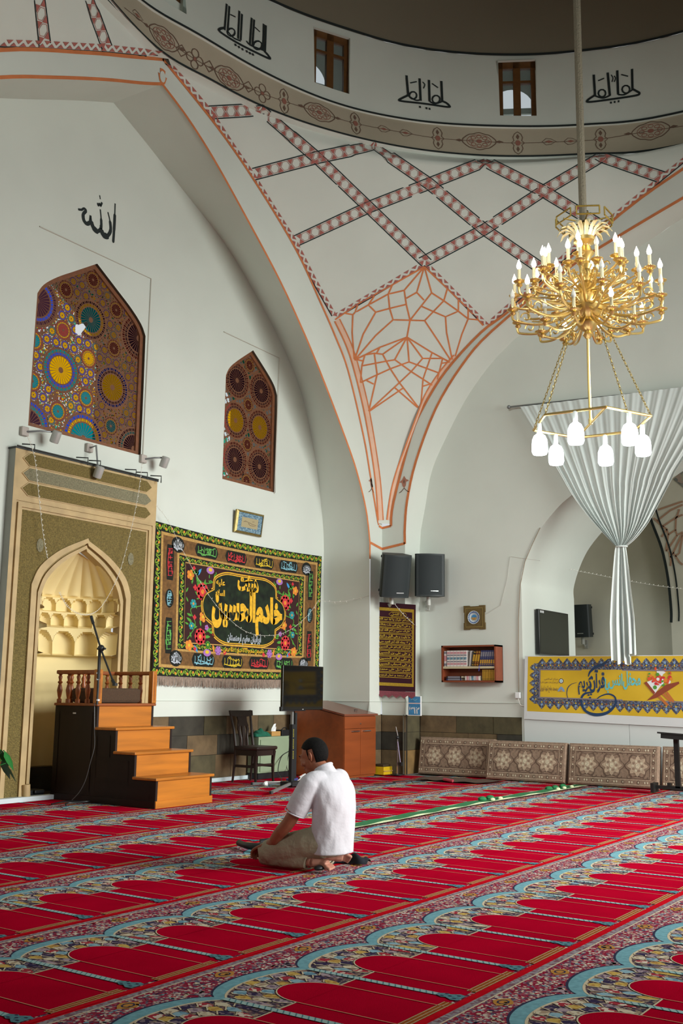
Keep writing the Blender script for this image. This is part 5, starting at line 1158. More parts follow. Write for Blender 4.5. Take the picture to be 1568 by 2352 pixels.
# ================================================================ LOUDSPEAKERS
SPK = mat('speaker_black_shell', '#1f2728', 0.55, noise=(60, .1)); SPG = mat('speaker_grille', '#1a2325', 0.7, bump=(400, .4, .003))
def speaker(loc, yaw, tilt, lab, s=1.0, brk=None):
    r = thing('loudspeaker', lab, 'loudspeaker', loc)
    W2, D, H_ = .235*s, .30*s, .33*s
    M = Matrix.Translation(loc) @ Matrix.Rotation(yaw, 4, 'Z') @ Matrix.Rotation(tilt, 4, 'X')     # front is local -Y
    f = lambda a, b, d: M @ V((a, b, d))
    n = 10; fr = [(W2*(-.92+1.84*i/n), -D*.5-.05*s*(1-(2*i/n-1)**2)) for i in range(n+1)]
    pl = fr+[(W2, -D*.38), (W2*.72, D*.5), (-W2*.72, D*.5), (-W2, -D*.38)]
    m = MB(); m.prism(pl, f, -H_, H_, SPK)
    for z in (-H_*.8, H_*.82):
        for x in (-.72, .72): m.box((W2*x-.012, D*.5, z-.02), (W2*x+.012, D*.5+.012, z+.02), BLACK, M)
    m.build('cabinet', r, smooth=.5, bevel=.018)
    m = MB(); g = [(a*.95, b-.004) for a, b in fr]
    m.add([f(a, b, z) for z in (-H_*.93, H_*.93) for a, b in g], [(i, i+1, n+2+i, n+1+i) for i in range(n)], SPG); m.build('grille', r, smooth=1)
    m = MB(); m.add([f(a, b-.007, z) for z in (-H_*.78, -H_*.74) for a, b in g[5:9]], [(i, i+1, 5+i, 4+i) for i in range(3)], mat('silver_badge', '#b8bcbc', .4, .5)); m.build('maker_badge', r, smooth=0)
    if brk is not None:
        m = MB(); p = M @ V((0, .02, -H_-.005)); b = V(brk)
        m.tube([p, p-V((0, 0, .1)), (p+b)/2-V((0, 0, .1)), b], .018, mat('pale_bracket', '#b4b5ae', .5, .3)); m.box(tuple(b-V((.03, .03, .08))), tuple(b+V((.012, .03, .08))), MATS['pale_bracket']); m.tube([p, p-V((0, 0, .13))], .035, MATS['pale_bracket'], 10)
        m.build('wall_bracket', r, smooth=0)
speaker(V((13.60, 8.43, 3.03)), radians(-40), radians(14), 'black loudspeaker tilted down on a bracket on the corner pier, above the maroon hanging', brk=(13.87, 8.7, 2.62))
speaker(V((14.03, 8.05, 3.04)), radians(-52), radians(2), 'upright black loudspeaker on the wall beside the corner pier, above the bookshelf', brk=(14.33, 8.24, 2.60))
speaker(V((19.15, 7.6, 2.64)), radians(-95), radians(4), 'dark loudspeaker on the wall of the next room, seen past the doorway television', s=.95, brk=(19.38, 7.6, 2.2))

# ================================================================ BOOKSHELF AND BOOKS
CHY = mat('cherry_wood_board', '#7d3c22', 0.45, wood=(2, .12, 1)); CREAMB = mat('cream_shelf_board', '#c2b796', .6)
root = thing('bookshelf', 'small cherry-brown wall shelf holding white, blue and gilt books', 'bookshelf', (14.22, 7.41, 1.39))
Ys0, Ys1, Zs0, Zs1, Xs0, Xs1 = 6.95, 7.875, 1.395, 1.95, 14.1, 14.34
for nm, lo, hi, mt_ in (('top_board', (Xs0, Ys0, Zs1-.025), (Xs1, Ys1, Zs1), CHY), ('bottom_board', (Xs0, Ys0, Zs0), (Xs1, Ys1, Zs0+.025), CHY), ('side_board', (Xs0, Ys0, Zs0), (Xs1, Ys0+.025, Zs1), CHY), ('side_board', (Xs0, Ys1-.025, Zs0), (Xs1, Ys1, Zs1), CHY), ('back_board', (Xs1-.012, Ys0, Zs0), (Xs1, Ys1, Zs1), CHY), ('middle_shelf', (Xs0+.01, Ys0+.025, 1.60), (Xs1, Ys1-.025, 1.632), CREAMB)):
    m = MB(); m.box(lo, hi, mt_); m.build(nm, root, smooth=0)
BKW = mat('white_book_cloth', '#d6d0cc', .6); BKP = mat('pink_book_print', '#c08a90', .6); BKG = mat('grey_book_print', '#7c7a84', .6); BKB = mat('navy_book_cloth', '#2c3260', .5); BKK = mat('dark_book_cloth', '#2a2320', .5); BKY = mat('gilt_book_cloth', '#b98c2e', .45); BKR = mat('russet_book_cloth', '#6d3a1c', .5); PAPER = mat('book_paper', '#d8ccb0', .9)
def book(w_, d, h, cov, deco):
    # upright, spine towards -X, width along Y, origin at base centre
    r = bpy.data.objects.new('book', None); COL.objects.link(r); r.empty_display_size = .05
    m = MB(); m.box((-d/2, -w_/2, 0), (d/2, -w_/2+.003, h), cov); m.box((-d/2, w_/2-.003, 0), (d/2, w_/2, h), cov); m.box((-d/2, -w_/2, 0), (-d/2+.004, w_/2, h), cov)
    for z0, z1, k in deco: m.box((-d/2-.0012, -w_/2+.003, h*z0), (-d/2, w_/2-.003, h*z1), k)
    m.build('cover', r, smooth=0)
    m = MB(); m.box((-d/2+.004, -w_/2+.003, .004), (d/2-.004, w_/2-.003, h-.004), PAPER); m.build('pages', r, smooth=0)
    return r
def lab(o, l, g, c='book'): tag(o, l, c, g); return o
ORD = ['first', 'second', 'third', 'fourth', 'fifth', 'sixth', 'seventh', 'eighth']
XS = 14.2
a = lab(book(.048, .16, .235, BKW, [(.82, .95, BKG), (.05, .2, BKG), (.35, .7, BKP)]), 'thin white book with dark triangles at the end of the upper shelf', 'books on the upper shelf'); a.location = (XS, 7.815, 1.633)
proto = None
for i in range(6):
    y = 7.758-i*.0575; l = 'white pink-banded book on the upper shelf, %s from the book with dark triangles' % ORD[i]
    if proto is None: proto = lab(book(.054, .17, .24, BKW, [(.78, .92, BKP), (.66, .74, BKG), (.42, .58, MATS['blue_floral_mount']), (.27, .34, BKG), (.1, .22, BKP)]), l, 'books on the upper shelf'); proto.location = (XS, y, 1.633)
    else: dup(proto, (XS, y, 1.633), (0, 0, 0), l)
a = lab(book(.022, .15, .235, BKW, []), 'plain thin white book leaning between the pink-banded and gilt books of the upper shelf', 'books on the upper shelf'); a.location = (XS, 7.40, 1.634); a.rotation_euler = (.10, 0, 0)
LEAN = .19
gd = [(.05, .1, BKY), (.2, .22, BKY), (.3, .75, BKY), (.88, .93, BKY)]
specs = [(BKK, 'dark green and gilt book leaning on the upper shelf beside the white books'), (BKR, 'russet and gilt book leaning on the upper shelf beside the dark green one'), (BKR, 'russet and gilt book leaning on the upper shelf against the first blue book')]
y = 7.35
for c_, l in specs:
    b = lab(book(.037, .155, .232, c_, gd), l, 'books on the upper shelf'); b.location = (XS, y, 1.638); b.rotation_euler = (LEAN, 0, 0); y -= .0405
proto = None; y -= .006
for i in range(7):
    l = 'navy book with gilt lines leaning on the upper shelf, %s from the russet books' % ORD[i]; rot = (LEAN*.8, 0, 0)
    if proto is None: proto = lab(book(.032, .155, .235, BKB, [(.06, .09, BKY), (.15, .4, BKY), (.5, .52, BKG), (.6, .9, BKG)]), l, 'books on the upper shelf'); proto.location = (XS, y, 1.638); proto.rotation_euler = rot
    else: dup(proto, (XS, y, 1.638), rot, l)
    y -= .0362
proto = None
for i in range(8):
    y = 7.18-i*.0268; l = 'gilt-striped small book on the lower shelf, %s from the lying white book' % ORD[i]
    if proto is None: proto = lab(book(.0255, .14, .165, BKR, [(.03, .97, BKY), (.12, .16, BKK), (.84, .88, BKK)]), l, 'gilt books on the lower shelf'); proto.location = (XS, y, 1.4205)
    else: dup(proto, (XS, y, 1.4205), (0, 0, 0), l)
b = lab(book(.068, .17, .25, BKW, [(.1, .25, BKP), (.3, .34, BKG), (.42, .58, MATS['blue_floral_mount']), (.66, .7, BKG), (.75, .9, BKP)]), 'white pink-banded book lying flat on the lower shelf', 'books lying on the lower shelf'); b.location = (XS, 7.475, 1.4552); b.rotation_euler = (radians(90), 0, 0)
for z, k, l in ((1.4375, BKB, 'navy book lying flat at the bottom of the lower shelf pile'), (1.4715, BKK, 'dark book lying on top of the navy one on the lower shelf')):
    b = lab(book(.032, .16, .26, k, [(.1, .9, BKG)]), l, 'books lying on the lower shelf'); b.location = (XS, 7.80, z); b.rotation_euler = (radians(90), 0, 0)
m = MB(); m.tube([(14.11, 7.22, 1.642), (14.085, 7.222, 1.636), (14.088, 7.222, 1.6), (14.09, 7.228, 1.56)], .004, mat('blue_ribbon', '#3a48b0', .6), 6); tag(m.build('ribbon_marker'), 'thin blue ribbon bookmark hanging over the cream middle shelf', 'bookmark')
# square bronze frame with a painted plate
root = thing('wall_plate', 'square bronze frame with stepped corners around a round blue and white painted plate', 'wall plate', (14.33, 7.41, 2.385))
fpl = lambda u, v, d=0: V((XB-.003-d, 7.412-u, 2.385+v)); BRZ = mat('bronze_wood', '#6d5a34', .5, .3, noise=(25, .15))
q = .185; pl = [(-q, -q), (-.08, -q), (-.08, -q+.012), (.08, -q+.012), (.08, -q), (q, -q), (q, -.08), (q-.012, -.08), (q-.012, .08), (q, .08), (q, q), (.08, q), (.08, q-.012), (-.08, q-.012), (-.08, q), (-q, q), (-q, .08), (-q+.012, .08), (-q+.012, -.08), (-q, -.08)]
m = MB(); m.prism(pl, fpl, 0, .025, BRZ); m.line([(-.145, -.145), (.145, -.145), (.145, .145), (-.145, .145)], .02, fpl, .03, mat('light_bronze', '#8d7a48', .45, .4), closed=True); m.build('frame', root, smooth=0)
m = MB(); m.lathe([(.001, .0), (.07, .0), (.1, .02), (.102, .02), (.102, .016), (.07, -.004)], mat('white_glazed_plate', '#c8d2d4', .2), 32, Matrix.Translation(fpl(.0, 0, .028)) @ Matrix.Rotation(radians(-90), 4, 'Y'))
for i in range(20): a = 2*pi*i/20; m.poly(ell(.083*cos(a), .083*sin(a), .011, .011, 7), fpl, .045, mat('cobalt_glaze', '#35589a', .3))
m.build('plate', root, smooth=.7)
m = MB(); m.poly(ell(0, 0, .045, .045, 18), fpl, .032, MATS['calendar_blue']); m.poly(ell(0, 0, .045, .045, 9, pi, 2*pi), fpl, .034, K_TAN); m.build('plate_picture', root, smooth=0)

# ================================================================ LEANING CUSHIONS
CU = mat('taupe_cushion_brocade', '#8c7562', .9, noise=(30, .2), bump=(80, .4, .006)); CUL = mat('light_brocade', '#b5a088', .9, noise=(40, .2)); CUD = mat('dark_brocade', '#5d483c', .9, noise=(40, .2)); CUP = mat('pale_brocade', '#c8bca2', .9, noise=(50, .25))
def cushion(L, lab_):
    r = thing('floor_cushion', lab_, 'cushion', (0, 0, 0), 'patterned cushions leaning along the wall'); H_, T = .56, .13
    # local: length along -Y (0..L), height z, front face at x=0, back at x=T
    f = lambda u, v, d=0: V((-.012*sin(pi*u/L)*sin(pi*v/H_)-d*.0012, -u, v))
    m = MB(); m.grid(lambda a, b: f(.02+(L-.04)*a, .02+(H_-.04)*b), 16, 8, CU)
    ring = []
    for (x, ins) in ((0, .02), (.012, .004), (.03, 0), (T-.03, 0), (T-.01, .006), (T, .02)):
        ring.append([V((x, -ins, ins)), V((x, -L+ins, ins)), V((x, -L+ins, H_-ins)), V((x, -ins, H_-ins))])
    m.add([p for q in ring for p in q], [(4*i+j, 4*i+(j+1) % 4, 4*i+4+(j+1) % 4, 4*i+4+j) for i in range(5) for j in range(4)]+[(20, 21, 22, 23)], CU)
    for d, k in ((.035, CUL), (.1, CUL), (.115, CUD)): m.line([(d, d), (L/2, d), (L-d, d), (L-d, H_/2), (L-d, H_-d), (L/2, H_-d), (d, H_-d), (d, H_/2)], .008, f, 2, k, closed=True)
    nb = int(L/.1)
    for i in range(nb):
        u = (i+.5)*L/nb
        for v in (.067, H_-.067):
            if i % 2: m.line(ell(u, v, .014, .022, 10), .007, f, 3, CUD, closed=True); m.poly(ell(u, v, .008, .014, 8), f, 3, CUP)
            else: m.poly(ell(u-.018, v, .011, .015, 7), f, 3, CUP); m.poly(ell(u+.018, v, .011, .015, 7), f, 3, CUP)
    for j in range(4):
        v = .13+j*.1
        for u in (.067, L-.067): m.line(ell(u, v, .014, .02, 10), .007, f, 3, CUD, closed=True); m.poly(ell(u, v+.035, .01, .012, 7), f, 3, CUP)
    for k in range(3):
        u, v = L*(.22+.28*k), H_/2; sx = L*.125
        m.poly([(u+sx*(1+.13*cos(6*a))*cos(a), v+.15*(1+.13*cos(6*a))*sin(a)) for a in [2*pi*i/36 for i in range(36)]], f, 3, CUD)
        m.poly([(u+sx*.94*(1+.13*cos(6*a))*cos(a), v+.14*(1+.13*cos(6*a))*sin(a)) for a in [2*pi*i/36 for i in range(36)]], f, 4, CU)
        m.poly([(u+sx*.75*(1+.2*cos(8*a))*cos(a), v+.115*(1+.2*cos(8*a))*sin(a)) for a in [2*pi*i/40 for i in range(40)]], f, 5, CUL)
        for i in range(10):
            a = 2*pi*i/10; m.poly(ell(u+sx*.42*cos(a), v+.065*sin(a), .018, .018, 7), f, 6, CUP if i % 2 else CU)
        m.poly(ell(u, v, .03, .035, 10), f, 6, CUP)
        for a, b in ((-1, -1), (1, -1), (-1, 1), (1, 1)):
            m.line([(u+a*sx*(.7+.22*cos(t)), v+b*(.14+.03*sin(t))) for t in [i*pi/4 for i in range(7)]], .008, f, 4, CUD)
    m.build('padded_block', r, smooth=.5); return r
for L, (x, y), yaw, ln, l in ((1.27, (14.10, 8.31), 0, .16, 'patterned taupe cushion leaning on the stones, nearest the corner pier'), (1.23, (13.92, 7.06), -.02, .2, 'patterned taupe cushion leaning half on the stones and half on the white partition'), (1.26, (13.90, 5.79), .0, .2, 'patterned taupe cushion leaning under the yellow banner calligraphy'), (1.25, (13.95, 4.50), .0, .2, 'patterned taupe cushion leaning behind the dark metal stand')):
    o = cushion(L, l); o.location = (x, y, .012); o.rotation_euler = (0, ln, yaw)
# brown cloth folded on the carpet before the cushions
def cloth(a, b):
    x = lerp(13.0, 13.62, b)+.05*sin(a*7); y = lerp(7.75, 6.62, a); z = .014+.035*max(0, sin(a*4+b*3))*b*(1-b)*4*.6+.012*sin(a*11)**2
    return V((x+.15*a, y, z))
m = MB(); m.grid(cloth, 30, 10, mat('brown_felt', '#4f3a2c', .95, noise=(20, .15))); m.tube([cloth(.42+.02*i, 0)+V((0, 0, .012)) for i in range(8)], .022, mat('rose_fold', '#a03a44', .9), 8)
tag(m.build('floor_cloth', smooth=1), 'crumpled brown cloth with a rose hem on the carpet before the first cushions', 'cloth')

# ================================================================ CHAIR
CW = mat('dark_brown_chair_wood', '#24140e', .42, wood=(4, .15, 2)); CL = mat('dark_leatherette', '#2b1c18', .42)
root = thing('dining_chair', 'dark brown wooden chair with pierced splat back standing by the green cabinet', 'chair', (11.34, 9.27, 0))
cx0, cx1, cyf, cyb = 11.13, 11.55, 9.07, 9.47
for x in (cx0+.02, cx1-.02):
    m = MB(); m.tube([(x, cyf+.02, 0), (x, cyf+.03, .12), (x, cyf+.035, .28), (x, cyf+.02, .42)], [.017, .02, .024, .03], CW, 4); m.build('front_leg', root, smooth=0)
for x, s in ((cx0+.02, -1), (cx1-.02, 1)):
    m = MB(); m.tube([(x, cyb+.03, 0), (x, cyb, .25), (x, cyb-.01, .45), (x+s*.0, cyb+.03, .7), (x+s*.03, cyb+.09, .96)], [.017, .02, .022, .02, .017], CW, 6); m.build('rear_post', root, smooth=.6)
m = MB(); m.box((cx0+.01, cyf+.01, .36), (cx1-.01, cyf+.035, .435), CW); m.box((cx0+.01, cyb-.02, .36), (cx1-.01, cyb+.005, .435), CW); m.box((cx0+.008, cyf, .36), (cx0+.033, cyb, .435), CW); m.box((cx1-.033, cyf, .36), (cx1-.008, cyb, .435), CW); m.build('seat_frame', root, smooth=0)
m = MB(); m.box((cx0-.015, cyf-.025, .435), (cx1+.015, cyb, .485), CL); m.build('seat_pad', root, smooth=.8, bevel=.02)
for x in (cx0+.02, cx1-.02):
    m = MB(); m.box((x-.01, cyf+.03, .2), (x+.01, cyb, .235), CW); m.build('side_stretcher', root, smooth=0)
m = MB(); m.box((cx0+.03, cyf+.03, .22), (cx1-.03, cyf+.045, .25), CW); m.build('front_stretcher', root, smooth=0)
fch = lambda u, v, d=0: V((11.34+u, cyb+.0+.085*(v/.5)**1.6*.95+.005-d, .46+v))
m = MB(); m.prism([(-.235, .43), (-.245, .5), (.245, .5), (.235, .43), (.13, .415), (-.13, .415)], fch, 0, .022, CW)
for a, b in ((-.115, -.062), (-.036, .0+.036), (.062, .115)):
    L_ = [(a*.78, .0), (a*.75, .12), (a*1.05, .25), (a*.8, .36), (a*.9, .425)]; R_ = [(b*.78, .0), (b*.75, .12), (b*1.05, .25), (b*.8, .36), (b*.9, .425)]
    m.prism(L_[::-1]+R_, fch, 0, .015, CW)
m.prism([(-.12, .29), (-.075, .36), (-.11, .43), (.11, .43), (.075, .36), (.12, .29)], fch, .001, .016, CW)
m.build('splat_back', root, smooth=0)

# ================================================================ GREEN CABINET AND WHAT LIES ON IT
SAGE = mat('sage_painted_metal', '#8a9a7e', .5, noise=(3, .05))
root = thing('metal_cabinet', 'low sage-green metal cabinet on a black plinth behind the chair', 'cabinet', (12.1, 9.6, 0))
m = MB(); m.box((11.70, 9.5, .08), (12.53, 9.7, .585), SAGE); m.build('body', root, smooth=0, bevel=.006)
m = MB(); m.box((11.73, 9.486, .1), (12.51, 9.5, .545), SAGE); m.build('door', root, smooth=0)
m = MB(); m.box((11.69, 9.49, 0), (12.54, 9.7, .075), BLACK); m.build('plinth', root, smooth=0)
def lump(a, b):
    x = lerp(11.67, 12.02, a); y = lerp(9.52, 9.66, b); e = (sin(pi*a)*sin(pi*b))**.5
    return V((x, y, .586+.085*e*(1+.25*sin(a*13+b*4)+.15*sin(a*29))+.004))
m = MB(); m.grid(lump, 40, 14, mat('green_cloth', '#0c5a44', .85, noise=(14, .3))); tag(m.build('green_cloth', smooth=1), 'crumpled dark green cloth lying on the sage cabinet', 'cloth')
root = thing('tissue_box', 'small tan tissue box with a white tissue sticking up, on the sage cabinet', 'tissue box', (12.1, 9.58, .587))
m = MB(); m.box((12.03, 9.53, .587), (12.24, 9.64, .655), mat('tan_card', '#b58a4c', .7)); m.build('box', root, smooth=0, bevel=.004)
m = MB(); m.add([(12.08, 9.58, .655), (12.17, 9.585, .655), (12.16, 9.57, .70), (12.20, 9.59, .765), (12.165, 9.6, .755), (12.11, 9.6, .69)], [(0, 1, 2, 5), (5, 2, 3, 4)], WHITE); m.add([(12.1, 9.6, .655), (12.16, 9.56, .655), (12.19, 9.575, .72)], [(0, 1, 2)], WHITE); m.build('tissue', root, smooth=0)
m = MB(); m.box((12.27, 9.53, .588), (12.45, 9.66, .67), BLACK); m.tube([(12.28, 9.55, .672), (12.33, 9.55, .70), (12.4, 9.56, .70), (12.44, 9.57, .672)], .008, BLACK); tag(m.build('black_bag', smooth=0, bevel=.02), 'small black case with a handle on the sage cabinet beside the tissue box', 'case')

# ================================================================ SCREEN ON ITS FLOOR STAND
root = thing('television', 'black flat television on a tall black floor stand with grey feet, before the desk', 'television', (11.15, 8.42, 0))
m = MB(); m.box((10.785, 8.375, .985), (11.685, 8.415, 1.567), BLACK_G); m.box((10.95, 8.415, 1.05), (11.5, 8.45, 1.45), BLACK); m.box((10.77, 8.38, .972), (11.3, 8.42, 1.03), BLACK); m.build('screen_housing', root, smooth=0, bevel=.006)
m = MB(); m.box((10.80, 8.3735, 1.03), (11.67, 8.375, 1.553), mat('television_glass', '#0a0b09', .06, spec=.6)); m.build('screen_glass', root, smooth=0)
m = MB(); m.box((11.215, 8.374, .992), (11.24, 8.3755, .998), WHITE); m.build('maker_mark', root, smooth=0)
m = MB(); m.box((11.06, 8.42, .06), (11.125, 8.47, .80), BLACK); m.box((11.07, 8.43, .80), (11.10, 8.46, 1.2), GREY); m.box((11.15, 8.44, .1), (11.19, 8.47, .95), BLACK); m.build('pole', root, smooth=0)
m = MB(); YL = mat('yellow_print', '#d0c22a', .6)
rr = random.Random(9)
for i in range(18):
    if i in (5, 12): continue
    z = .73-.0215*i; w_ = .011
    for k in range(3): m.box((11.083+rr.uniform(0, .006), 8.4185, z-.006+.006*k-.002), (11.083+w_+rr.uniform(0, .004), 8.42, z-.006+.006*k), YL)
    m.box((11.083, 8.4185, z-.008), (11.0855, 8.42, z+.007), YL)
m.build('lettering', root, smooth=0)
m = MB(); m.box((10.98, 8.34, .014), (11.22, 8.54, .07), BLACK); m.build('base_block', root, smooth=0)
for e in ((10.05, 7.95), (11.35, 8.05), (10.85, 8.9)):
    m = MB(); m.tube([(11.09, 8.43, .05), (e[0], e[1], .03)], .022, GREY, 4); m.tube([(e[0], e[1], .045), (e[0], e[1], .013)], .024, BLACK, 8); m.build('foot', root, smooth=0)

# ================================================================ DESK CABINET
DK = mat('red_brown_veneer', '#84401a', .42, wood=(1.6, .14, 0)); DKT = mat('red_brown_top', '#7a4430', .25, wood=(1.6, .1, 0))
root = thing('desk_cabinet', 'reddish-brown wooden cabinet desk with a sloping top and two chrome handles, in the corner', 'desk', (13.0, 9.1, 0))
dx0, dx1, dyf, dyb = 12.575, 13.41, 8.64, 9.55
m = MB(); sd = [(dyf, .02), (dyb, .02), (dyb, 1.06), (dyf, .88)]
for x in (dx0, dx1-.02): m.prism(sd, lambda u, v, d, x=x: V((x+d, u, v)), 0, .02, DK)
m.box((dx0+.02, dyf, .0), (dx1-.02, dyb, .03), DK); m.box((dx0, dyb-.02, .02), (dx1, dyb, 1.05), DK); m.box((dx0+.02, dyf+.01, .76), (dx1-.02, dyf+.03, .88), DK)
m.build('carcass', root, smooth=0)
m = MB(); m.add([(dx0-.01, dyf-.02, .885), (dx1+.05, dyf-.02, .885), (dx1+.05, dyb, 1.07), (dx0-.01, dyb, 1.07), (dx0-.01, dyf-.02, .912), (dx1+.05, dyf-.02, .912), (dx1+.05, dyb, 1.097), (dx0-.01, dyb, 1.097)], [(0, 1, 2, 3), (7, 6, 5, 4), (0, 4, 5, 1), (1, 5, 6, 2), (2, 6, 7, 3), (3, 7, 4, 0)], DKT); m.build('sloping_top', root, smooth=0)
for a, b in ((dx0+.004, 12.99), (12.995, dx1-.004)):
    m = MB(); m.box((a, dyf-.016, .035), (b, dyf, .70), DK); dr = m.build('door', root, smooth=0)
    hx = (12.76, 12.93) if a < 12.8 else (13.06, 13.23)
    m = MB(); m.tube([(hx[0], dyf-.016, .665), (hx[0], dyf-.04, .665), (hx[1], dyf-.04, .665), (hx[1], dyf-.016, .665)], .010, CHROME, 8); m.build('handle', dr, smooth=.6)
m = MB(); m.box((dx0+.004, dyf-.014, .705), (dx1-.004, dyf, .875), DK); fp_ = m.build('upper_flap', root, smooth=0)
m = MB(); m.lathe([(.012, 0), (.012, .006), (.001, .007)], CHROME, 12, Matrix.Translation((12.99, dyf-.014, .77)) @ Matrix.Rotation(radians(90), 4, 'X')); m.build('lock', fp_, smooth=0)
m = MB(); m.tube(smoothpts([(13.1, 8.8, .95), (13.13, 8.83, .972), (13.17, 8.8, .965), (13.2, 8.84, .968)], 5), .004, BLACK, 6); tag(m.build('spectacles_cord'), 'thin black looped cord lying on the sloping desk top', 'cord')

# ================================================================ SMALL THINGS ON THE FLOOR BY THE CORNER
root = thing('power_strip', 'white power strip with a red switch on the carpet before the desk', 'power strip', (12.0, 8.9, .02))
m = MB(); M = Matrix.Translation((12.10, 9.0, .04)) @ Matrix.Rotation(.5, 4, 'Z') @ Matrix.Rotation(-.5, 4, 'X'); m.box((-.13, -.03, -.02), (.13, .03, .03), WHITE, M); m.build('body', root, smooth=0, bevel=.006)
m = MB(); m.box((-.12, -.02, .03), (-.09, .02, .034), mat('red_switch', '#c8402a', .4, emit=('#ff5030', .4)), M); m.build('switch', root, smooth=0)
m = MB()
for i in range(3): m.lathe([(.018, 0), (.018, .003), (.001, .003)], GREY, 12, M @ Matrix.Translation((-.04+.055*i, 0, .03)))
m.build('sockets', root, smooth=0)['kind'] = 'stuff'
root = thing('light_bulb', 'white lamp bulb lying on the red carpet in front of the chair', 'light bulb', (10.92, 8.72, .02))
m = MB(); M = Matrix.Translation((10.93, 8.74, .032)) @ Matrix.Rotation(radians(90), 4, 'Y'); m.lathe([(.001, .05), (.02, .046), (.032, .025), (.034, 0), (.022, -.03), (.016, -.04)], mat('opal_bulb', '#dfe0dc', .3), 18, M); m.build('globe', root)
m = MB(); m.lathe([(.014, -.04), (.014, -.065), (.008, -.07), (.001, -.07)], GREY, 14, M); m.build('cap', root)
def cable(pts, lab_, r=.005, mt_=BLACK, nm='cable'):
    m = MB(); m.tube(smoothpts(pts, 8), r, mt_, 6); return tag(m.build(nm), lab_, 'cable')
cable([(12.46, 9.46, .58), (12.44, 9.47, .4), (12.2, 9.47, .3), (11.9, 9.3, .12), (11.6, 9.0, .02), (11.2, 8.85, .016), (11.0, 8.74, .02)], 'black cable drooping from the sage cabinet across the carpet to the bulb', .006)
cable([(12.40, 9.48, .58), (12.38, 9.475, .35), (12.33, 9.47, .12), (12.2, 9.2, .02), (12.1, 9.05, .03)], 'black cable hanging down the sage cabinet to the power strip', .004)
cable([(11.3, 9.0, .017), (11.55, 8.85, .02), (11.8, 8.95, .017), (11.95, 8.8, .02), (12.2, 8.85, .017), (12.35, 8.75, .018)], 'white cable lying in loops on the carpet behind the screen stand', .006, WIRE)
cable([(12.0, 9.0, .05), (11.9, 8.9, .04), (11.7, 8.8, .02), (11.3, 8.6, .02), (11.15, 8.5, .06)], 'white plug cable running from the power strip to the screen stand', .006, WIRE)
cable([(12.0, 7.75, .016), (12.3, 7.6, .018), (12.5, 7.75, .016), (12.75, 7.62, .018), (12.6, 7.5, .016), (12.9, 7.45, .016)], 'thin black cable tangled on the carpet before the desk', .006)
m = MB(); m.box((11.62, 8.86, .014), (11.80, 8.94, .05), mat('violet_plastic', '#3a3a78', .5)); tag(m.build('adapter_box', smooth=0, bevel=.01), 'small violet adapter lying among the cables behind the screen stand', 'adapter')
rt = thing('floor_cables', 'small tangle of dark cables on the carpet before the pulpit', 'cable', (8.0, 9.0, 0))
m = MB(); m.tube(smoothpts([(7.6, 8.75, .016), (7.75, 8.9, .02), (7.95, 8.8, .03), (8.03, 8.95, .016), (7.85, 9.05, .02), (7.6, 8.98, .016)], 8), .008, BLACK, 6); m.build('cable', rt)
# yellow box and thin stand in the corner
m = MB(); m.box((13.44, 8.5, .014), (13.68, 8.72, .13), mat('yellow_case', '#c8a410', .5)); m.box((13.435, 8.49, .06), (13.685, 8.50, .075), K_TAN); m.box((13.46, 8.52, .13), (13.66, 8.70, .165), mat('dark_brown_lid', '#3a2c18', .6)); tag(m.build('storage_case', smooth=0, bevel=.01), 'small yellow case with a brown lid on the floor between the desk and the pier', 'case')
root = thing('folded_stand', 'slim chrome microphone stand folded up against the stones of the corner pier', 'microphone stand', (13.62, 8.36, 0))
m = MB(); m.tube([(13.62, 8.37, .02), (13.62, 8.37, .60)], .011, CHROME, 8); m.tube([(13.62, 8.37, .60), (13.60, 8.39, .72)], .008, CHROME, 8); m.build('pole', root)
m = MB(); m.tube([(13.62, 8.37, .52), (13.6, 8.31, .2)], .008, mat('lilac_metal', '#8c8098', .4, .7), 8); m.build('folded_arm', root)
m = MB(); m.ball((13.62, 8.37, .56), .026, BLACK, 10, 8); m.box((13.58, 8.28, .15), (13.63, 8.33, .2), BLACK); m.build('joint', root)
m = MB(); m.lathe([(.001, .014), (.11, .014), (.11, .022), (.02, .032), (.001, .032)], BLACK, 20, Matrix.Translation((13.62, 8.37, 0))); m.build('base', root, smooth=.5)
# dark metal stand at the edge of the view
root = thing('metal_stand', 'dark metal low desk on a single post at the view edge before the cushions', 'stand', (13.4, 4.1, 0)); DM = mat('dark_bronze_metal', '#1d1d1c', .45, .3)
m = MB(); M = Matrix.Translation((13.35, 4.02, .71)) @ Matrix.Rotation(.05, 4, 'X') @ Matrix.Rotation(.06, 4, 'Y'); m.box((-.17, -.5, .02), (.2, .26, .04), DM, M); m.box((-.15, -.48, -.035), (.18, .22, .02), DM, M); m.build('top', root, smooth=0)
m = MB(); m.box((13.38, 4.08, .08), (13.43, 4.14, .70), DM); m.build('post', root, smooth=0)
m = MB(); m.box((13.38, 3.4, .06), (13.44, 4.40, .10), DM); m.box((13.37, 4.2, .1), (13.43, 4.24, .14), DM); m.build('base_rail', root, smooth=0)
for y in (4.41, 3.42):
    m = MB(); m.box((13.3, y-.02, .014), (13.5, y+.02, .13), DM); m.build('foot', root, smooth=0)
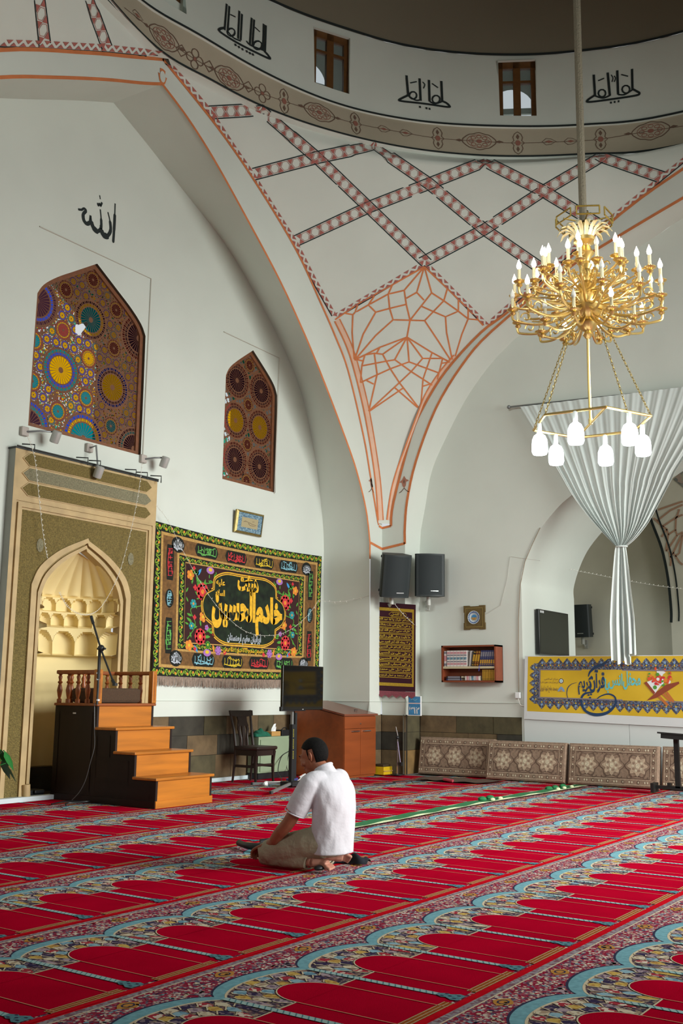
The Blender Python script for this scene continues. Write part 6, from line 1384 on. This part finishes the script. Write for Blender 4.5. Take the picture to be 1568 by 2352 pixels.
# wall television in the doorway
root = thing('doorway_television', 'black television mounted on the splay of the doorway above the yellow banner', 'television', (15.36, 6.55, 2.17))
m = MB(); m.box((14.78, 6.545, 1.83), (15.94, 6.60, 2.52), BLACK_G); m.box((15.2, 6.6, 2.0), (15.5, 6.625, 2.35), BLACK); m.build('screen_housing', root, smooth=0, bevel=.008)
m = MB(); m.box((14.81, 6.5435, 1.87), (15.91, 6.545, 2.49), mat('dark_screen_glass', '#10160f', .12, spec=.6)); m.build('screen_glass', root, smooth=0)
m = MB(); [m.box((14.83+.05*i, 6.542, 2.465), (14.86+.05*i, 6.544, 2.5), WHITE) for i in range(3)]; m.build('stickers', root, smooth=0)['kind'] = 'stuff'
# cables and boxes at the edge of the doorway
m = MB(); wire = mat('brown_wall_cable', '#8f7f6c', .7)
m.tube([onX(x, y, XB-.012) for x, y in ((1240, 1212), (1222, 1250), (1205, 1290), (1194, 1345), (1190, 1420), (1190, 1500), (1191, 1590))], .006, wire, 6); tag(m.build('wall_cable'), 'thin brown cable following the rim of the doorway arch down to a white box', 'cable')
m = MB(); m.tube([onX(x, y, XB-.008) for x, y in ((1240, 1288), (1172, 1278), (1165, 1330), (1150, 1390), (1112, 1413))], .003, WIRE, 5); tag(m.build('plate_cable'), 'thin white cable running from the plate frame up to the doorway arch', 'cable')
p = onX(1191, 1597, XB)
m = MB(); m.box((XB-.05, p.y-.04, p.z-.045), (XB, p.y+.04, p.z+.045), WHITE); tag(m.build('switch_box', smooth=0, bevel=.008), 'white switch box on the wall beside the yellow banner', 'switch box')
m = MB(); m.tube(smoothpts([p+V((-.03, 0, -.04)), p+V((-.03, -.04, -.14)), p+V((-.03, -.12, -.17)), p+V((-.03, -.13, -.3))], 6), .006, WIRE, 6); tag(m.build('switch_cable'), 'short white cable looping from the switch box behind the banner edge', 'cable')
# next room: painted vault and its arch beyond the curtain
FRP = mat('faded_orange_paint', '#b58f76', .9); XV = 19.0
fv = lambda u, v, d=0: V((XV-d, u, v))
ed = [onX(x, y, XV) for x, y in ((1485, 1160), (1497, 1200), (1520, 1262), (1534, 1330), (1541, 1400), (1541, 1430))]
EP = [(p.y, p.z) for p in smoothpts([(p.y, p.z, 0) for p in ed], 5) for p in [V((0, p.x, p.y))]]
EP = [(a, b) for a, b in EP]
m = MB(); holed(m, [(EP[-1][0], 0)]+EP[::-1]+[(EP[0][0]+.5, 6.9), (0.5, 6.9), (.5, 0)], [], fv, PLASTER_W); struct(m.build('wall_next_room', smooth=0))
m = MB(); m.line([(a, b) for a, b in EP], .05, fv, .01, BLACK_P)
m.line([(a-.14, b+.02) for a, b in EP], .03, fv, .01, BLACK_P)
def nr(*px): m.line([(lambda p: (p.y, p.z))(onX(1440+x/7.84, 1000+y/7.84, XV)) for x, y in px], .035, fv, .008, FRP)
for q in (((480, 1490), (640, 1640), (715, 1690), (740, 1790), (700, 2080)), ((540, 1540), (780, 1350), (1000, 1250)), ((640, 1640), (880, 1480), (1000, 1430)), ((715, 1690), (620, 1830)), ((740, 1790), (870, 1700), (880, 1480)), ((870, 1700), (900, 1800), (1000, 1740)), ((900, 1800), (710, 2090)), ((1000, 1760), (830, 2110), (780, 2200)), ((1000, 1800), (940, 2120), (870, 2180)), ((780, 2200), (830, 2110), (940, 2280), (1000, 2330)), ((760, 2090), (790, 2260), (780, 2352)), ((940, 1330), (890, 1480)), ((560, 1340), (1000, 1190))): nr(*q)
p0 = [(lambda p: (p.y, p.z))(onX(x, y, XV)) for x, y in ((1546, 1101), (1568, 1080), (1580, 1100), (1575, 1125))]
m.poly(p0, fv, .008, mat('grey_pattern_paint', '#8d8f88', .9, cols=(14, ['#8d8f88', '#a8a894', '#7a7c78', '#b09c90'])))
struct(m.build('trim_11', smooth=0))
# pot plant by the mihrab, only its edge in view
root = thing('potted_plant', 'green leafy pot plant just entering the view before the mihrab', 'plant', (7.05, 9.1, 0)); LF = mat('glossy_leaf', '#1f6a2c', .35, noise=(6, .2))
m = MB(); m.lathe([(.001, .014), (.11, .014), (.15, .26), (.165, .28), (.15, .29), (.13, .27), (.001, .26)], mat('brown_pot', '#5a3c28', .6), 20, Matrix.Translation((6.74, 9.05, 0))); m.build('pot', root, smooth=.6)
rr = random.Random(4)
for i in range(9):
    a = [0.0, -.4, .5, 2.2, 3, 4, 1.4, 5.1, .1][i]; b = V((6.74, 9.05, .27)); e = b+V((.24*cos(a), .24*sin(a), .18+.2*rr.random())); t = e+V((.12*cos(a), .12*sin(a), -.2)); s = V((-sin(a), cos(a), 0))*.06
    m = MB(); m.tube([b, b.lerp(e, .6)+V((0, 0, .05)), e], .005, LF, 5); m.add([e, e.lerp(t, .3)+s, e.lerp(t, .6)+s*.9, t, e.lerp(t, .6)-s*.9, e.lerp(t, .3)-s, e.lerp(t, .5)+V((0, 0, .02))], [(0, 1, 6), (1, 2, 6), (2, 3, 6), (3, 4, 6), (4, 5, 6), (5, 0, 6)], LF); m.build('leaf', root, smooth=1)
# ================================================================ CHANDELIER
BULB = mat('lit_candle_bulb', '#fff6e6', .3, emit=('#fff0d8', 22)); BULBO = mat('unlit_candle_bulb', '#e4e2da', .2); CAND = mat('ivory_candle_sleeve', '#dccfa6', .5)
CHX, CHY = 8.6, 3.27
root = thing('chandelier', 'large many-armed brass chandelier with lit candle bulbs hanging under the dome', 'chandelier', (CHX, CHY, 4.4))
zz = lambda z: 4.38+(z-4.33)*.85
TC = Matrix.Translation((CHX, CHY, 4.38-4.33*.85)) @ Matrix.Diagonal((1, 1, .85, 1))
m = MB(); m.lathe([(.001, 4.33), (.02, 4.34), (.045, 4.38), (.03, 4.42), (.07, 4.45), (.095, 4.50), (.06, 4.54), (.1, 4.57), (.15, 4.63), (.17, 4.68), (.11, 4.72), (.07, 4.74), (.085, 4.80), (.06, 4.88), (.09, 4.93), (.05, 4.98), (.06, 5.06), (.04, 5.12), (.06, 5.17), (.035, 5.21), (.05, 5.25), (.085, 5.30), (.06, 5.35), (.045, 5.38), (.07, 5.41), (.10, 5.43), (.10, 5.47), (.06, 5.48), (.02, 5.5), (.02, 5.66)], GOLD, 28, TC); m.build('baluster_stem', root, smooth=.7)
for i in range(14):
    a = 2*pi*i/14+.1; r0, n = V((CHX, CHY, 0)), V((cos(a), sin(a), 0)); s = V((-sin(a), cos(a), 0))
    P = [(.05, 5.38, .02), (.07, 5.47, .026), (.11, 5.56, .032), (.165, 5.60, .036), (.22, 5.575, .032), (.25, 5.52, .004)]
    m = MB(); m.add([r0+n*r+V((0, 0, zz(z)))+s*w_*g*.62+V((0, 0, .01*(1-abs(g)))) for r, z, w_ in P for g in (-1, 0, 1)], [(3*k+j, 3*k+j+1, 3*k+4+j, 3*k+3+j) for k in range(5) for j in (0, 1)], mat('lamplit_gilt', '#efe3b8', .4, .35)); m.build('palm_leaf', root, smooth=1)  # leaves paler than the other brass, bulb light put into the colour
m = MB()
for i in range(6):
    a, b = 2*pi*i/6, 2*pi*(i+1)/6; pa, pb = [V((CHX+.27*cos(t), CHY+.27*sin(t), 0)) for t in (a, b)]
    for z in (zz(5.63), zz(5.72)): m.tube([pa.lerp(pb, .12)+V((0, 0, z)), pa.lerp(pb, .88)+V((0, 0, z))], .008, GOLD_D, 6)
    for t in (.12, .88): m.tube([pa.lerp(pb, t)+V((0, 0, zz(5.63))), pa.lerp(pb, t)+V((0, 0, zz(5.72)))], .007, GOLD_D, 6)
    m.tube([pa.lerp(pb, .5)+V((0, 0, zz(5.65))), V((CHX, CHY, zz(5.66)))], .007, GOLD_D, 6)
m.build('hexagon_collar', root, smooth=0)
rr = random.Random(11)
def arm(a, r, zc, zl, r0, z0, lit, cz=.10):
    zc, zl, z0 = zz(zc), zz(zl), zz(z0); n = V((cos(a), sin(a), 0)); c = V((CHX, CHY, 0)); Q = lambda rr_, z: c+n*rr_+V((0, 0, z))
    m = MB(); m.tube(smoothpts([Q(r0, z0), Q(lerp(r0, r, .3), zl-.01+(z0-zl)*.35), Q(lerp(r0, r, .62), zl), Q(r-.03, zl+.03), Q(r+.005, (zl+zc)/2), Q(r, zc)], 5), .0115, GOLD, 7)
    m.tube([Q(r-.12+.05*cos(t)*(1-t/9), (zl+.07)+.05*sin(t)*(1-t/9)) for t in [i*.55 for i in range(12)]], .007, GOLD, 6)
    m.tube(smoothpts([Q(r0+.02, z0+.03), Q(lerp(r0, r, .35), zl+.09), Q(r-.14, zl+.13)], 4), .007, GOLD, 6)
    m.lathe([(.012, zc-.05), (.03, zc-.03), (.014, zc-.012), (.05, zc), (.055, zc+.008), (.018, zc+.012), (.02, zc+.03)], GOLD, 14, Matrix.Translation(Q(r, 0)-V((0, 0, 0))))
    o = m.build('arm', root, smooth=.8)
    m = MB(); m.lathe([(.015, zc+.02), (.015, zc+.02+cz)], CAND, 10, Matrix.Translation(Q(r, 0))); m.build('candle', o)
    m = MB(); zb = zc+.02+cz; m.lathe([(.008, zb), (.02, zb+.018), (.0225, zb+.034), (.016, zb+.058), (.006, zb+.082), (.001, zb+.098)], BULB if lit else BULBO, 12, Matrix.Translation(Q(r, 0))); m.build('bulb', o, smooth=1)
TIERS = [(6, .345, 5.13, 4.99, .05, 5.05, .2, .11, 1.0), (12, .47, 4.99, 4.83, .06, 4.86, .05, .11, .8), (12, .65, 4.90, 4.72, .10, 4.70, .30, .10, .75), (12, .67, 4.66, 4.50, .13, 4.64, .04, .09, .35), (8, .42, 4.49, 4.40, .08, 4.55, .1, .09, .4)]
for n, r, zc, zl, r0, z0, ph, cz, pl in TIERS:
    for i in range(n): arm(2*pi*i/n+ph, r, zc, zl, r0, z0, rr.random() < pl, cz)
m = MB(); m.tube([(CHX+.02*sin(z*.8), CHY, z) for z in [zz(5.66)+.25*i for i in range(46)]], .035, mat('wrapped_rope', '#6b6352', .9, bump=(60, .8, .02)), 10); tag(m.build('suspension_rope'), 'thick cloth-wrapped rope holding the chandelier from the dome', 'rope')
# ring of pendant lamps below it
root = thing('lamp_ring', 'hexagonal brass ring with six glowing white lamps on chains below the chandelier', 'lamp', (CHX, CHY, 3.560))
RG = .53; hx = [V((CHX+RG*cos(2*pi*i/6+.61), CHY+RG*sin(2*pi*i/6+.61), 3.600)) for i in range(6)]
m = MB()
for i in range(6): m.tube([hx[i], hx[(i+1) % 6]], .0125, GOLD, 8)
m.tube([hx[0], hx[3]], .011, GOLD, 8); m.build('hexagon_ring', root, smooth=.6)
m = MB(); m.tube([(CHX, CHY, 3.590), (CHX-.01, CHY, 4.000), (CHX, CHY, 4.39)], .014, GOLD, 8); m.tube([(CHX, CHY, 3.590), (CHX, CHY, 3.640)], .02, GOLD, 8); m.build('centre_rod', root)
for i in (1, 2, 4, 5):
    a = V((CHX+.17*cos(2*pi*i/6+.61), CHY+.17*sin(2*pi*i/6+.61), 4.5)); b = hx[i]; m = MB(); N = int((a-b).length/.03)
    for k in range(N):
        c = a.lerp(b, (k+.5)/N); t = (b-a).normalized(); s = t.orthogonal().normalized(); s = s if k % 2 else t.cross(s)
        m.tube([c+t*.02*cos(w_)+s*.0085*sin(w_) for w_ in [2*pi*j/8 for j in range(8)]], .0026, GOLD_D, 4, closed=True)
    m.build('chain', root, smooth=0)
LAMP = mat('lit_opal_lamp', '#ffffff', .3, emit=('#eefbff', 14))
for i in range(6):
    c = hx[i].lerp(hx[(i+1) % 6], .5); T = Matrix.Translation((c.x, c.y, 0))
    m = MB(); m.lathe([(.012, 3.600), (.02, 3.590), (.022, 3.520), (.018, 3.510)], mat('white_lamp_socket', '#d8dcd8', .5), 14, T); o = m.build('lamp_socket', root)
    m = MB(); m.lathe([(.018, 3.520), (.022, 3.500), (.05, 3.478), (.066, 3.44), (.07, 3.39), (.07, 3.335), (.06, 3.31), (.03, 3.303), (.001, 3.301)], LAMP, 20, T); m.build('lamp_bulb', o, smooth=.9)
# ================================================================ THE KNEELING MAN
SHIRT = mat('white_cotton_shirt', '#c9c6cc', .85, noise=(5, .03), bump=(16, .35, .02)); TROU = mat('khaki_trousers', '#a39a82', .88, noise=(6, .05), bump=(14, .7, .03)); HAIR = mat('black_hair', '#0c0a09', .7, spec=.15, noise=(60, .5), bump=(220, 1.0, .006))
def remeshed(mb, name, m, voxel, it, parent, fac=.5):
    me = bpy.data.meshes.new(name); me.from_pydata(mb.v, [], mb.f); o = bpy.data.objects.new(name, me); COL.objects.link(o)
    a = o.modifiers.new('r', 'REMESH'); a.mode = 'VOXEL'; a.voxel_size = voxel
    b = o.modifiers.new('s', 'SMOOTH'); b.iterations = it; b.factor = fac
    new = bpy.data.meshes.new_from_object(o.evaluated_get(bpy.context.evaluated_depsgraph_get())); bpy.data.objects.remove(o); bpy.data.meshes.remove(me)
    new.name = name; new.materials.clear(); new.materials.append(m); new.polygons.foreach_set('use_smooth', [True]*len(new.polygons))
    o = bpy.data.objects.new(name, new); COL.objects.link(o); o.parent = parent
    if parent.type == 'EMPTY': o.matrix_parent_inverse = Matrix.Translation(parent.location).inverted()
    return o
def loft(mb, secs, m, n=28, k=5):   # (x, y, z, rx, ry) stacked sections
    S = []
    for i in range(len(secs)-1):
        for j in range(k):
            t = j/k; q = []
            for c in range(5):
                p0, p1, p2, p3 = secs[max(i-1, 0)][c], secs[i][c], secs[i+1][c], secs[min(i+2, len(secs)-1)][c]
                q.append(.5*(2*p1+(p2-p0)*t+(2*p0-5*p1+4*p2-p3)*t*t+(3*p1-p0-3*p2+p3)*t**3))
            S.append(q)
    S.append(secs[-1]); vs = []
    for x, y, z, rx, ry in S:
        for i in range(n):
            a = 2*pi*i/n; wv = 1+.018*sin(7*a+z*22)+.012*sin(11*a-z*31)
            vs.append(V((x+rx*wv*cos(a), y+ry*wv*sin(a), z)))
    K = len(S); mb.add(vs, [(i*n+j, i*n+(j+1) % n, (i+1)*n+(j+1) % n, (i+1)*n+j) for i in range(K-1) for j in range(n)]+[tuple(range(n-1, -1, -1)), tuple(range((K-1)*n, K*n))], m)
MXc = 6.12
man = thing('person', 'kneeling man in a white short-sleeved shirt and khaki trousers, hands on his knees, head bowed', 'person', (MXc, 4.4, 0))
HCn = V((MXc, 4.462, .762)); MH = Matrix.Translation(HCn) @ Matrix.Rotation(radians(6), 4, 'Z') @ Matrix.Rotation(radians(-20), 4, 'X')
m = MB()
m.ball((0, 0, 0), (.076, .096, .108), SKIN, 28, 20, None)
hb = MB()
def hball(c, r, n=16, rot=None): hb.ball((0, 0, 0), r, SKIN, n, 12, None); k = n*13; hb.v[-k:] = [tuple(MH @ (V(c)+(rot @ V(p) if rot else V(p)))) for p in hb.v[-k:]]
hball((0, -.012, .02), (.076, .096, .098)); hball((0, .012, -.03), (.067, .08, .09)); hball((0, .042, -.085), (.046, .05, .04)); hball((0, .062, -.1), (.026, .026, .022))
hball((0, .086, .022), (.05, .018, .02)); hball((0, .075, -.01), (.058, .03, .03))
hb.tube([MH @ V(p) for p in ((0, .086, .012), (0, .102, -.012), (0, .112, -.034))], [.009, .012, .015], SKIN, 8)
for s in (1, -1): hball((s*.011, .1, -.036), (.011, .012, .009), 10); hball((s*.045, .066, -.03), (.022, .022, .022), 10)
hball((0, .092, -.062), (.024, .013, .007), 12); hball((0, .09, -.074), (.021, .013, .007), 12)
for s in (1, -1):
    E = Matrix.Rotation(s*.35, 3, 'Z') @ Matrix.Rotation(-.12, 3, 'X')
    P = [(s*.076, -.012, .022), (s*.088, -.026, .016), (s*.09, -.03, -.004), (s*.084, -.02, -.026), (s*.074, -.008, -.036)]
    hb.tube([MH @ V(p) for p in smoothpts(P, 3)], .0075, SKIN, 7); hball((s*.079, -.014, -.006), (.007, .014, .022), 10)
hb.tube([V((MXc, 4.43, .71)), V((MXc, 4.385, .665)), V((MXc, 4.35, .60))], [.056, .058, .075], SKIN, 18)
hb.tube([V((MXc, 4.35, .62)), V((MXc, 4.30, .42)), V((MXc, 4.30, .22))], [.09, .1, .1], SKIN, 16)
for s in (1, -1):
    X = lambda dx: MXc+s*dx
    hb.tube([V((MXc, 4.34, .59)), V((X(.12), 4.35, .6))], .06, SKIN, 12)
    hb.tube(smoothpts([(X(.12), 4.35, .6), (X(.19), 4.375, .585), (X(.215), 4.43, .44), (X(.232), 4.505, .315), (X(.228), 4.58, .245), (X(.205), 4.645, .18), (X(.192), 4.70, .152)], 4), [.058]*4+[.052]*4+[.046]*4+[.045]*4+[.042]*4+[.034]*4+[.026], SKIN, 14)
    # palm and fingers laid over the knee
    w_ = V((X(.192), 4.70, .152)); kn = V((X(.183), 4.79, .128))
    for dx in (-.026, -.009, .009, .026): hb.tube([w_+V((dx*.6, -.005, 0)), w_.lerp(kn, .5)+V((dx, 0, .004)), kn+V((dx*1.08, 0, 0))], [.015, .0155, .0125], SKIN, 8)
    for i, (dx, L) in enumerate(((-.029, .074), (-.0095, .086), (.0105, .092), (.03, .08))):
        b = kn+V((dx*1.08, 0, 0)); hb.tube(smoothpts([b, b+V((dx*.08, .027, -.016)), b+V((dx*.16, .043, -.5*L)), b+V((dx*.16, .040, -L))], 4), [.0115]*5+[.0105]*4+[.0095]*3+[.0075], SKIN, 8)
    t0 = w_+V((-s*.024, .012, -.002)); hb.tube(smoothpts([t0, t0+V((-s*.026, .024, -.008)), t0+V((-s*.035, .052, -.026)), t0+V((-s*.034, .066, -.045))], 4), [.015]*5+[.0125]*4+[.010]*3+[.008], SKIN, 8)
    hb.tube([V((MXc, 4.3, .2)), V((X(.12), 4.36, .17)), V((X(.15), 4.72, .1))], [.08, .07, .05], SKIN, 12); hb.tube([V((X(.15), 4.72, .08)), V((X(.12), 4.44, .06))], .036, SKIN, 12)
# feet: the lower one with its toes towards the viewer, the other crossed over it
def foot(ank, heel, ball_, toes, up, lat, s):
    hb.tube(smoothpts([ank, heel.lerp(ball_, .15), heel.lerp(ball_, .55), ball_], 4), [.034]*5+[.033]*4+[.036]*3+[.034], SKIN, 12)
    hb.ball(tuple(heel), (.034, .034, .032), SKIN, 12, 8)
    for i in range(5):
        o = lat*(-.034+.0165*i); L = (1.0, .95, .88, .78, .66)[i]; r = (.0125, .0095, .009, .0085, .008)[i]
        hb.tube([ball_+o*.8, ball_.lerp(toes, .5*L)+o+up*.004, ball_.lerp(toes, L)+o], [.014, r*1.1, r], SKIN, 8); hb.ball(tuple(ball_.lerp(toes, L)+o), r*1.08, SKIN, 8, 6)
hb.tube([V((MXc-.12, 4.5, .06)), V((5.99, 4.37, .06))], [.036, .033], SKIN, 12); hb.tube([V((MXc+.12, 4.5, .06)), V((6.11, 4.355, .095))], [.036, .033], SKIN, 12)
foot(V((5.99, 4.37, .06)), V((6.02, 4.33, .06)), V((6.025, 4.265, .045)), V((6.02, 4.215, .026)), V((0, 0, 1)), V((.98, -.2, 0)), 1)
foot(V((6.10, 4.36, .10)), V((6.075, 4.335, .098)), V((6.185, 4.255, .085)), V((6.225, 4.21, .06)), V((0, 0, 1)), V((.35, .25, -.75)), 1)
bo = remeshed(hb, 'body', SKIN, .0042, 4, man); bo.data.materials.append(mat('pale_foot_skin', '#b87f6a', .55, noise=(14, .07)))
bo.data.polygons.foreach_set('material_index', [1 if p.center.z < .15 and p.center.y < 4.46 else 0 for p in bo.data.polygons])
# hair as a close cap
hm = MB(); NU, NV = 64, 40; vs = []; keep = []
def hp(i, j):
    a = 2*pi*i/NU; b = pi*j/NV; return V((sin(b)*cos(a), sin(b)*sin(a), cos(b)))
def haired(d):
    f, u, sx = d.y, d.z, abs(d.x)
    if f > .62: return u > .60-.1*(sx > .3)
    if f > .25: return u > .42-.55*max(0, .62-f)*(1 if sx > .5 else .6)
    if f > .02: return u > -.12-(.35 if sx > .8 and f < .2 else 0)+(.0 if sx > .6 else 0)
    if f > -.22 and sx > .72: return u > .18
    return u > -.78
ok = {}
for j in range(NV+1):
    for i in range(NU):
        d = hp(i, j); vs.append(MH @ V((d.x*.0825, d.y*.102-.014, d.z*.106+.021))); ok[(i, j)] = haired(d)
fs = [(j*NU+i, j*NU+(i+1) % NU, (j+1)*NU+(i+1) % NU, (j+1)*NU+i) for j in range(NV) for i in range(NU) if all(ok[(a, b)] for a, b in ((i, j), ((i+1) % NU, j), ((i+1) % NU, j+1), (i, j+1)))]
hm.add(vs, fs, HAIR); ho = hm.build('hair', man, smooth=2, weld=True); md = ho.modifiers.new('thick', 'SOLIDIFY'); md.thickness = .011; md.offset = -.6
sm_ = ho.modifiers.new('s', 'SMOOTH'); sm_.iterations = 3
m = MB()
for s in (1, -1):
    m.ball((0, 0, 0), (.012, .008, .008), WHITE, 10, 8); k = 10*9; m.v[-k:] = [tuple(MH @ (V((s*.032, .0845, .002))+V(p))) for p in m.v[-k:]]
    m.tube([MH @ V(p) for p in ((s*.014, .098, .026), (s*.034, .096, .031), (s*.052, .083, .026))], .004, HAIR, 6)
m.build('eyes_and_brows', man, smooth=1)
# shirt
sb = MB()
loft(sb, [(MXc, 4.292, .115, .18, .132), (MXc, 4.292, .2, .184, .136), (MXc, 4.284, .32, .185, .132), (MXc, 4.278, .44, .19, .130), (MXc, 4.288, .53, .198, .122), (MXc, 4.31, .60, .188, .106), (MXc, 4.335, .645, .14, .086), (MXc, 4.362, .672, .085, .07)], SHIRT)
for s in (1, -1):
    X = lambda dx: MXc+s*dx
    sb.tube(smoothpts([(X(.10), 4.325, .60), (X(.165), 4.35, .595), (X(.2), 4.385, .52), (X(.22), 4.425, .43), (X(.228), 4.445, .392)], 5), [.072]*6+[.078]*5+[.079]*5+[.077]*4+[.076], SHIRT, 20)
sho = remeshed(sb, 'shirt', SHIRT, .0075, 5, man)
m = MB()
def collar(a, s): t = 2*pi*a; r = lerp(.094, .0615, s**.7); return V((MXc+r*cos(t), lerp(4.352, 4.378, s)+r*.97*sin(t), lerp(.648, .69, s)-.034*sin(t)*s))
m.grid(collar, 40, 6, SHIRT)
m.tube([V((MXc+.060*cos(t), 4.376+.058*sin(t), .686-.032*sin(t))) for t in [2*pi*i/36 for i in range(36)]], .009, SHIRT, 10, closed=True); m.build('collar', man, smooth=2)
for s in (1, -1):
    c = V((MXc+s*.229, 4.447, .388)); ax = V((s*.03, .08, -.2)).normalized(); u = ax.orthogonal().normalized(); v = ax.cross(u)
    m = MB(); m.tube([c+(u*cos(t)+v*sin(t))*.073 for t in [2*pi*i/28 for i in range(28)]], .005, SHIRT, 8, closed=True); m.build('sleeve_hem', man, smooth=2)
# trousers
tb = MB()
tb.ball((MXc, 4.32, .185), (.175, .14, .105), TROU, 24, 14)
for s in (1, -1):
    X = lambda dx: MXc+s*dx
    tb.tube(smoothpts([(X(.08), 4.3, .19), (X(.115), 4.42, .178), (X(.145), 4.58, .135), (X(.165), 4.72, .098), (X(.168), 4.755, .082)], 5), [.105]*6+[.1]*5+[.088]*5+[.076]*4+[.066], TROU, 20)
    tb.tube(smoothpts([(X(.168), 4.77, .075), (X(.16), 4.66, .068), (X(.145), 4.5, .066), (X(.125), 4.41, .062)], 5), [.064]*6+[.062]*5+[.056]*4+[.05], TROU, 18)
    for k in range(5):
        y = 4.46+.06*k; tb.tube([(X(.145)+s*.075, y, .16-.012*k), (X(.15)+s*.05, y+.035, .215-.02*k), (X(.13), y+.05, .25-.03*k)], .012, TROU, 6)
remeshed(tb, 'trousers', TROU, .008, 4, man)
m = MB(); 
for s in (1, -1):
    m = MB(); m.tube([V((MXc+s*.125+.05*cos(t)*1.02, 4.405+.012*sin(2*t), .062+.05*sin(t))) for t in [2*pi*i/24 for i in range(24)]], .007, TROU, 8, closed=True); m.build('trouser_hem', man, smooth=2)
# things beside him
m = MB(); m.tube(smoothpts([onZ(549, 1936, .03), onZ(566, 1942, .035), onZ(598, 1946, .035), onZ(640, 1949, .03)], 4), [.026, .024, .024, .023, .024, .026, .028, .03, .034, .036, .036, .034, .02], BLACK, 10); m.tube([onZ(597, 1934, .035), onZ(612, 1932, .04), onZ(640, 1930, .04), onZ(690, 1925, .035)], .022, BLACK, 8)
tag(m.build('folded_umbrella', smooth=1), 'black folded umbrella lying on the carpet in front of the kneeling man', 'umbrella')
def sock(a, b):
    p = V((6.40, 4.55, 0)).lerp(V((6.50, 4.235, 0)), a); s = V((.95, .3, 0))*.06*(1+.3*sin(a*9)); e = sin(pi*b)*min(1, 6*a, 6*(1-a)+.4)
    return p+s*(b-.5)*2+V((0, 0, .005+.05*e*(1+.3*sin(a*17+b*5))))
m = MB(); m.grid(sock, 40, 12, mat('navy_cloth', '#0d0f1c', .9, noise=(30, .3))); tag(m.build('dark_cloth', smooth=1), 'crumpled navy cloth lying on the carpet behind the kneeling man', 'cloth')
m = MB(); m.ball((5.985, 4.30, .03), (.05, .035, .018), BLACK, 12, 8); tag(m.build('black_sock', smooth=1), 'small black sock under the feet of the kneeling man', 'sock')
